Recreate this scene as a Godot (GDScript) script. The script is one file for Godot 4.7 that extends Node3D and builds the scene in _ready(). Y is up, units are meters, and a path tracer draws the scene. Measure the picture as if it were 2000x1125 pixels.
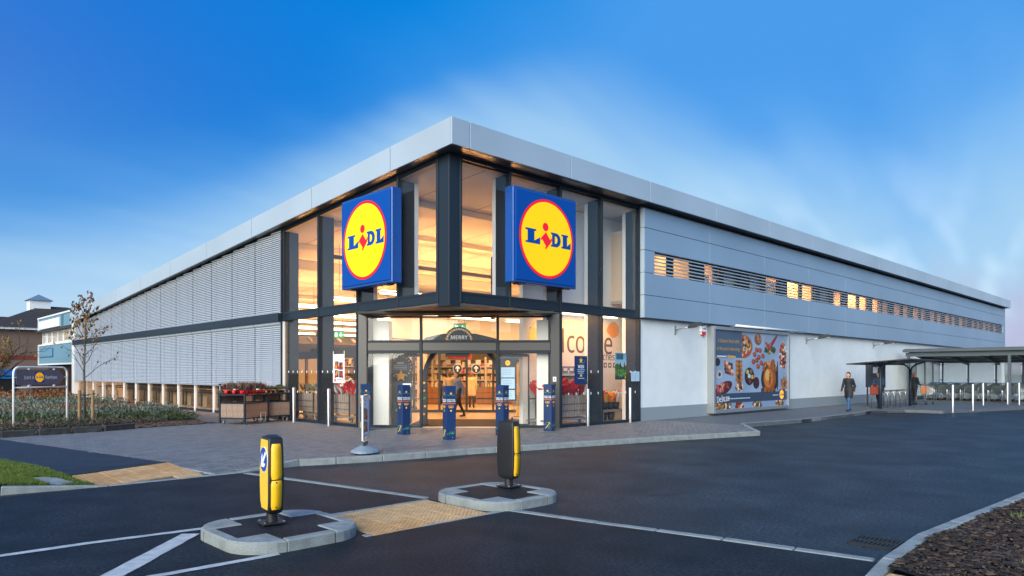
extends Node3D
# A supermarket on a street corner at dusk: x runs along its long wall, -z along its glazed side, y up, metres.

var M = {}            # materials by name
var T = {}            # textures by name
var cache = {}        # meshes shared between alike pieces
var taken = {}        # names in use at top level
var rng = RandomNumberGenerator.new()
var store: Node3D
var CT: Transform3D   # frame of the slanted entrance front: x along it, z outwards
var LT: Transform3D   # frame of the glazed side: x towards the corner, z outwards
const CHAMFER = 5.989

# ---------------------------------------------------------------- shapes
func S(smooth = false):
	var st = SurfaceTool.new()
	st.begin(Mesh.PRIMITIVE_TRIANGLES)
	st.set_smooth_group(0 if smooth else 4294967295)
	return st

func ftri(st, a, b, c, n):
	if (a - c).cross(a - b).dot(n) < 0.0:
		st.add_vertex(a); st.add_vertex(c); st.add_vertex(b)
	else:
		st.add_vertex(a); st.add_vertex(b); st.add_vertex(c)

func fquad(st, a, b, c, d, n):
	ftri(st, a, b, c, n)
	ftri(st, a, c, d, n)

func box(st, c, s, B = Basis.IDENTITY, bev = 0.0):
	var h = s * 0.5
	bev = min(bev, 0.45 * min(s.x, min(s.y, s.z)))
	if bev <= 0.0:
		for ax in 3:
			var u = (ax + 1) % 3
			var w = (ax + 2) % 3
			for sg in [-1.0, 1.0]:
				var n = Vector3.ZERO; n[ax] = sg
				var q = []
				for k in [[-1, -1], [1, -1], [1, 1], [-1, 1]]:
					var p = Vector3.ZERO
					p[ax] = sg * h[ax]; p[u] = k[0] * h[u]; p[w] = k[1] * h[w]
					q.append(c + B * p)
				fquad(st, q[0], q[1], q[2], q[3], B * n)
		return
	var pt = func(sg, ax):
		var p = Vector3(sg.x * (h.x - bev), sg.y * (h.y - bev), sg.z * (h.z - bev))
		p[ax] = sg[ax] * h[ax]
		return c + B * p
	for ax in 3:
		var u = (ax + 1) % 3
		var w = (ax + 2) % 3
		for sg in [-1.0, 1.0]:
			var n = Vector3.ZERO; n[ax] = sg
			var q = []
			for k in [[-1, -1], [1, -1], [1, 1], [-1, 1]]:
				var g = Vector3.ZERO
				g[ax] = sg; g[u] = k[0]; g[w] = k[1]
				q.append(pt.call(g, ax))
			fquad(st, q[0], q[1], q[2], q[3], B * n)
		for su in [-1.0, 1.0]:
			for sw in [-1.0, 1.0]:
				var g0 = Vector3.ZERO; g0[ax] = -1.0; g0[u] = su; g0[w] = sw
				var g1 = g0; g1[ax] = 1.0
				var n = Vector3.ZERO; n[u] = su; n[w] = sw
				fquad(st, pt.call(g0, u), pt.call(g1, u), pt.call(g1, w), pt.call(g0, w), B * n)
	for sx in [-1.0, 1.0]:
		for sy in [-1.0, 1.0]:
			for sz in [-1.0, 1.0]:
				var g = Vector3(sx, sy, sz)
				ftri(st, pt.call(g, 0), pt.call(g, 1), pt.call(g, 2), B * g)

func box_mesh(s, bev = 0.0):
	var key = "b%.4f,%.4f,%.4f,%.4f" % [s.x, s.y, s.z, bev]
	if not cache.has(key):
		var st = S()
		box(st, Vector3.ZERO, s, Basis.IDENTITY, bev)
		st.generate_normals()
		cache[key] = st.commit()
	return cache[key]

func tube(st, pts, r, sides = 8, caps = true):
	var n = pts.size()
	var rad = func(i): return r[i] if r is Array else r
	var rings = []
	var up = Vector3.UP
	for i in n:
		var d = (pts[min(i + 1, n - 1)] - pts[max(i - 1, 0)]).normalized()
		if i == 0:
			up = Vector3.UP if abs(d.y) < 0.9 else Vector3.RIGHT
		var a = d.cross(up).normalized()
		up = a.cross(d).normalized()
		var ring = []
		for k in sides:
			var t = TAU * k / sides
			ring.append(pts[i] + (a * cos(t) + up * sin(t)) * rad.call(i))
		rings.append(ring)
	for i in n - 1:
		var m = (pts[i] + pts[i + 1]) * 0.5
		for k in sides:
			var k2 = (k + 1) % sides
			var nn = (rings[i][k] + rings[i + 1][k2]) * 0.5 - m
			fquad(st, rings[i][k], rings[i][k2], rings[i + 1][k2], rings[i + 1][k], nn)
	if caps:
		for k in sides:
			var k2 = (k + 1) % sides
			ftri(st, pts[0], rings[0][k], rings[0][k2], pts[0] - pts[1])
			ftri(st, pts[n - 1], rings[n - 1][k], rings[n - 1][k2], pts[n - 1] - pts[n - 2])

func lathe(st, prof, sides = 16, at = Vector3.ZERO):
	for i in prof.size() - 1:
		var a = prof[i]; var b = prof[i + 1]
		for k in sides:
			var t0 = TAU * k / sides; var t1 = TAU * (k + 1) / sides
			var p = func(q, t): return at + Vector3(cos(t) * q.x, q.y, sin(t) * q.x)
			var out = Vector2(b.y - a.y, a.x - b.x)
			var tm = (t0 + t1) * 0.5
			var nn = Vector3(cos(tm) * out.x, out.y, sin(tm) * out.x)
			if a.x > 1e-5:
				ftri(st, p.call(a, t0), p.call(a, t1), p.call(b, t1), nn)
			if b.x > 1e-5:
				ftri(st, p.call(a, t0), p.call(b, t1), p.call(b, t0), nn)

func ball(st, c, r, sides = 10, rows = 6):
	var P = func(i, k):
		var e = PI * i / rows - PI / 2; var t = TAU * k / sides
		return c + Vector3(cos(e) * cos(t) * r.x, sin(e) * r.y, cos(e) * sin(t) * r.z)
	for i in rows:
		for k in sides:
			var a = P.call(i, k); var b = P.call(i, k + 1); var d = P.call(i + 1, k + 1); var e = P.call(i + 1, k)
			var nn = (a + b + d + e) * 0.25 - c
			if i > 0: ftri(st, a, b, d, nn)
			if i < rows - 1: ftri(st, a, d, e, nn)

# a polygon in the local xy plane, from z = z0 to z1
func prism(st, poly, z0, z1, X = Transform3D()):
	var pts = PackedVector2Array(poly)
	if Geometry2D.is_polygon_clockwise(pts): pts.reverse()
	var tri = Geometry2D.triangulate_polygon(pts)
	for z in ([z0, z1] if z1 > z0 else [z0]):
		var n = X.basis * Vector3(0, 0, 1 if z == z1 else -1)
		for i in range(0, tri.size(), 3):
			ftri(st, X * Vector3(pts[tri[i]].x, pts[tri[i]].y, z), X * Vector3(pts[tri[i + 1]].x, pts[tri[i + 1]].y, z), X * Vector3(pts[tri[i + 2]].x, pts[tri[i + 2]].y, z), n)
	if z1 > z0:
		for i in pts.size():
			var a = pts[i]; var b = pts[(i + 1) % pts.size()]
			var e = b - a
			fquad(st, X * Vector3(a.x, a.y, z0), X * Vector3(b.x, b.y, z0), X * Vector3(b.x, b.y, z1), X * Vector3(a.x, a.y, z1), X.basis * Vector3(e.y, -e.x, 0))

# a polygon given as (x, z) seen from above, from y0 to y1
func slab(st, poly, y0, y1):
	var X = Transform3D(Basis(Vector3(1, 0, 0), Vector3(0, 0, 1), Vector3(0, 1, 0)), Vector3.ZERO)
	prism(st, poly, y0, y1, X)

func circle(r, n = 32, c = Vector2.ZERO, a0 = 0.0, a1 = TAU):
	var out = []
	var m = n if abs(a1 - a0 - TAU) < 1e-4 else n + 1
	for i in m: out.append(c + Vector2(cos(a0 + (a1 - a0) * i / n), sin(a0 + (a1 - a0) * i / n)) * r)
	return out

func rounded(w, h, r, n = 4):
	var out = []
	for q in [[1, 1, 0], [-1, 1, 1], [-1, -1, 2], [1, -1, 3]]:
		var c = Vector2(q[0] * (w / 2 - r), q[1] * (h / 2 - r))
		for i in n + 1:
			var t = (q[2] + float(i) / n) * PI / 2
			out.append(c + Vector2(cos(t), sin(t)) * r)
	return out

func star(r, q = 0.42, n = 5, c = Vector2.ZERO):
	var out = []
	for i in n * 2:
		var t = PI / 2 + PI * i / n
		out.append(c + Vector2(cos(t), sin(t)) * (r if i % 2 == 0 else r * q))
	return out

# ---------------------------------------------------------------- nodes
func mi(called, st, mat, parent = self, X = Transform3D()):
	var o = MeshInstance3D.new()
	o.name = called if parent != self else numbered(called)
	if st is SurfaceTool:
		st.generate_normals()
		o.mesh = st.commit()
	else:
		o.mesh = st
	o.material_override = M[mat] if mat is String else mat
	o.transform = X
	parent.add_child(o, true)
	return o

func bx(called, a, b, mat, parent = self, bev = 0.0, X = Transform3D()):
	return mi(called, box_mesh((b - a).abs(), bev), mat, parent, X * Transform3D(Basis.IDENTITY, (a + b) * 0.5))

func numbered(called):
	if not taken.has(called):
		taken[called] = 0
		return called
	taken[called] += 1
	return "%s_%03d" % [called, taken[called]]

func thing(called, label, category, at = Vector3.ZERO, yaw = 0.0, group = ""):
	var o = Node3D.new()
	o.name = numbered(called)
	o.position = at
	o.rotation.y = yaw
	add_child(o)
	o.set_meta("base", called)
	tag(o, label, category, group)
	return o

func tag(o, label, category, group = ""):
	if label: o.set_meta("label", label)
	if category: o.set_meta("category", category)
	if group: o.set_meta("group", group)
	return o

func kind(o, k):
	o.set_meta("kind", k)
	return o

func dup(root, at, yaw, label, group = ""):
	var r = root.duplicate()
	r.name = numbered(root.get_meta("base"))
	r.remove_meta("base")
	add_child(r)
	r.position = at
	r.rotation.y = yaw
	r.set_meta("label", label)
	if group: r.set_meta("group", group)
	return r

func multi(called, mesh, mat, places, colors, parent = self):
	var mm = MultiMesh.new()
	mm.transform_format = MultiMesh.TRANSFORM_3D
	mm.use_colors = colors.size() > 0
	mm.mesh = mesh
	mm.instance_count = places.size()
	for i in places.size():
		mm.set_instance_transform(i, places[i])
		if colors.size(): mm.set_instance_color(i, colors[i])
	var o = MultiMeshInstance3D.new()
	o.name = called if parent != self else numbered(called)
	o.multimesh = mm
	o.material_override = M[mat] if mat is String else mat
	parent.add_child(o, true)
	return kind(o, "stuff")

func letters(called, text, h, mat, parent, X, face = "Droid Sans", depth = 0.004, bold = false):
	var key = "t" + text + face + str(h) + str(depth) + str(bold)
	if not cache.has(key):
		var f = SystemFont.new()
		f.font_names = PackedStringArray([face])
		if bold: f.font_weight = 700
		var t = TextMesh.new()
		t.text = text
		t.font = f
		t.font_size = 32
		t.pixel_size = h / 32.0
		t.depth = depth
		cache[key] = t
	var o = mi(called, cache[key], mat, parent, X)
	return o

# ---------------------------------------------------------------- colours, textures, materials
func lin(r, g, b):
	return Color(r, g, b).linear_to_srgb()

func noise_tex(called, freq, lo, hi, seed_ = 1, size = 512, octaves = 4, kind_ = FastNoiseLite.TYPE_SIMPLEX_SMOOTH):
	var n = FastNoiseLite.new()
	n.noise_type = kind_
	n.seed = seed_
	n.frequency = freq
	n.fractal_octaves = octaves
	var t = NoiseTexture2D.new()
	t.width = size; t.height = size
	t.seamless = true
	t.noise = n
	var g = Gradient.new()
	g.set_color(0, Color(lo, lo, lo)); g.set_color(1, Color(hi, hi, hi))
	t.color_ramp = g
	T[called] = t
	return t

func mat(called, c, rough = 0.6, metal = 0.0, o = {}):
	var m = StandardMaterial3D.new()
	m.resource_name = called
	m.albedo_color = lin(c[0], c[1], c[2])
	m.roughness = rough
	m.metallic = metal
	if o.has("tex"):
		m.albedo_texture = T[o.tex]
		m.uv1_triplanar = true
		m.uv1_world_triplanar = not o.get("local", false)
		m.uv1_scale = Vector3.ONE * o.get("scale", 1.0) if not o.get("scale", 1.0) is Vector3 else o.scale
	if o.has("bump"):
		m.heightmap_enabled = true
		m.heightmap_texture = T[o.bump]
		m.heightmap_scale = o.get("bump_scale", 0.2)
		m.uv1_triplanar = true
		m.uv1_world_triplanar = not o.get("local", false)
		if not o.has("tex"): m.uv1_scale = Vector3.ONE * o.get("scale", 1.0) if not o.get("scale", 1.0) is Vector3 else o.scale
	if o.has("detail"):
		m.detail_enabled = true
		m.detail_albedo = T[o.detail]
		m.detail_blend_mode = BaseMaterial3D.BLEND_MODE_MUL
		m.detail_uv_layer = BaseMaterial3D.DETAIL_UV_2
		m.uv2_triplanar = true
		m.uv2_world_triplanar = true
		m.uv2_scale = Vector3.ONE * o.get("detail_scale", 0.2)
	if o.get("vc", false): m.vertex_color_use_as_albedo = true
	if o.has("emit"):
		m.emission_enabled = true
		m.emission = lin(o.emit[0], o.emit[1], o.emit[2])
		m.emission_energy_multiplier = o.get("power", 1.0)
	if o.has("back"):
		m.backlight_enabled = true
		m.backlight = lin(o.back[0], o.back[1], o.back[2])
	if o.has("coat"):
		m.clearcoat_enabled = true
		m.clearcoat = o.coat
		m.clearcoat_roughness = 0.1
	if o.has("alpha"):
		m.transparency = BaseMaterial3D.TRANSPARENCY_ALPHA
		m.albedo_color.a = o.alpha
	M[called] = m
	return m

func image_mat(called, img, rough = 0.45):
	var m = StandardMaterial3D.new()
	m.resource_name = called
	m.albedo_texture = ImageTexture.create_from_image(img)
	m.roughness = rough
	M[called] = m
	return m

func _ready():
	rng.seed = 7
	# ---- camera
	var cam = Camera3D.new()
	cam.name = "camera"
	cam.position = Vector3(-11.13, 1.62, 13.72)
	cam.rotation.y = deg_to_rad(-44.21)
	cam.projection = Camera3D.PROJECTION_FRUSTUM
	cam.near = 0.1
	cam.far = 1500.0
	cam.size = 0.1 * 1125.0 / 1362.0
	cam.frustum_offset = Vector2(0, 0.1 * 165.5 / 1362.0)
	add_child(cam)
	cam.current = true
	# ---- sky, air and exposure
	var env = Environment.new()
	env.background_mode = Environment.BG_SKY
	var sky = Sky.new()
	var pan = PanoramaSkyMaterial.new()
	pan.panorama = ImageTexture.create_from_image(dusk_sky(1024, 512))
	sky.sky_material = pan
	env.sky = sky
	env.background_energy_multiplier = 1.0
	env.tonemap_mode = Environment.TONE_MAPPER_LINEAR
	env.tonemap_exposure = 1.0
	env.sdfgi_enabled = true
	env.ssao_enabled = true
	env.ssil_enabled = true
	var we = WorldEnvironment.new()
	we.name = "world"
	we.environment = env
	add_child(we)
	# ---- the afterglow of the sun that has just set, wide and soft
	var sun = DirectionalLight3D.new()
	sun.name = "sunset_glow"
	sun.light_color = Color(1.0, 0.99, 0.92)
	sun.light_energy = 1.6
	sun.light_angular_distance = 50.0
	sun.shadow_enabled = true
	sun.look_at_from_position(Vector3(-9.0, 4.4, 3.9), Vector3.ZERO)
	add_child(sun)
	CT = Transform3D(Basis(Vector3(0.7012, 0, 0.7129), Vector3.UP, Vector3(-0.7129, 0, 0.7012)), Vector3(0, 0, -4.27))
	LT = Transform3D(Basis(Vector3(0, 0, 1), Vector3.UP, Vector3(-1, 0, 0)), Vector3.ZERO)
	textures_and_materials()
	ground()
	store_shell()
	store_glazing()
	entrance()
	store_inside()
	signs()
	street_furniture()
	planting()
	neighbours()
	people()

func dusk_sky(w, h):
	var n1 = FastNoiseLite.new()
	n1.seed = 11; n1.frequency = 1.0; n1.fractal_octaves = 4
	var n2 = FastNoiseLite.new()
	n2.seed = 23; n2.frequency = 1.0; n2.fractal_octaves = 3
	var deep = Vector3(0.0, 0.165, 0.66)
	var deep_low = Vector3(0.006, 0.34, 0.80)
	var veil_top = Vector3(0.07, 0.335, 0.84)
	var veil_mid = Vector3(0.20, 0.50, 0.92)
	var pale = Vector3(0.42, 0.67, 0.90)
	var pale_low = Vector3(0.40, 0.58, 0.82)
	var lavender = Vector3(0.52, 0.50, 0.70)
	var warm = Vector3(1.15, 1.12, 1.06)
	var data = PackedFloat32Array()
	data.resize(w * h * 3)
	var i = 0
	for y in h:
		var el = PI / 2 - PI * (y + 0.5) / h
		var eld = rad_to_deg(el)
		var ce = cos(el); var se = sin(el)
		for x in w:
			var phi = (x + 0.5) / w * TAU
			var az = phi - deg_to_rad(44.2)
			var c: Vector3
			if eld < -1.0:
				c = Vector3(0.16, 0.19, 0.24)
			else:
				# thin cloud drawn out along one direction of the wind, on a layer overhead
				var k = 1.0 / (max(se, 0.0) + 0.16)
				var u = cos(az) * ce * k; var v = sin(az) * ce * k
				var uu = u * 0.80 + v * 0.60; var vv = -u * 0.60 + v * 0.80
				var f1 = n1.get_noise_2d(uu * 0.28, vv * 1.25)
				var f2 = n2.get_noise_2d(uu * 0.75 + 9.0, vv * 4.2)
				var cs = cos(az - deg_to_rad(100.0))
				var edge = -0.72 + 0.0267 * (eld - 10.0)
				var veil = smoothstep(edge - 0.10, edge + 0.40, cs + f1 * 0.16)
				var low = 1.0 - smoothstep(2.0, 22.0, eld)
				var blue = deep.lerp(Vector3(0.0, 0.25, 0.76), smoothstep(-0.80, -0.10, cs)).lerp(deep_low, low)
				var vc = veil_top.lerp(veil_mid, 1.0 - smoothstep(11.0, 27.0, eld + f1 * 9.0))
				c = blue.lerp(vc, veil)
				# a broad pale bank behind the corner of the shop
				var bank = exp(-pow((rad_to_deg(wrapf(az, -PI, PI)) + 3.0) / 17.0, 2.0))
				var hz = 1.0 - smoothstep(1.0 + 2.0 * veil + 13.0 * bank, 11.5 + 8.5 * veil + 10.0 * bank, eld + f1 * 5.0 + f2 * 1.2)
				c = c.lerp(pale, hz)
				c = c.lerp(pale_low, 0.7 * (1.0 - smoothstep(0.0, 7.0, eld)))
				var right = smoothstep(0.15, 0.75, cos(az - deg_to_rad(62.0)))
				c = c.lerp(lavender, 0.75 * right * (1.0 - smoothstep(1.5, 8.5, eld + f2 * 3.0)))
				c += Vector3(0.20, 0.17, 0.11) * clamp(f2 * 1.8 + 0.05, 0.0, 1.0) * veil * smoothstep(-0.1, 0.5, cos(az - deg_to_rad(50.0))) * (1.0 - smoothstep(6.0, 19.0, eld))
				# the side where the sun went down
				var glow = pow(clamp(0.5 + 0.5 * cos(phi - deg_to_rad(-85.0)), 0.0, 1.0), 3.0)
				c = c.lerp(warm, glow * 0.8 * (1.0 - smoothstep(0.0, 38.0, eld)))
			data[i] = c.x; data[i + 1] = c.y; data[i + 2] = c.z
			i += 3
	return Image.create_from_data(w, h, false, Image.FORMAT_RGBF, data.to_byte_array())

func textures_and_materials():
	noise_tex("grain", 0.22, 0.22, 1.0, 3, 512, 3)
	noise_tex("fine", 0.08, 0.78, 1.0, 4, 512, 4)
	noise_tex("blotch", 0.012, 0.60, 1.0, 5, 512, 4)
	noise_tex("coarse", 0.07, 0.30, 1.0, 13, 512, 5)
	noise_tex("stain", 0.012, 0.80, 1.0, 14, 512, 4)
	noise_tex("drip", 0.02, 0.97, 1.0, 31, 512, 5)
	noise_tex("soft", 0.01, 0.93, 1.0, 6, 256, 3)
	noise_tex("cell", 0.12, 0.35, 1.0, 8, 512, 2, FastNoiseLite.TYPE_CELLULAR)
	noise_tex("wood", 0.03, 0.62, 1.0, 9, 256, 5)
	noise_tex("streak", 0.05, 0.90, 1.0, 10, 256, 3)
	mat("asphalt", [0.098, 0.126, 0.152], 0.58, 0.0, {"tex": "coarse", "scale": 0.5, "bump": "grain", "bump_scale": 0.5, "detail": "blotch", "detail_scale": 0.11}).metallic_specular = 0.4  # base colour raised to stand in for sky sheen on the far road
	mat("asphalt_new", [0.055, 0.070, 0.086], 0.65, 0.0, {"tex": "coarse", "scale": 0.55, "bump": "grain", "bump_scale": 0.5, "detail": "blotch", "detail_scale": 0.17}).metallic_specular = 0.35
	mat("asphalt_path", [0.060, 0.076, 0.092], 0.6, 0.0, {"tex": "coarse", "scale": 0.8, "detail": "blotch", "detail_scale": 0.3})
	mat("earth", [0.05, 0.045, 0.04], 0.95, 0.0, {"tex": "blotch", "scale": 0.1})
	mat("bedding", [0.07, 0.07, 0.075], 0.9, 0.0, {"tex": "grain", "scale": 2.0})
	mat("far_paving", [0.165, 0.18, 0.205], 0.65, 0.0, {"tex": "fine", "scale": 1.3, "detail": "stain", "detail_scale": 0.5})
	mat("paver", [1.0, 1.0, 1.0], 0.6, 0.0, {"tex": "fine", "scale": 1.6, "vc": true})
	mat("concrete", [0.37, 0.41, 0.42], 0.8, 0.0, {"tex": "fine", "scale": 1.2, "bump": "fine", "bump_scale": 0.2, "detail": "stain", "detail_scale": 0.6})
	mat("concrete_dark", [0.10, 0.11, 0.11], 0.85, 0.0, {"tex": "fine", "scale": 1.0, "detail": "blotch", "detail_scale": 0.7})
	mat("paint_white", [0.74, 0.77, 0.78], 0.6, 0.0, {"tex": "fine", "scale": 1.5, "detail": "stain", "detail_scale": 0.8})
	mat("buff", [0.84, 0.52, 0.25], 0.8, 0.0, {"tex": "fine", "scale": 1.5, "detail": "stain", "detail_scale": 0.8})
	mat("buff_dark", [0.78, 0.44, 0.18], 0.8, 0.0, {"tex": "fine", "scale": 1.5, "detail": "stain", "detail_scale": 0.8})
	mat("iron", [0.035, 0.035, 0.037], 0.55, 0.6)
	mat("soil_green", [0.035, 0.06, 0.018], 0.95, 0.0, {"tex": "blotch", "scale": 0.5})
	mat("leafy", [1, 1, 1], 0.65, 0.0, {"vc": true, "back": [0.25, 0.25, 0.2]})
	mat("chip", [1, 1, 1], 0.85, 0.0, {"vc": true})
	mat("bark_bed", [0.030, 0.022, 0.018], 0.95, 0.0, {"tex": "cell", "scale": 2.0, "bump": "cell", "bump_scale": 2.0})
	# building
	mat("silver", [0.46, 0.55, 0.64], 0.4, 0.20, {"tex": "soft", "scale": 0.07})
	mat("cladding", [0.31, 0.43, 0.56], 0.42, 0.30, {"tex": "soft", "scale": 0.07})
	mat("joint", [0.02, 0.022, 0.025], 0.8)
	mat("slate", [0.016, 0.026, 0.040], 0.38, 0.0).metallic_specular = 0.35
	mat("slate_warm", [0.07, 0.065, 0.066], 0.35, 0.2)
	mat("soffit", [0.20, 0.185, 0.17], 0.32, 0.75)
	mat("render", [0.82, 0.85, 0.86], 0.85, 0.0, {"tex": "soft", "scale": 0.1, "bump": "grain", "bump_scale": 0.15, "detail": "drip", "detail_scale": 0.16})
	mat("plinth", [0.33, 0.38, 0.42], 0.8, 0.0, {"tex": "fine", "scale": 1.0})
	mat("slat", [0.48, 0.53, 0.60], 0.42, 0.25)
	mat("white_frame", [0.78, 0.79, 0.80], 0.4)
	mat("aluminium", [0.62, 0.64, 0.66], 0.3, 0.8)
	mat("steel", [0.50, 0.50, 0.52], 0.30, 0.95, {"bump": "streak", "bump_scale": 0.05, "scale": 2.0})
	mat("galvanised", [0.52, 0.55, 0.57], 0.42, 0.7, {"tex": "fine", "scale": 4.0})
	mat("roofing", [0.25, 0.26, 0.27], 0.9)
	var g = mat("glass", [0.9, 0.97, 0.96], 0.02, 0.0, {"alpha": 0.006})
	g.metallic_specular = 0.36
	mat("glass_frost", [0.75, 0.88, 0.90], 0.2, 0.0, {"alpha": 0.38})
	mat("black_plastic", [0.014, 0.015, 0.017], 0.42, 0.0, {"bump": "fine", "bump_scale": 0.03, "scale": 3.0})
	mat("black", [0.012, 0.012, 0.013], 0.6)
	mat("dark_grey", [0.03, 0.033, 0.038], 0.5)
	mat("grey_plastic", [0.22, 0.27, 0.33], 0.5)
	mat("shelter_steel", [0.075, 0.095, 0.11], 0.4, 0.2)
	mat("yellow_panel", [0.98, 0.52, 0.008], 0.38, 0.0, {"tex": "soft", "scale": 3.0})
	mat("yellow_film", [0.95, 0.60, 0.06], 0.34, 0.0, {"tex": "soft", "scale": 3.0})
	mat("sign_blue", [0.002, 0.060, 0.30], 0.5, 0.0, {"emit": [0.0, 0.055, 0.30], "power": 0.22}).metallic_specular = 0.25
	mat("sign_blue_case", [0.003, 0.07, 0.34], 0.3)
	mat("sign_yellow", [0.95, 0.58, 0.006], 0.5, 0.0, {"emit": [0.95, 0.56, 0.006], "power": 0.40}).metallic_specular = 0.25
	mat("sign_red", [0.78, 0.012, 0.035], 0.5, 0.0, {"emit": [0.8, 0.012, 0.03], "power": 0.4}).metallic_specular = 0.25
	mat("road_blue", [0.01, 0.07, 0.42], 0.35)
	mat("navy", [0.006, 0.030, 0.115], 0.45)
	mat("navy_dark", [0.018, 0.026, 0.045], 0.5)
	mat("gold", [0.85, 0.45, 0.06], 0.5)
	mat("gold_dull", [0.42, 0.27, 0.10], 0.6)
	mat("print_green", [0.03, 0.28, 0.09], 0.5)
	mat("print_white", [0.82, 0.82, 0.84], 0.5)
	mat("print_blue", [0.45, 0.62, 0.78], 0.5)
	mat("taupe", [0.13, 0.13, 0.175], 0.5)
	mat("red", [0.62, 0.02, 0.03], 0.45)
	mat("pot_red", [0.6, 0.012, 0.02], 0.4)
	mat("orange", [0.85, 0.24, 0.02], 0.5)
	mat("lime", [0.35, 0.55, 0.04], 0.5)
	mat("exit_green", [0.01, 0.36, 0.09], 0.4, 0.0, {"emit": [0.01, 0.42, 0.10], "power": 0.6})
	mat("exit_white", [0.9, 0.9, 0.9], 0.4, 0.0, {"emit": [0.9, 0.95, 0.9], "power": 0.8})
	# timber and the inside
	mat("oak_print", [0.42, 0.29, 0.22], 0.6, 0.0, {"tex": "wood", "scale": Vector3(9, 0.7, 9)})
	mat("oak_grey", [0.50, 0.41, 0.35], 0.6, 0.0, {"tex": "wood", "scale": Vector3(9, 0.7, 9)})
	mat("stake", [0.50, 0.30, 0.14], 0.75, 0.0, {"tex": "wood", "scale": Vector3(9, 0.8, 9)})
	mat("fence_wood", [0.125, 0.052, 0.026], 0.8, 0.0, {"tex": "wood", "scale": Vector3(6, 0.6, 6)})
	mat("crate_wood", [0.36, 0.17, 0.06], 0.6, 0.0, {"tex": "wood", "scale": Vector3(1, 6, 1)})
	mat("inside_wall", [0.72, 0.68, 0.62], 0.85)
	mat("white_wall", [0.80, 0.78, 0.73], 0.85)
	mat("office_wall", [0.66, 0.50, 0.34], 0.8)
	mat("ceiling", [0.70, 0.66, 0.60], 0.8, 0.0, {"tex": "soft", "scale": 0.2})
	mat("timber", [0.62, 0.42, 0.24], 0.55, 0.0, {"tex": "wood", "scale": Vector3(0.6, 6, 6)})
	mat("floor_tile", [0.52, 0.42, 0.31], 0.32, 0.0, {"tex": "fine", "scale": 0.6})
	mat("doormat", [0.11, 0.075, 0.05], 0.95, 0.0, {"tex": "grain", "scale": 3.0})
	mat("shelf_metal", [0.60, 0.56, 0.50], 0.5, 0.2)
	mat("shelf_dark", [0.05, 0.04, 0.035], 0.6)
	mat("goods", [1, 1, 1], 0.5, 0.0, {"vc": true})
	mat("lamp_tube", [0.9, 0.85, 0.75], 0.5, 0.0, {"emit": [1.0, 0.76, 0.45], "power": 9.0})
	mat("lamp_off", [0.55, 0.60, 0.62], 0.35)
	mat("paper", [0.75, 0.80, 0.86], 0.6)
	mat("screen_green", [0.2, 0.4, 0.05], 0.3, 0.0, {"emit": [0.25, 0.5, 0.05], "power": 0.8})
	mat("lettering", [0.13, 0.095, 0.075], 0.6)
	mat("decal_yellow", [0.90, 0.74, 0.20], 0.6)
	mat("decal_orange", [0.86, 0.36, 0.02], 0.6)
	mat("person", [1, 1, 1], 0.75, 0.0, {"vc": true})
	mat("wire", [0.36, 0.41, 0.44], 0.4, 0.8)
	mat("trolley_blue", [0.03, 0.10, 0.30], 0.45)
	mat("rubber", [0.02, 0.02, 0.02], 0.7)
	# neighbours
	mat("brick", [0.27, 0.175, 0.13], 0.85, 0.0, {"tex": "fine", "scale": 0.5})
	mat("brick_red", [0.22, 0.035, 0.022], 0.85)
	mat("roof_tile", [0.055, 0.045, 0.042], 0.8, 0.0, {"tex": "fine", "scale": 1.0})
	mat("blue_cladding", [0.15, 0.30, 0.40], 0.6, 0.0, {"tex": "streak", "scale": Vector3(3, 0.2, 3)})
	mat("blue_frame", [0.02, 0.12, 0.36], 0.5)
	mat("lead", [0.12, 0.19, 0.28], 0.6)
	mat("curtain", [0.5, 0.45, 0.4], 0.9)
	mat("tarpaulin", [0.01, 0.15, 0.42], 0.5)
	mat("bark", [0.09, 0.07, 0.055], 0.9, 0.0, {"tex": "wood", "scale": 4.0})
	mat("birch", [0.34, 0.30, 0.28], 0.8, 0.0, {"tex": "grain", "scale": 1.0})
	for c in [["grey", [0.20, 0.21, 0.23]], ["skin", [0.5, 0.3, 0.22]]]: mat(c[0], c[1], 0.7)

# ---------------------------------------------------------------- the ground
func py(x, z):   # pavement level: flat, but ramped down to the road at the dropped crossing
	var s = clamp((x + 9.4) / 1.2, 0.0, 1.0) * clamp((-4.9 - x) / 1.2, 0.0, 1.0)
	return -0.115 * s * clamp((z - 0.2) / 1.45, 0.0, 1.0)

func inset(poly, d):
	var pts = PackedVector2Array(poly)
	if Geometry2D.is_polygon_clockwise(pts): pts.reverse()
	var out = []
	var n = pts.size()
	for i in n:
		var a = (pts[i] - pts[(i + n - 1) % n]).normalized()
		var b = (pts[(i + 1) % n] - pts[i]).normalized()
		var na = Vector2(-a.y, a.x); var nb = Vector2(-b.y, b.x)
		var m = (na + nb).normalized()
		out.append(pts[i] + m * d / max(0.4, m.dot(na)))
	return [pts, out]

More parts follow.
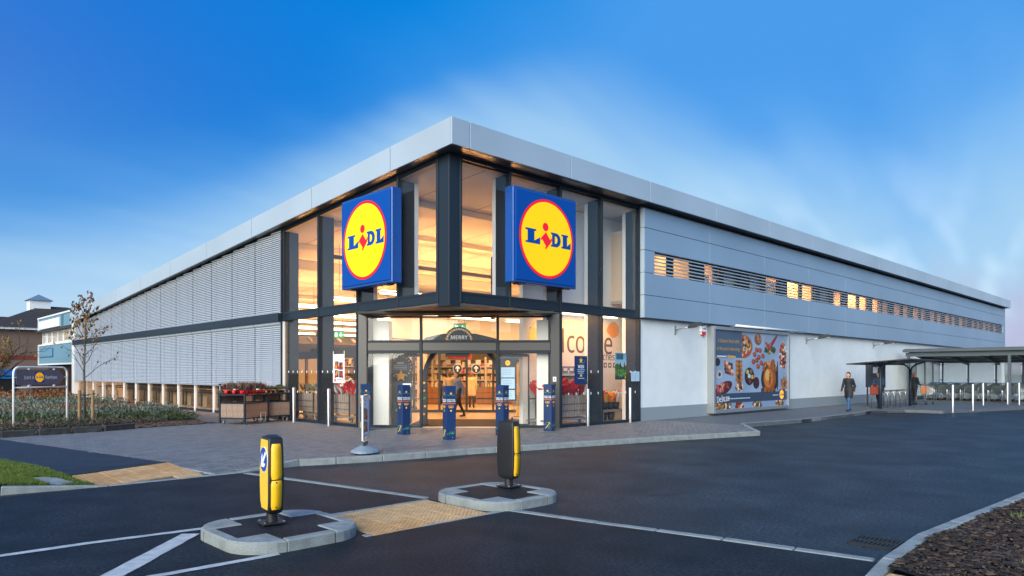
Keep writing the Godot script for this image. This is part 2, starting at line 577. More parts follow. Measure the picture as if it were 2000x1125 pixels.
func bevel_slab(st, poly, y0, y1, b):
	var q = inset(poly, b)
	var lo = q[0]; var hi = q[1]
	var n = lo.size()
	var c = Vector2.ZERO
	for p in lo: c += p / n
	for i in n:
		var j = (i + 1) % n
		var nn = Vector3(((lo[i] + lo[j]) * 0.5 - c).x, 0, ((lo[i] + lo[j]) * 0.5 - c).y)
		fquad(st, Vector3(lo[i].x, y0, lo[i].y), Vector3(lo[j].x, y0, lo[j].y), Vector3(lo[j].x, y1 - b, lo[j].y), Vector3(lo[i].x, y1 - b, lo[i].y), nn)
		fquad(st, Vector3(lo[i].x, y1 - b, lo[i].y), Vector3(lo[j].x, y1 - b, lo[j].y), Vector3(hi[j].x, y1, hi[j].y), Vector3(hi[i].x, y1, hi[i].y), nn + Vector3.UP * 0.05)
	slab(st, hi, y1, y1)

# stones along a line of [x, z, top]; the body lies on the side given (+1: right hand when walking along)
func kerb_run(parent, pts, side = 1.0, width = 0.125, length = 0.915, m = "concrete", called = "kerb_stone", tall = 0.24):
	var carry = []
	for i in pts.size() - 1:
		var a = Vector3(pts[i][0], pts[i][2], pts[i][1]); var b = Vector3(pts[i + 1][0], pts[i + 1][2], pts[i + 1][1])
		var d = b - a
		var k = max(1, int(round(d.length() / length)))
		for j in k:
			var p = a.lerp(b, float(j) / k); var q = a.lerp(b, float(j + 1) / k)
			var dir = (q - p).normalized()
			var flat = Vector3(dir.x, 0, dir.z).normalized()
			var right = flat.cross(Vector3.UP) * side
			var upv = right.cross(dir).normalized() * (1.0 if right.cross(dir).y > 0 else -1.0)
			var B = Basis(dir, upv, dir.cross(upv))
			var mid = (p + q) * 0.5 + right * width * 0.5 - B.y * tall * 0.5
			var o = mi(called, box_mesh(Vector3(snapped((q - p).length() - 0.008, 0.002), tall, width), 0.014), m, parent, Transform3D(B, mid + Vector3(0, rng.randf_range(-0.002, 0.002), 0)))
			carry.append(o)
	return carry

func sheet(called, poly, y, m, k = "structure"):
	var st = S()
	slab(st, poly, y, y)
	return kind(mi(called, st, m), k)

func V(a):   # list of [x, z] -> list of Vector2
	var out = []
	for p in a: out.append(Vector2(p[0], p[1]))
	return out

func ground():
	sheet("ground", V([[-700, -700], [700, -700], [700, 700], [-700, 700]]), -0.30, "earth")
	sheet("car_park_road", V([[-90, -70], [120, -70], [120, 80], [-90, 80]]), -0.124, "asphalt")
	# the newer road before the channel line
	sheet("access_road", V([[-90, 1.7], [-6.08, 1.77], [-5.39, 5.44], [-5.04, 7.4], [-4.27, 11.45], [-4.27, 60], [-90, 60]]), -0.119, "asphalt_new")
	# pavement: the bed under the paving blocks, and the far stretches where blocks cannot be told apart
	var pave = Node3D.new(); pave.name = "pavement"; add_child(pave); kind(pave, "structure")
	var st = S()
	slab(st, V([[9.0, 0.0], [9.0, 3.3], [9.75, 2.98], [13.0, 3.36], [17.25, 3.34], [20.65, 3.06], [22.6, 3.8], [22.8, 5.2], [29.2, 7.0], [60, 15], [70, 15], [70, 0.0]]), -0.2, 0.0)
	slab(st, V([[0.0, -9.0], [-2.2, -9.0], [-2.35, -9.9], [-1.9, -12.0], [-1.0, -24.0], [-0.8, -38.6], [0.0, -38.6]]), -0.2, 0.0)
	mi("far_paving", st, "far_paving", pave)
	st = S()
	slab(st, V([[-8.4, -8.6], [-0.0, -9.2], [0.0, -4.27], [4.2, 0.0], [9.0, 0.0], [9.0, 3.3], [7.25, 4.5], [-0.1, 2.6], [-3.4, 2.0], [-4.9, 1.5], [-6.2, 0.1], [-6.75, 0.1]]), -0.2, -0.03)
	mi("sand_bed", st, "bedding", pave)
	# paving blocks, 200 x 100, laid in courses; the nearest are pieces of their own
	var area = PackedVector2Array(V([[-8.62, -9.3], [-6.77, 0.67], [-6.44, 1.62], [-4.95, 1.52], [-4.22, 1.75], [-3.35, 2.01], [-2.42, 2.18], [-1.42, 2.30], [-0.08, 2.63], [1.28, 2.93], [3.76, 3.51], [6.68, 4.34], [7.2, 4.5], [9.0, 3.2], [9.0, 0.03], [4.2, 0.03], [0.0, -4.27], [-0.03, -9.0], [-2.2, -9.0], [-4.95, -8.45], [-5.8, -7.9], [-7.35, -7.72]]))
	var bm = box_mesh(Vector3(0.195, 0.06, 0.095), 0.006)
	var spots = []
	var rot = Basis(Vector3.UP, deg_to_rad(-12.0))
	for i in range(-95, 96):
		for j in range(-110, 111):
			var p = rot * Vector3(i * 0.1995 + (0.0998 if j % 2 else 0.0), 0, j * 0.0995)
			if not Geometry2D.is_point_in_polygon(Vector2(p.x, p.z), area): continue
			var y = py(p.x, p.z)
			var tilt = Vector3(rng.randf_range(-1, 1) * 0.006, 1, rng.randf_range(-1, 1) * 0.006 + (py(p.x, p.z - 0.05) - py(p.x, p.z + 0.05)) / 0.1).normalized()
			var B = Basis(Quaternion(Vector3.UP, tilt)) * rot
			var g = rng.randf_range(0.15, 0.23)
			var warm = rng.randf_range(-0.012, 0.02)
			spots.append([p.distance_to(Vector3(-11.13, 0, 13.72)), Transform3D(B, Vector3(p.x, y - 0.031 + rng.randf_range(-0.0015, 0.0015), p.z)), Color(g * 0.95 + warm * 0.6, g, g * 1.06)])
	spots.sort_custom(func(a, b): return a[0] < b[0])
	var tones = []
	for k in 5:
		var g = 0.15 + 0.02 * k
		tones.append(mat("block_%d" % k, [g * 0.96, g, g * 1.06], 0.6, 0.0, {"tex": "fine", "scale": 1.6}))
	for i in min(300, spots.size()):
		mi("paver", bm, tones[i * 7 % 5], pave, spots[i][1])
	var places = []; var tints = []
	for i in range(300, spots.size()):
		places.append(spots[i][1]); tints.append(spots[i][2])
	multi("paving_blocks", bm, "paver", places, tints, pave)
	# asphalt footway to the left of the paving, flat and then ramped
	var path = Node3D.new(); path.name = "footpath"; add_child(path); kind(path, "structure")
	st = S()
	slab(st, V([[-16, -6.2], [-9.6, -14.0], [-8.62, -9.3], [-6.84, 0.2], [-8.58, 0.2], [-8.76, -0.98], [-8.96, -1.86], [-9.4, -2.9], [-10.5, -4.0], [-13, -4.6], [-30, -5.2], [-30, -9]]), -0.2, 0.0)
	var rp = func(x, z): return Vector3(x, py(x, z), z)
	var q = [rp.call(-8.58, 0.2), rp.call(-6.84, 0.2), rp.call(-6.80, 0.28), rp.call(-8.42, 0.70)]
	fquad(st, q[0], q[1], q[2], q[3], Vector3.UP)
	mi("tarmac", st, "asphalt_path", path)
	var edging = Node3D.new(); edging.name = "edging_kerb"; add_child(edging); kind(edging, "structure")
	kerb_run(edging, [[-9.6, -14.0, 0.008], [-8.62, -9.3, 0.008], [-6.77, 0.67, -0.03], [-6.42, 1.64, -0.108]], 1.0, 0.05, 0.9, "concrete", "edging_stone", 0.1)
	# kerbs
	var kerb = Node3D.new(); kerb.name = "kerb"; add_child(kerb); kind(kerb, "structure")
	kerb_run(kerb, [[-8.1, 1.74, -0.112], [-6.08, 1.74, -0.112], [-4.9, 1.62, 0.004], [-4.26, 1.86, 0.004], [-3.39, 2.13, 0.004], [-2.46, 2.3, 0.004], [-1.46, 2.42, 0.004], [-0.12, 2.76, 0.004], [1.24, 3.06, 0.004], [3.72, 3.64, 0.004], [6.64, 4.47, 0.004], [7.31, 4.65, 0.004], [9.71, 2.92, 0.004], [13.0, 3.36, 0.004], [17.25, 3.34, 0.004], [20.65, 3.06, 0.004], [22.6, 3.8, -0.05], [22.84, 5.2, -0.11], [29.2, 7.0, -0.11], [45, 11.2, -0.11]], -1.0)
	kerb_run(kerb, [[-20, 1.50, 0.0], [-9.43, 1.56, 0.0], [-8.1, 1.74, -0.112]], -1.0)
	kerb_run(kerb, [[14, 12.75, 0.0], [0.51, 11.77, 0.0], [-3.33, 11.52, 0.0], [-4.42, 11.55, -0.03], [-4.9, 11.57, -0.09], [-9.0, 11.62, -0.1]], -1.0)
	kerb_run(kerb, [[-20.2, -6.3, 0.0], [-30, -5.1, 0.0]], 1.0)
	# flush channel stones across the mouth of the car park
	var chan = Node3D.new(); chan.name = "channel_kerb"; add_child(chan); kind(chan, "structure")
	kerb_run(chan, [[-6.08, 1.86, -0.110], [-5.39, 5.44, -0.112], [-5.30, 5.98, -0.112]], -1.0, 0.13, 0.915, "concrete", "channel_stone", 0.15)
	kerb_run(chan, [[-5.06, 7.36, -0.112], [-4.84, 8.61, -0.112], [-4.52, 10.04, -0.112], [-4.27, 11.44, -0.112]], -1.0, 0.13, 0.915, "concrete", "channel_stone", 0.15)
	kerb_run(chan, [[-7.02, 6.03, -0.111], [-5.3, 6.03, -0.111]], 1.0, 0.10, 0.6, "concrete", "channel_stone", 0.15)
	kerb_run(chan, [[-7.1, 7.36, -0.111], [-5.1, 7.40, -0.111]], -1.0, 0.11, 0.6, "concrete", "channel_stone", 0.15)
	# blister paving
	var tac = Node3D.new(); tac.name = "tactile_pavement"; add_child(tac); kind(tac, "structure")
	var pieces = []
	for m in ["buff", "buff_dark"]:
		var s = S()
		box(s, Vector3(0, -0.025, 0), Vector3(0.404, 0.05, 0.404), Basis.IDENTITY, 0.004)
		for i in 6:
			for j in 6:
				var c = Vector3(-0.165 + i * 0.066, 0, -0.165 + j * 0.066)
				var ring = []; var top = []
				for k in 6:
					ring.append(c + Vector3(cos(TAU * k / 6), 0, sin(TAU * k / 6)) * 0.018)
					top.append(c + Vector3(cos(TAU * k / 6) * 0.011, 0.006, sin(TAU * k / 6) * 0.011))
				for k in 6:
					fquad(s, ring[k], ring[(k + 1) % 6], top[(k + 1) % 6], top[k], ring[k] - c + Vector3.UP * 0.01)
				for k in range(1, 5): ftri(s, top[0], top[k], top[k + 1], Vector3.UP)
		s.generate_normals()
		pieces.append(s.commit())
	for i in 4:
		for j in 3:
			var at = Vector3(-6.80 + i * 0.418, -0.110 + rng.randf_range(-0.002, 0.002), 6.34 + j * 0.414 - 0.005)
			var pick = 1 if rng.randf() < 0.35 else 0
			mi("blister_slab", pieces[pick], ["buff", "buff_dark"][pick], tac, Transform3D(Basis.IDENTITY, at))
	var da = Vector3(1.61, 0, -0.42) / 4.0
	for i in 4:
		for j in 4:
			var c = Vector3(-8.38, 0, 0.72) + da * (i + 0.5) + Vector3(0.035, 0, 0.34) * (j + 0.5)
			if c.z > 1.60: continue
			c.y = py(c.x, c.z) + 0.003
			var dz = Vector3(0.035, 0, 0.34)
			var bx_ = (da + Vector3(0, py(c.x + da.x / 2, c.z + da.z / 2) - py(c.x - da.x / 2, c.z - da.z / 2), 0)) / 0.408
			var bz = dz + Vector3(0, py(c.x, c.z + 0.17) - py(c.x, c.z - 0.17), 0)
			var pick = 1 if rng.randf() < 0.35 else 0
			mi("blister_slab", pieces[pick], ["buff", "buff_dark"][pick], tac, Transform3D(Basis(bx_, Vector3.UP, bz / 0.408), c))
	# buff slabs at the corner near the viewer
	for i in 5:
		for j in 4:
			mi("blister_slab", pieces[(i + j) % 2], ["buff", "buff_dark"][(i + j) % 2], tac, Transform3D(Basis.IDENTITY, Vector3(-5.02 - i * 0.41, -0.05, 11.95 + j * 0.41)))
	# painted lines
	var lines = Node3D.new(); lines.name = "road_markings"; add_child(lines); kind(lines, "structure")
	var stripe = func(a, b, w0, w1):
		var d = (b - a).normalized(); var nn = Vector2(-d.y, d.x)
		var poly = []; var back = []
		var n = 14
		for i in n + 1:
			var p = a.lerp(b, float(i) / n)
			var w = lerp(w0, w1, float(i) / n)
			poly.append(p + nn * (w * 0.5 + rng.randf_range(-0.006, 0.006)))
			back.append(p - nn * (w * 0.5 + rng.randf_range(-0.006, 0.006)))
		back.reverse(); poly.append_array(back)
		var s = S()
		slab(s, poly, -0.114, -0.114)
		mi("white_line", s, "paint_white", lines)
	stripe.call(Vector2(-16, 5.45), Vector2(-9.26, 5.62), 0.10, 0.10)
	stripe.call(Vector2(-9.26, 5.62), Vector2(-8.05, 5.76), 0.10, 0.10)
	stripe.call(Vector2(-9.75, 7.42), Vector2(-8.37, 5.92), 0.20, 0.19)
	stripe.call(Vector2(-11.55, 7.40), Vector2(-10.2, 5.85), 0.20, 0.20)
	stripe.call(Vector2(-16, 7.36), Vector2(-9.2, 7.33), 0.10, 0.10)
	stripe.call(Vector2(-9.2, 7.33), Vector2(-8.07, 7.37), 0.10, 0.09)
	# traffic islands
	island(Vector2(-7.71, 6.64), 1.38, 1.42, "kerbed traffic island with the keep left bollard and its blue arrow")
	island(Vector2(-4.62, 6.74), 1.36, 1.42, "kerbed traffic island with the bollard that turns its black back")
	# gully and a patched spot in the road
	var gully = thing("gully_grate", "square iron gully grate in the road beside the bark bed kerb", "drain grate", Vector3(-3.48, -0.118, 11.2), deg_to_rad(3))
	for s in [[-0.21, 0, 0.03, 0.42], [0.21, 0, 0.03, 0.42], [0, -0.2, 0.42, 0.03], [0, 0.2, 0.42, 0.03], [0, 0, 0.03, 0.4]]:
		mi("frame", box_mesh(Vector3(s[2], 0.03, s[3]), 0.004), "iron", gully, Transform3D(Basis.IDENTITY, Vector3(s[0], 0.002, s[1])))
	for i in 9:
		for h in [-0.105, 0.105]:
			mi("bar", box_mesh(Vector3(0.17, 0.02, 0.018), 0.003), "iron", gully, Transform3D(Basis.IDENTITY, Vector3(h, 0.002, -0.165 + i * 0.041)))
	var pit = S(); box(pit, Vector3(0, -0.004, 0), Vector3(0.4, 0.006, 0.38)); mi("pit", pit, "black", gully)
	var blob = []
	for i in 22:
		var t = TAU * i / 22.0
		blob.append(Vector2(-2.46 + cos(t) * rng.randf_range(0.28, 0.4), 7.97 + sin(t) * rng.randf_range(0.16, 0.26)))
	sheet("road_patch", blob, -0.1205, "asphalt_path")

func island(c, wx, wz, label):
	var o = thing("traffic_island", label, "traffic island", Vector3(c.x, 0, c.y))
	var r = 0.42; var hx = wx / 2; var hz = wz / 2
	var st = S()
	slab(st, rounded(wx - 0.1, wz - 0.1, r - 0.05, 6), -0.2, -0.012)
	mi("asphalt_top", st, "asphalt_new", o)
	for q in [[1, 1, 0], [-1, 1, 1], [-1, -1, 2], [1, -1, 3]]:
		var cc = Vector2(q[0] * (hx - r), q[1] * (hz - r))
		var poly = [cc]
		for i in 8:
			var t = (q[2] + i / 7.0) * PI / 2
			poly.append(cc + Vector2(cos(t), sin(t)) * r)
		st = S()
		bevel_slab(st, poly, -0.2, 0.0, 0.02)
		mi("quadrant_stone", st, "concrete", o)
	var lx = wx - 2 * r; var lz = wz - 2 * r
	for sgn in [-1, 1]:
		bx("kerb_stone", Vector3(-lx / 2 + 0.004, -0.2, sgn * hz), Vector3(lx / 2 - 0.004, -0.002, sgn * (hz - 0.125)), "concrete", o, 0.016)
		bx("kerb_stone", Vector3(sgn * hx, -0.2, -lz / 2 + 0.004), Vector3(sgn * (hx - 0.125), -0.002, lz / 2 - 0.004), "concrete", o, 0.016)

# ---------------------------------------------------------------- the shop: shell
const FB = 7.19   # underside of the fascia at the corner
func roof_drop(z): return 0.0655 * min(z, 0.0)   # the roof falls towards the back

func store_shell():
	store = thing("supermarket_building", "large glazed supermarket with silver fascia, slatted blinds and white side wall", "building")
	var FX = -0.374; var FZ = 0.571
	# silver fascia, panel by panel
	var seams = [0.2, 4.02, 7.95, 12.15, 16.4, 20.7, 25.0, 29.3, 33.6, 37.9, 42.2, 46.5, 50.8, 55.1, 59.4, 61.8]
	bx("fascia_panel", Vector3(FX, FB, FZ - 0.06), Vector3(seams[0] - 0.012, FB + 0.66, FZ), "silver", store, 0.003)
	for i in seams.size() - 1:
		bx("fascia_panel", Vector3(seams[i] + 0.012, FB, FZ - 0.06), Vector3(seams[i + 1] - 0.012, FB + 0.66, FZ), "silver", store, 0.003)
	bx("fascia_backing", Vector3(FX + 0.07, FB + 0.03, FZ - 0.10), Vector3(61.7, FB + 0.62, FZ - 0.065), "joint", store)
	var side = [FZ - 0.065, -2.05, -6.36, -10.75, -15.0, -19.2, -23.4, -27.6, -31.8, -37.6]
	for i in side.size() - 1:
		var z0 = side[i] - (0.0 if i == 0 else 0.012); var z1 = side[i + 1] + 0.012
		var st = S()
		var A = [Vector3(FX, FB + roof_drop(z0), z0), Vector3(FX, FB + roof_drop(z1), z1), Vector3(FX, FB + 0.66 + roof_drop(z1), z1), Vector3(FX, FB + 0.66 + roof_drop(z0), z0)]
		var dx = Vector3(0.06, 0, 0)
		fquad(st, A[0], A[1], A[2], A[3], Vector3.LEFT)
		fquad(st, A[0] + dx, A[1] + dx, A[2] + dx, A[3] + dx, Vector3.RIGHT)
		for k in 4:
			var n = [Vector3.DOWN, Vector3.FORWARD, Vector3.UP, Vector3.BACK][k]
			fquad(st, A[k], A[(k + 1) % 4], A[(k + 1) % 4] + dx, A[k] + dx, n)
		mi("fascia_panel", st, "silver", store)
	# soffit in lengths, dull bronze metal
	for i in seams.size() - 1:
		if i > 1: break
		bx("soffit_panel", Vector3(seams[i] + 0.004 if i else FX + 0.07, FB - 0.006, 0.03), Vector3(seams[i + 1] - 0.004, FB + 0.03, FZ - 0.07), "soffit", store)
	bx("soffit_panel", Vector3(7.956, FB - 0.006, 0.03), Vector3(61.7, FB + 0.03, FZ - 0.07), "slate", store)
	for i in 8:
		var z0 = side[i] if i else 0.03; var z1 = side[i + 1]
		var st = S()
		fquad(st, Vector3(FX + 0.07, FB - 0.006 + roof_drop(z0), z0), Vector3(-0.03, FB - 0.006 + roof_drop(z0), z0), Vector3(-0.03, FB - 0.006 + roof_drop(z1 + 0.008), z1 + 0.008), Vector3(FX + 0.07, FB - 0.006 + roof_drop(z1 + 0.008), z1 + 0.008), Vector3.DOWN)
		mi("soffit_panel", st, "soffit" if i < 3 else "slate", store)
	# roof, back walls, floor
	var st = S()
	var rf = func(x, z, up): return Vector3(x, FB + up + roof_drop(z), z)
	fquad(st, rf.call(-0.3, 0.45, 0.50), rf.call(61.7, 0.45, 0.50), rf.call(61.7, -37.9, 0.50), rf.call(-0.3, -37.9, 0.50), Vector3.UP)
	fquad(st, rf.call(-0.3, 0.45, 0.25), rf.call(61.7, 0.45, 0.25), rf.call(61.7, -37.9, 0.25), rf.call(-0.3, -37.9, 0.25), Vector3.DOWN)
	mi("roof", st, "roofing", store)
	bx("wall", Vector3(61.4, -0.1, -38.0), Vector3(61.7, 7.45, 0.19), "render", store)
	bx("wall", Vector3(-0.1, -0.1, -38.1), Vector3(61.7, 5.1, -37.85), "inside_wall", store)
	bx("corner_post", Vector3(-0.16, -0.1, -38.15), Vector3(0.12, 4.75, -37.62), "white_frame", store, 0.01)
	# white rendered wall with its grey plinth
	bx("wall", Vector3(8.19, 0.45, -0.25), Vector3(61.4, 3.44, 0.0), "render", store)
	bx("plinth", Vector3(8.19, -0.1, -0.25), Vector3(61.4, 0.448, 0.022), "plinth", store, 0.008)
	bx("wall", Vector3(8.19, 3.45, -0.25), Vector3(61.4, 4.95, -0.02), "inside_wall", store)
	bx("wall", Vector3(8.19, 5.72, -0.25), Vector3(61.4, 7.45, -0.02), "inside_wall", store)
	# cladding: five courses of panels, the third one open for the slatted window strip
	var ys = [3.45, 4.21, 4.96, 5.71, 6.45, 7.10]
	var xs = [8.17]
	for k in 12: xs.append(12.33 + 4.40 * k)
	xs.append(61.66)
	for r in 5:
		for i in xs.size() - 1:
			var x0 = xs[i] + (0.006 if i else 0.0); var x1 = xs[i + 1] - 0.006
			if r == 2:
				if i == 0: x1 = 8.74
				elif i == xs.size() - 2: x0 = 60.86
				else: continue
			if x1 - x0 < 0.1: continue
			bx("cladding_panel", Vector3(x0, ys[r] + 0.007, 0.11), Vector3(x1, ys[r + 1] - 0.007, 0.20), "cladding", store, 0.006)
	# the return of the cladding towards the glass, a pale strip
	for r in 5:
		bx("cladding_return", Vector3(8.13, ys[r] + 0.007, -0.02), Vector3(8.165, ys[r + 1] - 0.007, 0.198), "silver", store, 0.004)
	for r in 5:
		if r != 2: bx("cladding_backing", Vector3(8.17, ys[r] - 0.01, 0.0), Vector3(61.6, ys[r + 1] + 0.01, 0.10), "joint", store)
	bx("cladding_backing", Vector3(8.17, 4.94, 0.0), Vector3(8.74, 5.73, 0.10), "joint", store)
	bx("drip_edge", Vector3(8.17, 3.425, 0.0), Vector3(61.6, 3.448, 0.19), "slate", store)
	# slatted window strip
	var lou = Node3D.new(); lou.name = "louvre_window"; store.add_child(lou)
	for k in 6:
		var y = 5.02 + k * 0.124
		for seg in 13:
			var x0 = 8.76 + seg * 4.008
			mi("louvre_slat", box_mesh(Vector3(4.0, 0.026, 0.10), 0.006), "silver", lou, Transform3D(Basis(Vector3.RIGHT, deg_to_rad(32)), Vector3(x0 + 2.0, y, 0.13)))
	var xw = 8.75
	var n = 0
	while xw < 60.8:
		var w = [1.15, 0.28, 1.2, 0.9][n % 4] if n < 12 else [1.35, 0.2, 1.25, 0.75][n % 4]
		if n % 4 == 1 or n % 4 == 3:
			bx("window_post", Vector3(xw, 4.96, -0.12), Vector3(min(xw + w, 60.8), 5.71, -0.03), "dark_grey", lou, 0.004)
		else:
			bx("window_pane", Vector3(xw, 4.96, -0.10), Vector3(min(xw + w, 60.8), 5.71, -0.088), "glass", lou)
			for e in [xw, xw + w - 0.05]:
				bx("window_frame", Vector3(e, 4.96, -0.085), Vector3(e + 0.05, 5.71, -0.02), "dark_grey", lou)
		if n % 2 == 0:
			bx("louvre_bracket", Vector3(xw + w, 4.97, 0.05), Vector3(xw + w + 0.03, 5.70, 0.075), "dark_grey", lou)
		xw += w; n += 1
	bx("window_sill", Vector3(8.75, 4.945, -0.25), Vector3(60.8, 4.958, 0.10), "slate", lou)
	bx("window_head", Vector3(8.75, 5.713, -0.25), Vector3(60.8, 5.73, 0.10), "slate", lou)
	# rooms behind the strip, some lit
	bx("office_wall", Vector3(8.3, 4.1, -2.9), Vector3(61.0, 6.5, -2.8), "office_wall", store)
	bx("office_floor", Vector3(8.3, 4.0, -2.8), Vector3(61.0, 4.1, -0.26), "floor_tile", store)
	bx("office_ceiling", Vector3(8.3, 6.4, -2.8), Vector3(61.0, 6.5, -0.26), "ceiling", store)
	for x in [8.3, 12.0, 13.3, 17.6, 23.0, 25.2, 31.5, 40.0, 50.0, 60.9]:
		bx("office_partition", Vector3(x, 4.1, -2.8), Vector3(x + 0.1, 6.4, -0.26), "office_wall", store)
	for r in [[13.42, 17.5, 5.36], [12.14, 13.2, 5.36], [17.75, 18.9, 5.6]]:
		for k in int((r[1] - r[0]) / 0.09):
			bx("window_blind", Vector3(r[0] + k * 0.09, 4.96, -0.30), Vector3(r[0] + k * 0.09 + 0.08, r[2], -0.285), "white_frame", store)

func st_back():
	var st = S()
	prism(st, [Vector2(9.15, 3.45), Vector2(37.5, 3.45), Vector2(37.5, FB - 0.15 + roof_drop(-37.5)), Vector2(9.15, FB - 0.15 + roof_drop(-9.15))], 0.0, 0.06, Transform3D(Basis(Vector3(0, 0, -1), Vector3.UP, Vector3(1, 0, 0)), Vector3(0.30, 0, 0)))
	mi("added_backing", st, "shelf_dark", store)  # upper dark panel, added to darken the gaps of the upper blinds

# a lamp that glows and lights, part of the thing it hangs from
func glow(parent, at, size, e, warm = Color(1.0, 0.66, 0.30), X = Transform3D(), up = 0.0):
	var o = bx("lamp_tube", at - Vector3(size.x / 2, 0, size.y / 2), at + Vector3(size.x / 2, 0.03, size.y / 2), "lamp_tube", parent, 0.0, X)
	var l = AreaLight3D.new()
	l.name = "lamp_light"
	l.area_size = size
	l.light_color = warm
	l.light_energy = e * 1.8
	l.shadow_enabled = true
	l.set("area_range", 60.0)
	parent.add_child(l, true)
	l.transform = X * Transform3D(Basis(Vector3.RIGHT, -PI / 2), at + Vector3(0, -0.02, 0))
	if up > 0.0:  # upward lamp added to brighten the ceiling and upper glazing
		var l2 = AreaLight3D.new()
		l2.name = "added_uplight"
		l2.area_size = size
		l2.light_color = warm
		l2.light_energy = e * up
		l2.shadow_enabled = true
		l2.set("area_range", 60.0)
		parent.add_child(l2, true)
		l2.transform = X * Transform3D(Basis(Vector3.RIGHT, PI / 2), at + Vector3(0, 0.135, 0))
		bx("added_uplight_tube", at + Vector3(-size.x / 2, 0.105, -size.y / 2), at + Vector3(size.x / 2, 0.125, size.y / 2), "lamp_tube", parent, 0.0, X)
	return o

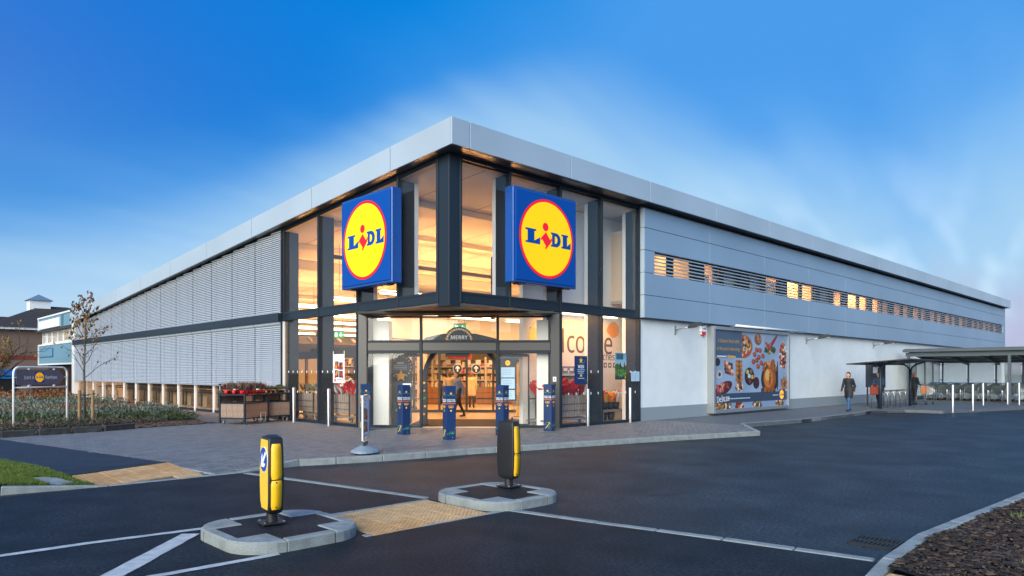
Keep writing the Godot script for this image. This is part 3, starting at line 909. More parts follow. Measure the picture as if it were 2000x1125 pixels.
func store_glazing():
	# ---- right-hand glazing on z = 0 and left-hand glazing on x = 0
	var rx = [0.36, 2.12, 4.20, 6.12, 8.12]
	var lz = [-0.44, -2.20, -4.27, -6.58, -8.98]
	# corner column, a folded dark casing
	bx("corner_column", Vector3(-0.02, 3.31, -0.44), Vector3(0.36, FB, 0.02), "slate", store, 0.008)
	for i in rx.size():
		var low = 3.41 if i < 2 else 0.0
		bx("mullion", Vector3(rx[i] - 0.035, low, -0.10), Vector3(rx[i] + 0.035, FB - 0.01, 0.05), "slate", store, 0.006)
		if i > 0:
			bx("mullion_fin", Vector3(rx[i] - 0.03, low, -0.52), Vector3(rx[i] + 0.03, FB - 0.1, -0.105), "slate", store)
			bx("inner_post", Vector3(rx[i] - 0.035, low, -0.66), Vector3(rx[i] + 0.035, FB - 0.1, -0.525), "white_frame", store)
	for i in lz.size():
		var low = 3.41 if i < 2 else 0.0
		var top = FB - 0.01 + roof_drop(lz[i])
		bx("mullion", Vector3(-0.05, low, lz[i] - 0.035), Vector3(0.10, top, lz[i] + 0.035), "slate", store, 0.006)
		if i > 0:
			bx("mullion_fin", Vector3(0.105, low, lz[i] - 0.03), Vector3(0.52, top - 0.1, lz[i] + 0.03), "slate", store)
			if i < 3: bx("inner_post", Vector3(0.525, low, lz[i] - 0.035), Vector3(0.66, top - 0.1, lz[i] + 0.035), "white_frame", store)
	for i in 4:
		var a = rx[i] + 0.035; var b = rx[i + 1] - 0.035
		bx("transom", Vector3(a + 0.003, 3.41, -0.08), Vector3(b - 0.003, 3.70, 0.03), "slate", store, 0.006)
		bx("transom_lip", Vector3(a + 0.003, 3.64, 0.03), Vector3(b - 0.003, 3.70, 0.045), "slate", store)
		bx("head_rail", Vector3(a + 0.003, FB - 0.10, -0.06), Vector3(b - 0.003, FB - 0.01, 0.03), "slate", store)
		bx("glass_pane", Vector3(a, 3.70, -0.04), Vector3(b, FB - 0.10, -0.028), "glass", store)
		if i >= 2:
			bx("glass_pane", Vector3(a, 0.09, -0.04), Vector3(b, 3.41, -0.028), "glass", store)
			bx("bottom_rail", Vector3(a + 0.003, -0.05, -0.08), Vector3(b - 0.003, 0.09, 0.03), "slate", store, 0.006)
		var c = lz[i + 1] + 0.035; var d = lz[i] - 0.035
		var drop = roof_drop((c + d) / 2) + 0.0
		bx("transom", Vector3(-0.03, 3.41, c + 0.003), Vector3(0.08, 3.70, d - 0.003), "slate", store, 0.006)
		bx("transom_lip", Vector3(-0.045, 3.64, c + 0.003), Vector3(-0.03, 3.70, d - 0.003), "slate", store)
		var X = Transform3D(Basis(Vector3.RIGHT, atan(-0.0655)), Vector3(0, FB - 0.055 + drop, (c + d) / 2))
		mi("head_rail", box_mesh(Vector3(0.09, 0.09, d - c - 0.006)), "slate", store, X.translated(Vector3(0.015, 0, 0)))
		bx("glass_pane", Vector3(0.028, 3.70, c), Vector3(0.04, FB - 0.08 + roof_drop(d), d), "glass", store)
		if i >= 2:
			bx("glass_pane", Vector3(0.028, 0.09, c), Vector3(0.04, 3.41, d), "glass", store)
			bx("bottom_rail", Vector3(-0.03, -0.05, c + 0.003), Vector3(0.08, 0.09, d - 0.003), "slate", store, 0.006)
	# little squares etched on the glass
	for q in [[4.6, 6.0, 5, 1.62], [4.6, 6.0, 5, 0.95], [6.9, 7.95, 5, 1.62], [6.9, 7.95, 5, 0.95]]:
		for k in q[2]:
			var x = lerp(q[0], q[1], k / float(q[2] - 1))
			bx("glass_marker", Vector3(x - 0.022, q[3], -0.027), Vector3(x + 0.022, q[3] + 0.07, -0.025), "print_white", store)
	for q in [[-8.7, -6.8, 7, 1.62], [-6.4, -4.5, 7, 1.62], [-8.7, -6.8, 4, 0.95]]:
		for k in q[2]:
			var z = lerp(q[0], q[1], k / float(q[2] - 1))
			bx("glass_marker", Vector3(0.025, q[3], z - 0.022), Vector3(0.027, q[3] + 0.07, z + 0.022), "print_white", store)
	# dark panels added behind the side glass so the blind gaps stay dark
	bx("added_backing", Vector3(0.30, 1.30, -37.5), Vector3(0.36, 3.36, -9.15), "shelf_dark", store)
	st_back()
	# ---- slatted blinds down the side, fourteen bays, over a low window
	bx("dark_band", Vector3(-0.26, 3.38, -37.6), Vector3(0.05, 3.67, -8.95), "slate", store, 0.008)
	var slat = {}
	var individual = 0
	for b in 14:
		var z0 = -8.98 - 2.045 * b; var z1 = z0 - 2.045
		bx("window_post", Vector3(-0.06, -0.05, z0 - 0.042), Vector3(0.02, 3.38, z0 + 0.042), "white_frame", store, 0.006)
		bx("window_post", Vector3(0.03, -0.05, z0 - 0.04), Vector3(0.055, 3.38, z0 + 0.04), "timber", store)  # timber-coloured strip standing in for the orange-lit edge of the post
		bx("low_pane", Vector3(0.028, 0.1, z1 + 0.06), Vector3(0.04, 3.38, z0 - 0.06), "glass", store)
		bx("low_pane", Vector3(0.028, 3.67, z1 + 0.06), Vector3(0.04, FB - 0.05 + roof_drop(z1), z0 - 0.06), "glass", store)
		bx("low_rail", Vector3(-0.02, -0.05, z1 + 0.053), Vector3(0.07, 0.1, z0 - 0.053), "slate", store)
		for up in 2:
			var bl = Node3D.new(); bl.name = "blind"; store.add_child(bl, true)
			var ya = 1.14 if up == 0 else 3.70
			var yb = 3.37 if up == 0 else FB - 0.05 + roof_drop(z0)
			var n = int((yb - ya) / 0.07)
			var bm = box_mesh(Vector3(0.010, 0.060, 1.985), 0.0)
			var st = S()
			for k in n:
				var y = ya + 0.05 + k * 0.07
				var trim = 0.0
				var limit = FB - 0.07 + roof_drop(z1)
				if up == 1 and y > limit: trim = clamp((y - limit) / 0.0655, 0.0, 1.9)   # the topmost slats are cut to the slope
				var B = Basis(Vector3(0, 0, 1), deg_to_rad(-30.0))
				var at = Vector3(-0.12, y, (z0 + z1) / 2 + trim / 2)
				if trim > 1.8: continue
				if b < 4 and individual < 290 and trim == 0.0:
					mi("slat", bm, "slat", bl, Transform3D(B, at)); individual += 1
				else:
					box(st, at, Vector3(0.010, 0.060, 1.985 - trim), B)
			var arr = st.commit_to_arrays()
			if arr.size() and arr[Mesh.ARRAY_VERTEX] != null and arr[Mesh.ARRAY_VERTEX].size():
				kind(mi("slat_run", st, "slat", bl), "stuff")
			bx("bottom_bar", Vector3(-0.15, ya - 0.03, z1 + 0.02), Vector3(-0.09, ya + 0.01, z0 - 0.02), "silver", bl, 0.005)
			if up == 0: bx("added_head_box", Vector3(-0.17, 3.29, z1 + 0.024), Vector3(-0.06, 3.378, z0 - 0.024), "silver", bl)  # cover added to stop lamp light leaking above the slats
			bx("guide_rail", Vector3(-0.115, ya, z0 - 0.022), Vector3(-0.080, yb, z0 + 0.022), "slate", bl)
			for k in 2:
				var zc = lerp(z0, z1, 0.27 + 0.46 * k)
				bx("lift_tape", Vector3(-0.158, ya, zc - 0.006), Vector3(-0.155, yb - 0.12, zc + 0.006), "grey_plastic", bl)

# ---------------------------------------------------------------- the slanted entrance front
func cx(called, a, b, m, parent = store, bev = 0.0):
	return bx(called, a, b, m, parent, bev, CT)

func entrance():
	# underside of the overhanging corner
	var st = S()
	slab(st, V([[0.0, -4.27], [0.0, -0.44], [0.0, 0.0], [0.36, 0.0], [4.2, 0.0]]), 3.36, 3.40)
	mi("canopy_soffit", st, "soffit", store)
	cx("canopy_edge", Vector3(0.2, 3.30, 0.05), Vector3(5.75, 3.36, 0.9), "black", store)
	for e in [[0.02, 0.28], [5.70, 5.97]]:
		cx("portal_post", Vector3(e[0], -0.05, -0.14), Vector3(e[1], 3.36, 0.06), "slate_warm", store, 0.01)
	for s in [1.84, 4.11]:
		cx("portal_mullion", Vector3(s, -0.05, -0.12), Vector3(s + 0.075, 3.32, 0.04), "slate", store, 0.006)
	for e in [[0.283, 1.837], [1.918, 4.107], [4.188, 5.697]]:
		cx("portal_transom", Vector3(e[0], 2.27, -0.16), Vector3(e[1], 2.52, 0.0), "slate_warm", store, 0.008)
		cx("portal_lip", Vector3(e[0], 2.19, -0.10), Vector3(e[1], 2.266, 0.02), "slate", store, 0.006)
		cx("portal_lip", Vector3(e[0], 2.523, -0.10), Vector3(e[1], 2.58, 0.025), "slate", store, 0.006)
		cx("portal_lip", Vector3(e[0], 3.25, -0.10), Vector3(e[1], 3.30, 0.02), "slate", store, 0.004)
		cx("clerestory_pane", Vector3(e[0], 2.58, -0.045), Vector3(e[1], 3.25, -0.033), "glass", store)
	for e in [[0.283, 1.837], [4.188, 5.697]]:
		cx("side_pane", Vector3(e[0], 0.07, -0.045), Vector3(e[1], 2.19, -0.033), "glass", store)
		cx("portal_sill", Vector3(e[0], -0.05, -0.10), Vector3(e[1], 0.07, 0.02), "slate", store, 0.006)
	cx("threshold", Vector3(1.918, -0.05, -0.2), Vector3(4.107, 0.012, 0.02), "aluminium", store, 0.004)
	cx("door_operator", Vector3(2.6, 2.10, -0.1), Vector3(3.3, 2.187, -0.02), "black", store, 0.01)
	# sliding door leaves standing open behind the side panes
	for e in [[0.95, 1.90], [4.13, 5.08]]:
		var d = Node3D.new(); d.name = "sliding_door"; d.transform = CT; store.add_child(d, true)
		bx("pane", Vector3(e[0] + 0.04, 0.12, -0.216), Vector3(e[1] - 0.04, 2.10, -0.206), "glass", d)
		for x in [e[0], e[1] - 0.045]: bx("stile", Vector3(x, 0.02, -0.23), Vector3(x + 0.045, 2.17, -0.19), "slate", d, 0.005)
		for y in [0.02, 2.10]: bx("rail", Vector3(e[0] + 0.048, y, -0.23), Vector3(e[1] - 0.048, y + 0.08, -0.19), "slate", d, 0.005)
		bx("door_film", Vector3(e[0] + 0.35, 1.20, -0.204), Vector3(e[1] - 0.35, 1.30, -0.202), "paper", d)
	# white linings beside the lobby
	cx("white_column", Vector3(0.30, 0.0, -0.9), Vector3(0.86, 3.2, -0.35), "white_wall", store, 0.01)
	cx("white_column", Vector3(5.30, 0.0, -0.8), Vector3(5.68, 3.2, -0.30), "white_wall", store, 0.01)
	# mat and lobby
	var mat_ = thing("door_mat", "wide brown entrance mat inside the open sliding doors", "mat", Vector3.ZERO)
	mat_.transform = CT
	bx("mat", Vector3(1.4, 0.012, -3.4), Vector3(4.9, 0.024, -0.25), "doormat", mat_, 0.004)
	# inner glass screen with two leaves that carry arrow discs
	var scr = thing("lobby_screen", "dark framed inner lobby doors with two white arrow discs", "glass doors")
	scr.transform = CT * Transform3D(Basis.IDENTITY, Vector3(0, 0, -7.5))
	for x in [-0.9, 0.4, 1.43, 2.53, 3.6, 4.8]:
		bx("stile", Vector3(x, 0.02, -0.03), Vector3(x + 0.09, 2.55, 0.03), "dark_grey", scr, 0.005)
	bx("head", Vector3(-0.9, 2.55, -0.06), Vector3(4.89, 2.75, 0.06), "dark_grey", scr, 0.005)
	for e in [[-0.81, 0.4], [0.49, 1.43], [1.52, 2.53], [2.62, 3.6], [3.69, 4.8]]:
		bx("pane", Vector3(e[0], 0.14, -0.008), Vector3(e[1], 2.55, 0.004), "glass", scr)
		bx("rail", Vector3(e[0], 0.02, -0.03), Vector3(e[1], 0.13, 0.03), "dark_grey", scr, 0.004)
		bx("rail", Vector3(e[0], 0.55, -0.02), Vector3(e[1], 0.585, 0.02), "dark_grey", scr, 0.004)
	for c in [Vector2(2.21, 1.78), Vector2(2.96, 1.78)]:
		st = S(); prism(st, circle(0.19, 28, c), 0.008, 0.012); mi("disc_edge", st, "print_white", scr)
		st = S(); prism(st, circle(0.175, 28, c), 0.013, 0.016); mi("arrow_disc", st, "dark_grey", scr)
		st = S()
		var ar = []
		for p in [[-0.028, -0.12], [0.028, -0.12], [0.028, 0.03], [0.075, -0.02], [0.085, 0.04], [0, 0.13], [-0.085, 0.04], [-0.075, -0.02], [-0.028, 0.03]]: ar.append(c + Vector2(p[0], p[1]))
		prism(st, ar, 0.017, 0.019); mi("arrow", st, "print_white", scr)
	# festive arch round the way in
	var arch = thing("festive_arch", "navy festive arch with gold and green prints inside the doorway", "arch")
	arch.transform = CT * Transform3D(Basis.IDENTITY, Vector3(0, 0, -0.9))
	for sx in [0, 1]:
		var x0 = 1.80 if sx == 0 else 4.055
		bx("pillar", Vector3(x0, 0.02, -0.08), Vector3(x0 + 0.135, 1.5, 0.08), "navy_dark", arch, 0.006)
		for k in 5:
			st = S()
			var c = Vector2(x0 + 0.067 + rng.randf_range(-0.02, 0.02), 0.35 + k * 0.24)
			if k % 3 == 0: prism(st, star(0.045, 0.45, 5, c), 0.081, 0.084)
			elif k % 3 == 1: prism(st, circle(0.035, 12, c), 0.081, 0.084)
			else: prism(st, [c + Vector2(-0.07, -0.03), c + Vector2(0, -0.02), c + Vector2(0.07, 0.04), c + Vector2(0.0, 0.04)], 0.081, 0.084)
			mi("print", st, ["gold", "gold", "print_green"][k % 3], arch)
	var band = []
	for i in 21:
		var t = PI * (20 - i) / 20.0
		band.append(Vector2(2.995 + cos(t) * 1.195, 1.5 + sin(t) * 1.14))
	for i in 21:
		var t = PI * i / 20.0
		band.append(Vector2(2.995 + cos(t) * 1.06, 1.5 + sin(t) * 1.03))
	st = S(); prism(st, band, -0.06, 0.06); mi("arch_band", st, "navy_dark", arch)
	# round greeting board over the doors
	var top = thing("greeting_board", "half round festive greeting board over the entrance doors", "sign")
	top.transform = CT * Transform3D(Basis.IDENTITY, Vector3(2.93, 2.40, -0.75))
	var wing = [Vector2(-1.25, 0.0), Vector2(1.3, 0.0), Vector2(1.2, 0.25), Vector2(0.5, 0.42), Vector2(-0.5, 0.42), Vector2(-1.05, 0.3)]
	st = S(); prism(st, wing, -0.03, -0.012); mi("wing", st, "navy_dark", top)
	st = S(); prism(st, circle(0.46, 28, Vector2(0, 0.17)), -0.01, 0.01); mi("disc", st, "navy_dark", top)
	for k in 17:
		var t = PI * (k + 0.3) / 16.6
		st = S(); prism(st, star(0.055 if k % 2 else 0.04, 0.5, 5, Vector2(cos(t), sin(t)) * 0.385 + Vector2(0, 0.17)), 0.011, 0.014); mi("star", st, "gold" if k % 2 else "print_white", top)
	letters("greeting", "MERRY", 0.16, "print_white", top, Transform3D(Basis.IDENTITY, Vector3(0, 0.30, 0.014)), "Droid Sans", 0.004, true)
	letters("greeting", "Christmas", 0.15, "gold", top, Transform3D(Basis.IDENTITY, Vector3(0, 0.17, 0.014)), "Droid Serif", 0.004, true)
	# star standee
	var sd = thing("festive_standee", "tall dark standee with gold star and ring of lights behind side pane", "display stand")
	sd.transform = CT * Transform3D(Basis.IDENTITY, Vector3(1.02, 0.0, -1.35))
	var pol = [Vector2(0.36, 0.05), Vector2(0.36, 1.65)]
	pol.append_array(circle(0.40, 18, Vector2(0, 1.80), -0.35, PI + 0.35))
	pol.append_array([Vector2(-0.36, 1.65), Vector2(-0.36, 0.05)])
	st = S(); prism(st, pol, -0.02, 0.02); mi("board", st, "navy_dark", sd)
	for k in 20:
		var t = TAU * k / 20
		st = S(); prism(st, circle(0.026, 8, Vector2(cos(t), sin(t)) * 0.335 + Vector2(0, 1.80)), 0.021, 0.025); mi("bulb_print", st, "gold", sd)
	st = S(); prism(st, star(0.20, 0.42, 5, Vector2(0.02, 1.52)), 0.026, 0.032); mi("star", st, "gold", sd)
	letters("word", "WIN", 0.10, "print_white", sd, Transform3D(Basis.IDENTITY, Vector3(0, 1.92, 0.022)), "Droid Sans", 0.003, true)
	for k in 3: bx("text_line", Vector3(-0.2, 1.83 - k * 0.05, 0.021), Vector3(0.2, 1.845 - k * 0.05, 0.023), "print_blue", sd)
	for k in 7:
		st = S(); prism(st, circle(0.05, 10, Vector2(rng.randf_range(-0.3, 0.3), 0.3 + k * 0.14)), 0.021, 0.024); mi("dot_print", st, ["gold", "print_green"][k % 2], sd)
	bx("foot", Vector3(-0.3, 0.02, -0.15), Vector3(0.3, 0.05, 0.15), "navy_dark", sd)
	# notice board on the right-hand side pane
	var nb = thing("notice_board", "grey notice board with three pale sheets under a round shop logo", "notice board")
	nb.transform = CT * Transform3D(Basis.IDENTITY, Vector3(4.44, 0.80, -0.08))
	bx("board", Vector3(-0.26, 0.0, -0.015), Vector3(0.26, 1.24, 0.0), "dark_grey", nb, 0.005)
	for r in [[0.68, 0.98], [0.35, 0.65], [0.03, 0.31]]:
		bx("sheet", Vector3(-0.20, r[0], 0.001), Vector3(0.21, r[1], 0.004), "print_blue", nb)
		for k in 4: bx("text_line", Vector3(-0.15, r[1] - 0.06 - k * 0.05, 0.005), Vector3(0.10 + 0.02 * (k % 3), r[1] - 0.05 - k * 0.05, 0.006), "grey_plastic", nb)
	logo(nb, Transform3D(Basis.IDENTITY, Vector3(0.0, 1.11, 0.002)), 0.17, false)
	# bits on the portal posts
	var bp = thing("bell_plate", "small white call plate on the portal post beside the doors", "plate")
	bp.transform = CT
	bx("plate", Vector3(5.77, 1.36, 0.061), Vector3(5.87, 1.50, 0.07), "print_white", bp, 0.003)
	bx("button", Vector3(5.80, 1.40, 0.071), Vector3(5.83, 1.46, 0.075), "red", bp)
	bx("key_switch", Vector3(5.78, 1.22, 0.061), Vector3(5.85, 1.31, 0.075), "black", bp, 0.004)
	# exit signs hung inside the doorway
	exit_sign(CT * Transform3D(Basis.IDENTITY, Vector3(2.83, 2.98, -2.0)), "green exit sign hung behind the clerestory above the doors")
	exit_sign(Transform3D(Basis(Vector3.UP, -PI / 2 + 0.5), Vector3(2.0, 2.9, -8.78)), "green exit sign hung behind the window beside the food banner")

func exit_sign(X, label):
	var e = thing("exit_sign", label, "exit sign", Vector3.ZERO, 0.0, "illuminated exit signs")
	e.transform = X
	bx("panel", Vector3(-0.2, 0.0, -0.012), Vector3(0.2, 0.2, 0.012), "exit_green", e)
	bx("rail", Vector3(-0.22, 0.2, -0.02), Vector3(0.22, 0.235, 0.02), "grey", e)
	for x in [-0.15, 0.15]: bx("hanger", Vector3(x - 0.006, 0.235, -0.006), Vector3(x + 0.006, 0.75, 0.006), "grey", e)
	for z in [0.013, -0.017]:
		bx("door_symbol", Vector3(-0.15, 0.03, z), Vector3(-0.05, 0.17, z + 0.004), "exit_white", e)
		var st = S()
		prism(st, [Vector2(0.07, 0.17), Vector2(0.11, 0.17), Vector2(0.11, 0.10), Vector2(0.15, 0.12), Vector2(0.15, 0.08), Vector2(0.09, 0.03), Vector2(0.03, 0.08), Vector2(0.03, 0.12), Vector2(0.07, 0.10)], z, z + 0.004)
		mi("arrow_symbol", st, "exit_white", e)
	for z in [0.0175, -0.0215]:
		var st = S()
		prism(st, [Vector2(-0.11, 0.04), Vector2(-0.09, 0.08), Vector2(-0.12, 0.10), Vector2(-0.10, 0.13), Vector2(-0.07, 0.11), Vector2(-0.075, 0.08), Vector2(-0.06, 0.04), Vector2(-0.085, 0.065)], z, z + 0.004)
		mi("runner_symbol", st, "exit_green", e)

# ---------------------------------------------------------------- inside the shop
func store_inside():
	var st = S()
	slab(st, V([[0.06, -37.85], [61.4, -37.85], [61.4, -0.26], [8.2, -0.26], [8.2, -0.02], [4.2, -0.06], [0.06, -4.3]]), -0.09, 0.010)
	mi("tiled_floor", st, "floor_tile", store)
	# ceiling that follows the roof, with beams
	st = S()
	var cy = function_ceiling
	fquad(st, cy.call(0.0, -0.1), cy.call(61.4, -0.1), cy.call(61.4, -37.8), cy.call(0.0, -37.8), Vector3.DOWN)
	mi("ceiling_lining", st, "ceiling", store)
	for z in [-3.4, -6.8, -10.2, -13.6, -17.0, -20.4, -23.8, -27.2, -30.6, -34.0]:
		var y = cy.call(0, z).y
		bx("ceiling_beam", Vector3(0.7, y - 0.20, z - 0.06), Vector3(61.0, y - 0.005, z + 0.06), "ceiling", store, 0.01)
	for k in 26:
		var x = 1.4 + k * 2.3
		st = S()
		var a = cy.call(x, -0.2); var b = cy.call(x, -37.5)
		fquad(st, a - Vector3(0.012, 0.012, 0), a - Vector3(-0.012, 0.012, 0), b - Vector3(-0.012, 0.012, 0), b - Vector3(0.012, 0.012, 0), Vector3.DOWN)
		mi("ceiling_seam", st, "shelf_dark", store)
	# dark rail and cross beam seen through the upper glass
	bx("cross_rail", Vector3(0.6, 5.45, -7.3), Vector3(30.0, 5.58, -7.2), "dark_grey", store)
	bx("cross_post", Vector3(4.45, 3.4, -3.3), Vector3(4.55, 5.45, -3.2), "dark_grey", store)
	# a closed office standing in the hall, with pale windows under its flat top
	bx("hall_office", Vector3(9.5, 2.9, -19.5), Vector3(26.0, 5.2, -14.6), "inside_wall", store)
	for k in 6: bx("hall_office_window", Vector3(10.2 + k * 2.3, 3.9, -14.597), Vector3(11.7 + k * 2.3, 4.9, -14.58), "paper", store)
	bx("hall_duct", Vector3(1.5, 5.6, -11.6), Vector3(40.0, 6.0, -11.2), "shelf_metal", store, 0.05)
	bx("added_floor_screen", Vector3(2.5, 0.55, -37.0), Vector3(2.6, 1.35, -17.0), "shelf_dark", store)  # this panel and the next are added to block the bright floor
	bx("added_floor_screen", Vector3(2.5, 0.0, -37.0), Vector3(2.6, 0.545, -17.0), "timber", store)
	# lines of lamps
	var names_ = ["first", "second", "third", "fourth", "fifth", "sixth", "seventh"]
	var n = 0
	for z in [-6.5, -9.6, -13.0, -16.6, -21.0, -26.0, -32.0]:
		for half in 2:
			var l = thing("ceiling_lamp", "%s line of ceiling lamps counted back from the entrance, %s half" % [names_[n], ["street side", "far"][half]], "ceiling lamp", Vector3.ZERO, 0.0, "lines of ceiling lamps")
			var x0 = 2.2 if half == 0 else 14.4
			var len_ = 11.5 if half == 0 else 17.0
			bx("housing", Vector3(x0, 4.37, z - 0.10), Vector3(x0 + len_, 4.43, z + 0.10), "white_frame", l)
			glow(l, Vector3(x0 + len_ / 2, 4.33, z), Vector2(len_ - 0.2, 0.16), 19.0 if half == 0 else 15.0, Color(1.0, 0.68, 0.34), Transform3D(), 1.6 if half == 0 else 1.0)
			for k in 5:
				var x = lerp(x0 + 0.3, x0 + len_ - 0.3, k / 4.0)
				bx("hanger", Vector3(x - 0.008, 4.43, z - 0.008), Vector3(x + 0.008, cy.call(x, z).y, z + 0.008), "grey", l)
		n += 1
	var wl = thing("added_lamp_line", "added lamp line hidden behind the transom to light the welcome wall", "lamp")  # invented lamp, added to brighten the white wall
	bx("housing", Vector3(4.6, 3.50, -0.86), Vector3(8.0, 3.56, -0.70), "white_frame", wl)
	glow(wl, Vector3(6.3, 3.46, -0.78), Vector2(3.2, 0.12), 4.5)
	# lamps in the offices behind the slatted strip
	var lamp_no = -1
	for r in [[8.6, 11.8, 3.0], [12.2, 13.2, 3.0], [18.0, 19.6, 7.0], [20.0, 21.6, 9.0], [22.0, 22.9, 4.0], [25.4, 27.4, 8.0], [27.6, 29.0, 8.0], [29.2, 31.4, 8.0], [33.0, 38.0, 6.0], [42.0, 48.0, 6.5], [52.0, 58.0, 6.5]]:
		lamp_no += 1
		var o = thing("office_lamp", "flat office lamp behind the slatted strip, %s counted from the glazed corner" % ["first", "second", "third", "fourth", "fifth", "sixth", "seventh", "eighth", "ninth", "tenth", "last"][lamp_no], "ceiling lamp", Vector3.ZERO, 0.0, "office lamps behind the slatted strip")
		bx("housing", Vector3(r[0], 6.33, -1.9), Vector3(r[1], 6.39, -1.3), "white_frame", o)
		glow(o, Vector3((r[0] + r[1]) / 2, 6.29, -1.6), Vector2(r[1] - r[0] - 0.1, 0.5), r[2], Color(1.0, 0.74, 0.42))
	# the white wall with the welcome
	var w = thing("welcome_wall", "white inner wall with fruit decals and a welcome to the town", "partition wall")
	bx("panel", Vector3(3.95, 0.0, -1.46), Vector3(9.6, 6.95, -1.31), "white_wall", w)
	letters("lettering", "Welcome", 1.0, "lettering", w, Transform3D(Basis.IDENTITY, Vector3(6.32, 2.62, -1.305)))
	letters("lettering", "to Chichester", 0.33, "lettering", w, Transform3D(Basis.IDENTITY, Vector3(7.95, 2.17, -1.305)))
	for k in 5:
		st = S()
		var c = Vector2(7.72 + k * 0.26, 1.88)
		if k == 0:
			prism(st, [c + Vector2(-0.09, -0.05), c + Vector2(0.02, -0.08), c + Vector2(0.09, 0.0), c + Vector2(0.10, 0.07), c + Vector2(0.04, 0.08), c + Vector2(0.0, 0.03), c + Vector2(-0.08, 0.07), c + Vector2(-0.06, 0.0)], -1.309, -1.303)
		else:
			prism(st, rounded(0.17, 0.17, 0.03), -1.309, -1.303, Transform3D(Basis.IDENTITY, Vector3(c.x, c.y, 0)))
		mi("icon", st, "lettering", w)
		if k > 0:
			st = S(); prism(st, circle(0.045, 10, c), -1.302, -1.300); mi("icon_mark", st, "white_wall", w)
	st = S()
	var lem = []
	for i in 30:
		var t = TAU * i / 30
		var r = 0.30 + 0.07 * pow(max(0.0, cos(t - PI * 1.02)), 14)
		lem.append(Vector2(8.45 + cos(t) * r * 1.05, 3.12 + sin(t) * r * 0.92))
	prism(st, lem, -1.309, -1.302); mi("lemon_decal", st, "decal_orange", w)
	st = S(); prism(st, [Vector2(8.46, 3.33), Vector2(8.58, 3.30), Vector2(8.66, 3.18), Vector2(8.60, 3.27), Vector2(8.50, 3.31)], -1.301, -1.299); mi("decal_shine", st, "white_wall", w)
	st = S()
	var ap = []
	for i in 30:
		var t = TAU * i / 30
		ap.append(Vector2(4.40 + cos(t) * (0.23 - 0.05 * sin(t)) * 0.9, 2.82 + sin(t) * 0.24 - 0.05 * exp(-pow((t - PI / 2) * 3.0, 2))))
	prism(st, ap, -1.309, -1.302); mi("apple_decal", st, "decal_yellow", w)
	st = S(); prism(st, [Vector2(4.39, 3.02), Vector2(4.41, 3.02), Vector2(4.44, 3.12), Vector2(4.52, 3.16), Vector2(4.50, 3.24), Vector2(4.42, 3.18), Vector2(4.38, 3.10)], -1.309, -1.302); mi("apple_decal", st, "decal_yellow", w)
	bx("sign_strip", Vector3(4.9, 1.62, -1.309), Vector3(6.5, 1.83, -1.29), "grey", w)
	for k in 3: bx("sign_mark", Vector3(5.5 + k * 0.3, 1.68, -1.289), Vector3(5.68 + k * 0.3, 1.77, -1.286), "white_wall", w)
	bx("wall_shelf", Vector3(4.9, 1.50, -1.31), Vector3(6.5, 1.53, -1.1), "dark_grey", w)
	bx("thermostat", Vector3(4.75, 1.45, -1.31), Vector3(4.85, 1.62, -1.29), "grey", w, 0.004)
	# shelves that face the doors, crate counters before them
	var ban = [["tall grocery shelf under the red price banner", "red"], ["tall grocery shelf with the blue shelf strip", "sign_blue_case"], ["tall grocery shelf with a second, smaller red banner", "red"], ["tall grocery shelf behind the right-hand crate counter", "shelf_dark"], ["tall grocery shelf at the dark end by the glazed side", "shelf_dark"]]
	for k in 5:
		var s = [1.3, 4.2, 7.1, 10.0, -1.6][k]
		shelf_unit(CT * Transform3D(Basis.IDENTITY, Vector3(s, 0.012, -17.5)), ban[k][0], ban[k][1], 2.85, 40 + k)
	for k in 4:
		var s = [-0.2, 1.5, 3.2, 4.9][k]
		var o = thing("crate_counter", ["wooden crate counter left of the customer in yellow", "wooden crate counter behind the customer in yellow", "wooden crate counter with bottles to the right of the customer", "wooden crate counter at the far end of the row"][k], "counter", Vector3.ZERO, 0.0, "wooden crate counters")
		o.transform = CT * Transform3D(Basis.IDENTITY, Vector3(s, 0.012, -15.3))
		for r in 3:
			bx("plank", Vector3(-0.8, 0.04 + r * 0.28, 0.36), Vector3(0.8, 0.30 + r * 0.28, 0.40), "crate_wood", o, 0.006)
		bx("body", Vector3(-0.78, 0.0, -0.4), Vector3(0.78, 0.86, 0.355), "shelf_dark", o)
		goods(o, Vector3(-0.75, 0.87, -0.35), 1.5, 0.6, 0.30, 22, 90 + k)
	# low wooden benches seen under the blinds
	for b in 14:
		var z0 = -9.9 - 2.045 * b
		var o = thing("packing_bench", "%s wooden packing bench under the blinds, counted from the glazed corner" % ["first", "second", "third", "fourth", "fifth", "sixth", "seventh", "eighth", "ninth", "tenth", "eleventh", "twelfth", "thirteenth", "last"][b], "bench", Vector3(1.5, 0.012, z0), 0.0, "packing benches under the blinds")
		bx("front_board", Vector3(-0.02, 0.0, -0.25), Vector3(0.0, 0.50, 0.25), "timber", o)
		bx("bench_top", Vector3(-0.05, 0.78, -0.9), Vector3(0.6, 0.82, 0.9), "shelf_dark", o)
		bx("rail", Vector3(-0.3, 0.70, -1.02), Vector3(-0.26, 0.76, 1.02), "dark_grey", o)
		for z in [-0.8, 0.8]: bx("leg", Vector3(0.1, 0.0, z - 0.03), Vector3(0.16, 0.78, z + 0.03), "dark_grey", o)
	shelf_unit(Transform3D(Basis(Vector3.UP, -PI / 2), Vector3(7.5, 0.012, -13.0)), "tall grocery shelf along the glazed side, next to the lobby", "red", 3.6, 60)
	shelf_unit(Transform3D(Basis(Vector3.UP, -PI / 2), Vector3(7.5, 0.012, -18.0)), "tall grocery shelf along the glazed side, in mid hall", "shelf_dark", 3.6, 61)
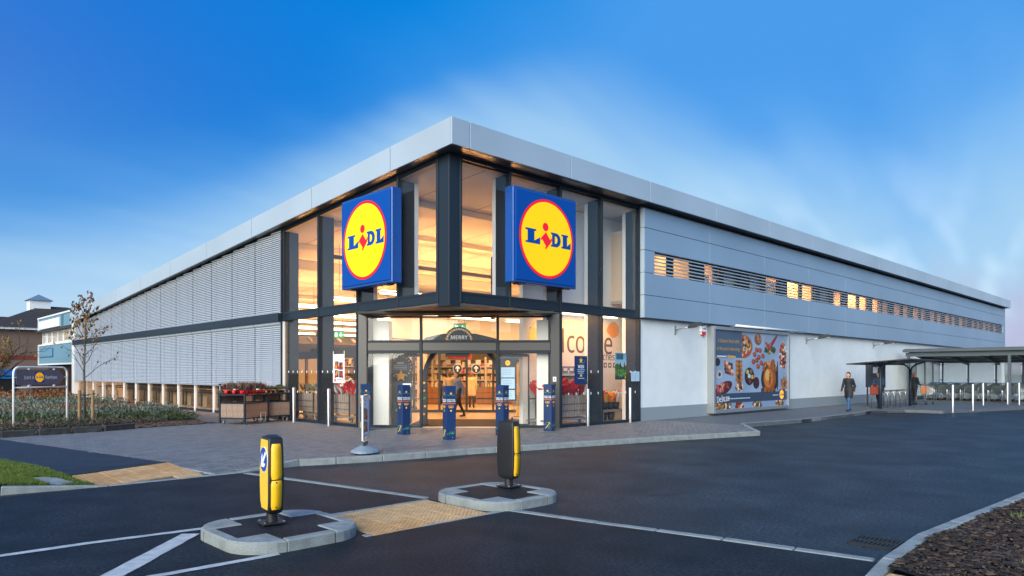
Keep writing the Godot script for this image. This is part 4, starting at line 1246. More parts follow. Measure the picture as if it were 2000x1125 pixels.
	shelf_unit(Transform3D(Basis(Vector3.UP, -PI / 2), Vector3(7.5, 0.012, -25.0)), "tall grocery shelf along the glazed side, near the back wall", "shelf_dark", 3.6, 62)
	# track with spotlights over the side windows
	var tr = thing("spot_track", "ceiling track with white spotlights behind the side windows", "spotlight track", Vector3(4.3, 3.05, -11.3))
	bx("track", Vector3(-2.5, 0.0, -0.03), Vector3(3.5, 0.06, 0.03), "dark_grey", tr)
	bx("panel", Vector3(-3.0, -0.62, -0.05), Vector3(4.0, -0.30, 0.05), "shelf_dark", tr)
	for k in 9:
		st = S(true)
		var c = Vector3(-2.2 + k * 0.65, -0.12, 0.0)
		tube(st, [c + Vector3(0, 0.06, 0), c + Vector3(0.10, -0.08, 0.12)], [0.05, 0.07], 10)
		mi("spotlight", st, "ceiling", tr)
	var iscr = thing("side_screen", "dark framed inner glass screen behind the side windows", "glass screen", Vector3(2.3, 0.012, -10.3))
	bx("head", Vector3(-0.08, 2.15, -2.7), Vector3(0.08, 2.55, 2.6), "shelf_dark", iscr)
	for k in 5: bx("stile", Vector3(-0.05, 0.0, -2.7 + k * 1.2), Vector3(0.05, 2.15, -2.62 + k * 1.2), "crate_wood" if k % 2 else "dark_grey", iscr)
	for k in 4: bx("pane", Vector3(-0.006, 0.1, -2.6 + k * 1.2), Vector3(0.006, 2.13, -1.52 + k * 1.2), "glass", iscr)
	# flower stands behind the glass
	flower_stand(Vector3(0.95, 0.012, -8.85), -PI / 2, "wooden flower trolley with silvery leaves behind the side window", 0, 1.1)
	flower_stand(Vector3(0.95, 0.012, -6.70), -PI / 2, "wooden flower trolley with wrapped red posies behind the side window", 1, 1.5)
	flower_stand(Vector3(5.55, 0.012, -0.80), 0.0, "slatted flower trolley heaped with red bouquets by the welcome wall", 2, 1.3)
	flower_stand(Vector3(4.30, 0.012, -0.95), 0.4, "dark flower stand with one red bouquet inside the lobby", 3, 0.6)
	var be = thing("low_bench", "low grey bench under the flower buckets by the welcome wall", "bench", Vector3(8.0, 0.012, -1.0))
	bx("seat", Vector3(-0.75, 0.30, -0.18), Vector3(0.75, 0.36, 0.18), "grey", be, 0.005)
	for x in [-0.7, 0.7]: bx("leg", Vector3(x - 0.03, 0.0, -0.15), Vector3(x + 0.03, 0.30, 0.15), "grey", be)
	for k in 3:
		var b = thing("flower_bucket", ["black bucket of yellow and pink bouquets on the low bench", "black bucket of orange bouquets on the low bench", "black bucket of white paper bouquets at the bench end"][k], "bucket", Vector3(7.55 + k * 0.32, 0.375, -1.0))
		st = S(true); lathe(st, [Vector2(0.0, 0.0), Vector2(0.09, 0.0), Vector2(0.12, 0.24), Vector2(0.11, 0.24)], 14); mi("bucket", st, "black", b)
		bouquet(b, Vector3(0.0, 0.22, 0), 0.30, [["gold", "red"], ["orange", "gold"], ["print_white", "red"]][k], 70 + k)
	for k in 2:
		var b = thing("floor_bucket", ["empty black bucket under the low bench, beside its leg", "empty black bucket under the middle of the low bench"][k], "bucket", Vector3(7.5 + k * 0.4, 0.012, -1.0))
		st = S(true); lathe(st, [Vector2(0.0, 0.0), Vector2(0.10, 0.0), Vector2(0.13, 0.26), Vector2(0.12, 0.26)], 14); mi("bucket", st, "black", b)
	# a shopping trolley standing in the lobby, and a small sign on it
	var ct = CT * Vector3(4.9, 0.012, -2.9)
	tag(make_trolley("lobby_trolley"), "single shopping trolley standing in the lobby behind the notice board", "shopping trolley").transform = Transform3D(Basis(Vector3.UP, 0.2), ct)
	var sc = thing("price_screen", "small green screen on a post in the lobby", "screen", CT * Vector3(5.15, 0.012, -2.2), -0.75)
	bx("post", Vector3(-0.015, 0.0, -0.015), Vector3(0.015, 1.05, 0.015), "dark_grey", sc)
	bx("case", Vector3(-0.17, 1.05, -0.02), Vector3(0.17, 1.28, 0.02), "black", sc, 0.006)
	bx("display", Vector3(-0.14, 1.08, 0.021), Vector3(0.14, 1.24, 0.023), "screen_green", sc)
	var yw = thing("yellow_machine", "tall orange lobby machine behind the small green screen", "machine", CT * Vector3(5.0, 0.012, -5.5), -0.75)
	bx("body", Vector3(-0.4, 0.0, -0.3), Vector3(0.4, 1.9, 0.3), "gold", yw, 0.02)
	bx("panel", Vector3(-0.3, 1.1, 0.301), Vector3(0.3, 1.7, 0.31), "shelf_dark", yw)

func function_ceiling(x, z): return Vector3(x, FB - 0.12 + roof_drop(z), z)

func goods(parent, at, w, d, h, n, seed_):
	var r = RandomNumberGenerator.new(); r.seed = seed_
	var st = S()
	var x = 0.0
	var pal = [Color(0.5, 0.05, 0.03), Color(0.6, 0.35, 0.08), Color(0.55, 0.5, 0.4), Color(0.1, 0.2, 0.35), Color(0.2, 0.3, 0.08), Color(0.65, 0.55, 0.2), Color(0.25, 0.12, 0.06), Color(0.7, 0.68, 0.62), Color(0.05, 0.05, 0.06), Color(0.4, 0.2, 0.1)]
	while x < w - 0.03:
		var bw = r.randf_range(0.05, 2.0 * w / n)
		var hh = h * r.randf_range(0.5, 0.95)
		st.set_color(pal[r.randi() % pal.size()].linear_to_srgb().srgb_to_linear())
		box(st, at + Vector3(x + bw / 2, hh / 2, d * 0.5 + r.randf_range(-0.02, 0.03)), Vector3(bw * 0.9, hh, d * 0.8))
		x += bw
	kind(mi("goods", st, "goods", parent), "stuff")

func shelf_unit(X, label, banner, w, seed_):
	var o = thing("grocery_shelf", label, "shelf", Vector3.ZERO, 0.0, "tall grocery shelves")
	o.transform = X
	bx("back_panel", Vector3(-w / 2, 0.0, -0.3), Vector3(w / 2, 2.3, -0.27), "shelf_dark", o)
	for sx in [-1, 1]: bx("upright", Vector3(sx * w / 2 - 0.03, 0.0, -0.3), Vector3(sx * w / 2 + 0.03, 2.45, 0.2), "shelf_metal", o)
	for k in 6:
		var y = 0.12 + k * 0.36
		bx("shelf_board", Vector3(-w / 2 + 0.03, y, -0.27), Vector3(w / 2 - 0.03, y + 0.025, 0.2), "shelf_metal", o)
		bx("price_rail", Vector3(-w / 2 + 0.03, y - 0.02, 0.201), Vector3(w / 2 - 0.03, y + 0.03, 0.21), "shelf_metal" if k % 2 else "crate_wood", o)
		goods(o, Vector3(-w / 2 + 0.05, y + 0.026, -0.25), w - 0.1, 0.42, 0.30, 30, seed_ * 10 + k)
	for k in 5:
		bx("price_card", Vector3(-w / 2 + 0.15 + k * w / 5.2, 2.05, 0.215), Vector3(-w / 2 + 0.42 + k * w / 5.2, 2.30, 0.225), "white_wall", o)
	if banner != "shelf_dark":
		bx("banner", Vector3(-0.6, 2.36, 0.2), Vector3(0.7, 2.62, 0.22), banner, o)

func bouquet(parent, at, r, cols, seed_):
	var g = RandomNumberGenerator.new(); g.seed = seed_
	for k in 5:
		var lean = Vector3(g.randf_range(-0.5, 0.5), 1, g.randf_range(-0.4, 0.4)).normalized()
		var st = S()
		var B = Basis(Quaternion(Vector3.UP, lean))
		var L = r * g.randf_range(1.0, 1.4)
		for i in 9:   # crumpled paper cone
			var t0 = TAU * i / 9; var t1 = TAU * (i + 1) / 9
			var w0 = r * 0.42 * (1.0 + 0.25 * sin(i * 2.3)); var w1 = r * 0.42 * (1.0 + 0.25 * sin(((i + 1) % 9) * 2.3))
			ftri(st, at, at + B * Vector3(cos(t0) * w0, L * 0.9, sin(t0) * w0), at + B * Vector3(cos(t1) * w1, L * 0.95, sin(t1) * w1), B * Vector3(cos(t0), 0, sin(t0)))
		mi("wrapper", st, cols[1] if k % 2 else cols[0], parent)
		st = S()
		for i in 10:
			var p = at + B * Vector3(g.randf_range(-1, 1) * r * 0.34, L * g.randf_range(0.85, 1.02), g.randf_range(-1, 1) * r * 0.34)
			ball(st, p, Vector3.ONE * r * 0.10, 6, 4)
		mi("blossom", st, cols[0] if k % 2 else cols[1], parent)
		st = S()
		for i in 8:
			var p = at + B * Vector3(g.randf_range(-1, 1) * r * 0.35, L * g.randf_range(0.6, 1.05), g.randf_range(-1, 1) * r * 0.35)
			ftri(st, p, p + Vector3(g.randf_range(-1, 1), g.randf_range(0, 1), g.randf_range(-1, 1)) * r * 0.25, p + Vector3(g.randf_range(-1, 1), g.randf_range(0, 1), g.randf_range(-1, 1)) * r * 0.2, Vector3.UP)
		mi("leaf", st, "print_green", parent)

func flower_stand(at, yaw, label, look, w):
	var o = thing("flower_trolley", label, "flower stand", at, yaw)
	for sx in [-1, 1]:
		for sz in [-1, 1]: bx("post", Vector3(sx * w / 2 - 0.02, 0.06, sz * 0.22 - 0.02), Vector3(sx * w / 2 + 0.02, 0.92, sz * 0.22 + 0.02), "dark_grey", o)
	if look < 3:
		var n = int(w / 0.13)
		for k in n:
			bx("slat", Vector3(-w / 2 + 0.02 + k * w / n, 0.26, 0.222), Vector3(-w / 2 - 0.0 + (k + 0.96) * w / n, 0.95 if k % 2 else 0.90, 0.238), "oak_grey", o, 0.003)
		for sx in [-1, 1]: bx("end_panel", Vector3(sx * w / 2 - 0.008, 0.26, -0.2), Vector3(sx * w / 2 + 0.008, 0.9, 0.2), "oak_grey", o)
		bx("rail", Vector3(-w / 2, 0.42, 0.24), Vector3(w / 2, 0.44, 0.25), "dark_grey", o)
		bx("rail", Vector3(-w / 2, 0.62, 0.24), Vector3(w / 2, 0.64, 0.25), "dark_grey", o)
	bx("deck", Vector3(-w / 2 - 0.1, 0.14, -0.28), Vector3(w / 2 + 0.1, 0.19, 0.28), "grey", o, 0.005)
	bx("tray", Vector3(-w / 2, 0.80, -0.2), Vector3(w / 2, 0.84, 0.2), "dark_grey", o)
	for sx in [-1, 1]:
		var st = S(true); tube(st, [Vector3(sx * w * 0.35, 0.06, -0.03), Vector3(sx * w * 0.35, 0.06, 0.03)], 0.06, 12); mi("castor", st, "grey_plastic", o)
	var n2 = max(1, int(w / 0.3))
	for k in n2:
		var x = (k + 0.5) * w / n2 - w / 2
		if look == 0:
			leaf_tuft(o, Vector3(x, 0.9, 0), 0.40, [Color(0.25, 0.27, 0.24), Color(0.15, 0.18, 0.13)], 50, 80 + k)
		else:
			bouquet(o, Vector3(x, 0.84, 0), 0.42, [["red", "print_white"], ["red", "print_white"], ["red", "red"], ["red", "red"]][look], 30 + k + look * 7)

func leaf_tuft(parent, at, h, cols, n, seed_):
	var g = RandomNumberGenerator.new(); g.seed = seed_
	var st = S()
	for i in n:
		var d = Vector3(g.randf_range(-0.7, 0.7), 1.0, g.randf_range(-0.7, 0.7)).normalized()
		var L = h * g.randf_range(0.6, 1.1)
		var side = d.cross(Vector3(g.randf() - 0.5, 0.2, g.randf() - 0.5)).normalized() * h * 0.06
		st.set_color(cols[g.randi() % cols.size()])
		var b = at + Vector3(g.randf_range(-0.1, 0.1), 0, g.randf_range(-0.1, 0.1))
		fquad(st, b + d * L * 0.3 - side, b + d * L * 0.7 - side * 0.8, b + d * L, b + d * L * 0.5 + side, side.cross(d))
	kind(mi("foliage", st, "leafy", parent), "stuff")

# ---------------------------------------------------------------- signs and prints
func xf(B, o): return Transform3D(B, o)

# the shop's round emblem: blue square, yellow disc with a red ring, and its four letters
func logo(parent, X, size, square = true, thick = 1.0):
	var r = size * 0.5
	var t = 0.004 * thick
	var st = S()
	if square:
		prism(st, rounded(size, size, size * 0.02), 0.0, t, X); mi("emblem_square", st, "sign_blue", parent)
	st = S(); prism(st, circle(r * 0.93, 56), t * 1.1, t * 2.0, X); mi("emblem_ring", st, "sign_red", parent)
	st = S(); prism(st, circle(r * 0.865, 56), t * 2.1, t * 3.0, X); mi("emblem_disc", st, "sign_yellow", parent)
	var k = r * 0.93
	var L = [[0, 0], [1, 0], [1, 0.5], [0.6, 0.2], [0.6, 0.87], [0.72, 0.87], [0.72, 1], [0, 1], [0, 0.87], [0.14, 0.87], [0.14, 0.13], [0, 0.13]]
	for q in [[-0.79, 0.52], [0.53, 0.36]]:
		var p = []
		for a in L: p.append(Vector2(q[0] + a[0] * q[1], -0.165 + a[1] * 0.36) * k)
		st = S(); prism(st, p, t * 3.1, t * 4.0, X); mi("emblem_letter", st, "sign_blue", parent)
	var D = []
	for a in [[0, 0.13], [0, 0], [0.5, 0]]: D.append(Vector2(a[0], a[1]))
	for i in 11:
		var a = -PI / 2 + PI * (i + 1) / 12
		D.append(Vector2(0.5 + 0.5 * cos(a), 0.5 + 0.5 * sin(a)))
	for a in [[0.5, 1], [0, 1], [0, 0.87], [0.12, 0.87], [0.12, 0.13]]: D.append(Vector2(a[0], a[1]))
	var pd = []
	for a in D: pd.append(Vector2(0.13 + a.x * 0.37, -0.165 + a.y * 0.36) * k)
	st = S(); prism(st, pd, t * 3.1, t * 4.0, X); mi("emblem_letter", st, "sign_blue", parent)
	var hole = [Vector2(0.40, 0.24)]
	for i in 7:
		var a = -PI / 2 + PI * i / 6
		hole.append(Vector2(0.46 + 0.20 * cos(a), 0.5 + 0.26 * sin(a)))
	hole.append(Vector2(0.40, 0.76))
	var ph = []
	for a in hole: ph.append(Vector2(0.13 + a.x * 0.37, -0.165 + a.y * 0.36) * k)
	st = S(); prism(st, ph, t * 4.05, t * 4.4, X); mi("emblem_counter", st, "sign_yellow", parent)
	st = S(); prism(st, circle(0.105 * k, 24, Vector2(-0.07, 0.30) * k), t * 3.1, t * 4.0, X); mi("emblem_dot", st, "sign_red", parent)
	var di = []
	for a in [[-0.06, 0.17], [0.10, -0.015], [0.17, 0.06], [0.19, 0.02], [0.08, -0.12], [-0.06, -0.26], [-0.10, -0.235], [-0.055, -0.185], [-0.21, -0.01], [-0.245, -0.06], [-0.26, -0.02], [-0.20, 0.04]]: di.append(Vector2(a[0], a[1]) * k)
	st = S(); prism(st, di, t * 4.1, t * 5.0, X); mi("emblem_slash", st, "sign_red", parent)

func big_sign(X, label):
	var o = thing("logo_sign", label, "shop sign", Vector3.ZERO, 0.0, "round emblem signs on the glazed corner")
	o.transform = X
	var h = 1.285
	bx("case", Vector3(-h, -h, -0.36), Vector3(h, h, -0.035), "sign_blue_case", o, 0.02)
	bx("face_frame", Vector3(-h + 0.07, -h + 0.07, -0.034), Vector3(h - 0.07, h - 0.07, 0.0), "sign_blue", o, 0.012)
	logo(o, Transform3D(Basis.IDENTITY, Vector3(0, 0, 0.002)), 2.36, false, 1.0)
	for x in [-0.9, 0.9]:
		for y in [-1.0, 1.0]:
			bx("wall_bracket", Vector3(x - 0.04, y - 0.04, -0.50), Vector3(x + 0.04, y + 0.04, -0.36), "dark_grey", o)
		bx("foot_bracket", Vector3(x - 0.12, -h - 0.03, -0.30), Vector3(x + 0.12, -h - 0.002, -0.06), "dark_grey", o)

func signs():
	big_sign(Transform3D(Basis.IDENTITY, Vector3(3.09, 5.33, 0.50)), "blue square sign with yellow disc on the glass beside the white wall")
	big_sign(Transform3D(LT.basis, Vector3(-0.50, 5.32, -3.12)), "blue square sign with yellow disc on the glass beside the blinds")
	# posters behind the glass
	var b = thing("food_banner", "narrow white banner with food pictures in the side window", "banner", Vector3.ZERO)
	b.transform = Transform3D(LT.basis, Vector3(0.012, 1.75, -5.38))
	mi("print", box_mesh(Vector3(0.68, 0.88, 0.004)), image_mat("food_banner_print", food_print(136, 176, 5, true)), b)
	fix_uv(b.get_child(0), 0.68, 0.88)
	for x in [-0.32, 0.32]: bx("suction_hook", Vector3(x - 0.015, 0.44, -0.004), Vector3(x + 0.015, 0.54, 0.004), "print_white", b)
	b = thing("win_poster", "navy festive poster with a gold star and the word WIN", "poster")
	b.transform = Transform3D(Basis.IDENTITY, Vector3(5.16, 1.70, 0.0))
	bx("sheet", Vector3(-0.30, -0.43, -0.022), Vector3(0.30, 0.43, -0.018), "navy", b)
	var st = S(); prism(st, star(0.10, 0.45, 5, Vector2(0, 0.29)), -0.017, -0.015); mi("star", st, "gold", b)
	for k in 10:
		var sx = -1 if k % 2 else 1
		var c = Vector2(sx * (0.10 + 0.03 * (k / 2)), 0.20 + 0.02 * (k % 5)) if k < 6 else Vector2(sx * (0.16 + 0.03 * (k % 3)), -0.32 + 0.03 * (k % 4))
		st = S(); prism(st, [c + Vector2(-0.03, -0.012), c + Vector2(0.03 * sx, -0.02), c + Vector2(0.035 * sx, 0.02)], -0.017, -0.0155); mi("leaf_print", st, "print_green", b)
	letters("word", "WIN", 0.13, "print_white", b, xf(Basis.IDENTITY, Vector3(0, 0.10, -0.016)), "Droid Serif", 0.003, true)
	for k in 3: bx("text_line", Vector3(-0.18 + 0.02 * k, 0.0 - k * 0.05, -0.017), Vector3(0.18 - 0.03 * k, 0.018 - k * 0.05, -0.015), "print_blue", b)
	bx("parcel_print", Vector3(-0.04, -0.20, -0.017), Vector3(0.05, -0.13, -0.015), "gold", b)
	bx("text_line", Vector3(-0.14, -0.26, -0.017), Vector3(0.14, -0.24, -0.015), "print_blue", b)
	b = thing("field_poster", "poster of two people standing in a green field", "poster")
	b.transform = Transform3D(Basis.IDENTITY, Vector3(7.15, 1.83, -0.02))
	mi("print", box_mesh(Vector3(0.60, 0.86, 0.004)), image_mat("field_print", field_print()), b)
	fix_uv(b.get_child(0), 0.60, 0.86)
	for k in 2:
		b = thing("paper_notice", ["pale notice taped to the glass, beside the mullion", "pale notice taped to the dark end mullion"][k], "notice")
		bx("sheet", Vector3(7.62 + k * 0.24, 1.34, 0.05), Vector3(7.84 + k * 0.24, 1.66, 0.053), "print_blue", b)
		for j in 4: bx("text_line", Vector3(7.65 + k * 0.24, 1.58 - j * 0.05, 0.0535), Vector3(7.80 + k * 0.24, 1.587 - j * 0.05, 0.0545), "grey_plastic", b)
	billboard()
	# lamps on brackets along the white wall
	for k in 3:
		var x = [10.28, 21.3, 30.05][k]
		var o = thing("wall_lamp", ["bracket lamp on the white wall before the billboard", "bracket lamp on the white wall just past the billboard", "bracket lamp on the white wall above the small shelter"][k], "wall lamp", Vector3(x, 3.13, 0.0), 0.0, "bracket lamps on the white wall")
		bx("wall_plate", Vector3(-0.05, -0.16, 0.002), Vector3(0.05, 0.16, 0.03), "galvanised", o, 0.006)
		st = S(true); tube(st, [Vector3(0, 0.0, 0.03), Vector3(0, 0.09, 0.62)], 0.028, 8); mi("arm", st, "galvanised", o)
		st = S()
		prism(st, [Vector2(0.56, 0.04), Vector2(0.62, 0.16), Vector2(0.80, 0.22), Vector2(1.02, 0.24), Vector2(1.18, 0.15), Vector2(1.14, 0.12), Vector2(0.70, 0.05)], -0.09, 0.09, Transform3D(Basis(Vector3(0, 0, 1), Vector3.UP, Vector3(-1, 0, 0)), Vector3.ZERO))
		mi("lamp_head", st, "dark_grey", o)
		bx("lens", Vector3(-0.07, 0.085, 0.72), Vector3(0.07, 0.10, 1.10), "lamp_off", o)
	var al = thing("alarm_box", "white and red alarm box high on the white wall", "alarm", Vector3(12.10, 3.20, 0.0))
	st = S(); prism(st, rounded(0.30, 0.34, 0.08), 0.0, 0.09); mi("case", st, "print_white", al)
	st = S()
	var low = [Vector2(-0.15, -0.05), Vector2(0.15, -0.05)]
	low.append_array(circle(0.155, 10, Vector2(0, -0.05), TAU, PI))
	prism(st, low, 0.0, 0.096); mi("strobe", st, "red", al)
	st = S(); prism(st, circle(0.045, 14, Vector2(0.08, 0.06)), 0.091, 0.094); mi("badge", st, "road_blue", al)
	bx("text_line", Vector3(-0.10, 0.05, 0.091), Vector3(0.02, 0.075, 0.094), "road_blue", al)

# box meshes carry no UVs: a printed sheet gets its picture on the front
func fix_uv(o, w, h):
	var st = SurfaceTool.new()
	st.begin(Mesh.PRIMITIVE_TRIANGLES)
	st.set_normal(Vector3(0, 0, 1))
	var P = [Vector3(-w / 2, -h / 2, 0.002), Vector3(-w / 2, h / 2, 0.002), Vector3(w / 2, h / 2, 0.002), Vector3(w / 2, -h / 2, 0.002)]
	var U = [Vector2(0, 1), Vector2(0, 0), Vector2(1, 0), Vector2(1, 1)]
	for i in [0, 1, 2, 0, 2, 3]:
		st.set_uv(U[i]); st.add_vertex(P[i])
	# edges and back so that the sheet has its thickness
	st.set_normal(Vector3(0, 0, -1))
	for i in [0, 2, 1, 0, 3, 2]:
		st.set_uv(Vector2(0.01, 0.01)); st.add_vertex(P[i] - Vector3(0, 0, 0.004))
	for k in 4:
		var a = P[k]; var b = P[(k + 1) % 4]; var dz = Vector3(0, 0, -0.004)
		st.set_normal((b - a).cross(Vector3(0, 0, 1)).normalized() * -1.0)
		for v in [a, a + dz, b, b, a + dz, b + dz]:
			st.set_uv(Vector2(0.01, 0.01)); st.add_vertex(v)
	o.mesh = st.commit()

func dab(img, cx_, cy_, rx, ry, c, rot = 0.0, rag = 0.0):
	var w = img.get_width(); var h = img.get_height()
	var R = int(max(rx, ry)) + 1
	var cr = cos(rot); var sr = sin(rot)
	for y in range(max(0, int(cy_) - R), min(h, int(cy_) + R + 1)):
		for x in range(max(0, int(cx_) - R), min(w, int(cx_) + R + 1)):
			var dx = x - cx_; var dy = y - cy_
			var u = (dx * cr + dy * sr) / rx; var v = (-dx * sr + dy * cr) / ry
			if u * u + v * v <= 1.0 - rag * rng.randf():
				var k = 1.0 + 0.16 * (rng.randf() - 0.5)
				img.set_pixel(x, y, Color(c.r * k, c.g * k, c.b * k))

func pile(img, cx_, cy_, rx, ry, cols, n, r0, r1):
	for i in n:
		var t = rng.randf() * TAU; var q = sqrt(rng.randf())
		dab(img, cx_ + cos(t) * q * rx, cy_ + sin(t) * q * ry, rng.randf_range(r0, r1), rng.randf_range(r0, r1) * 0.7, cols[rng.randi() % cols.size()], rng.randf() * PI, 0.1)

# photographs of food, printed
func food_print(w, h, n, narrow = false):
	var img = Image.create(w, h, false, Image.FORMAT_RGB8)
	img.fill(Color(0.93, 0.94, 0.95))
	var s = w / 136.0
	img.fill_rect(Rect2i(int(22 * s), int(44 * s), int(44 * s), int(46 * s)), Color(0.16, 0.22, 0.20))
	img.fill_rect(Rect2i(int(72 * s), int(50 * s), int(44 * s), int(46 * s)), Color(0.30, 0.35, 0.40))
	img.fill_rect(Rect2i(int(22 * s), int(98 * s), int(44 * s), int(44 * s)), Color(0.20, 0.17, 0.15))
	img.fill_rect(Rect2i(int(72 * s), int(102 * s), int(44 * s), int(42 * s)), Color(0.22, 0.20, 0.22))
	dab(img, 40 * s, 62 * s, 20 * s, 14 * s, Color(0.72, 0.38, 0.10), 0.6)
	dab(img, 92 * s, 70 * s, 20 * s, 13 * s, Color(0.45, 0.12, 0.10), 0.8)
	dab(img, 42 * s, 118 * s, 22 * s, 11 * s, Color(0.85, 0.55, 0.18), -0.9)
	dab(img, 92 * s, 120 * s, 18 * s, 14 * s, Color(0.60, 0.25, 0.20), 0.5)
	for c in [[66, 84], [26, 80], [112, 82], [28, 138], [112, 138]]:
		dab(img, c[0] * s, c[1] * s, 11 * s, 10 * s, Color(0.80, 0.08, 0.18))
	for c in [[36, 78], [112, 72]]: dab(img, c[0] * s, c[1] * s, 10 * s, 9 * s, Color(0.97, 0.62, 0.06))
	for k in 2: img.fill_rect(Rect2i(int(16 * s), int((14 + k * 12) * s), int((70 - 14 * k) * s), 3), Color(0.70, 0.74, 0.78))
	img.fill_rect(Rect2i(int(44 * s), int(154 * s), int(72 * s), 6), Color(0.55, 0.60, 0.70))
	dab(img, 24 * s, 160 * s, 10 * s, 10 * s, Color(0.78, 0.10, 0.10))
	dab(img, 122 * s, 162 * s, 7 * s, 7 * s, Color(0.96, 0.70, 0.10))
	return img

func field_print():
	var img = Image.create(120, 172, false, Image.FORMAT_RGB8)
	for y in 172:
		for x in 120:
			var c = Color(0.42, 0.62, 0.74).lerp(Color(0.62, 0.74, 0.78), y / 80.0)
			if y > 84 + 6.0 * sin(x * 0.09) or (y > 66 and x < 50 and y > 66 + abs(x - 24) * 0.4):
				c = Color(0.16, 0.30, 0.10).lerp(Color(0.34, 0.46, 0.16), rng.randf())
			if y > 150: c = Color(0.13, 0.20, 0.10)
			img.set_pixel(x, y, c)
	img.fill_rect(Rect2i(14, 4, 72, 38), Color(0.16, 0.30, 0.40))
	for k in 4: img.fill_rect(Rect2i(20, 9 + k * 8, 56 - 8 * (k % 2), 2), Color(0.36, 0.50, 0.56))
	for p in [[56, Color(0.06, 0.08, 0.12)], [98, Color(0.50, 0.05, 0.07)]]:
		dab(img, p[0], 62, 4, 5, Color(0.62, 0.42, 0.33))
		dab(img, p[0], 80, 7, 16, p[1])
		img.fill_rect(Rect2i(p[0] - 5, 94, 4, 16), Color(0.05, 0.06, 0.09))
		img.fill_rect(Rect2i(p[0] + 1, 94, 4, 16), Color(0.05, 0.06, 0.09))
	pile(img, 60, 130, 55, 22, [Color(0.20, 0.42, 0.12), Color(0.30, 0.52, 0.20), Color(0.45, 0.58, 0.30)], 60, 4, 9)
	img.fill_rect(Rect2i(8, 154, 80, 10), Color(0.12, 0.26, 0.42))
	dab(img, 108, 158, 6, 8, Color(0.95, 0.75, 0.1))
	return img

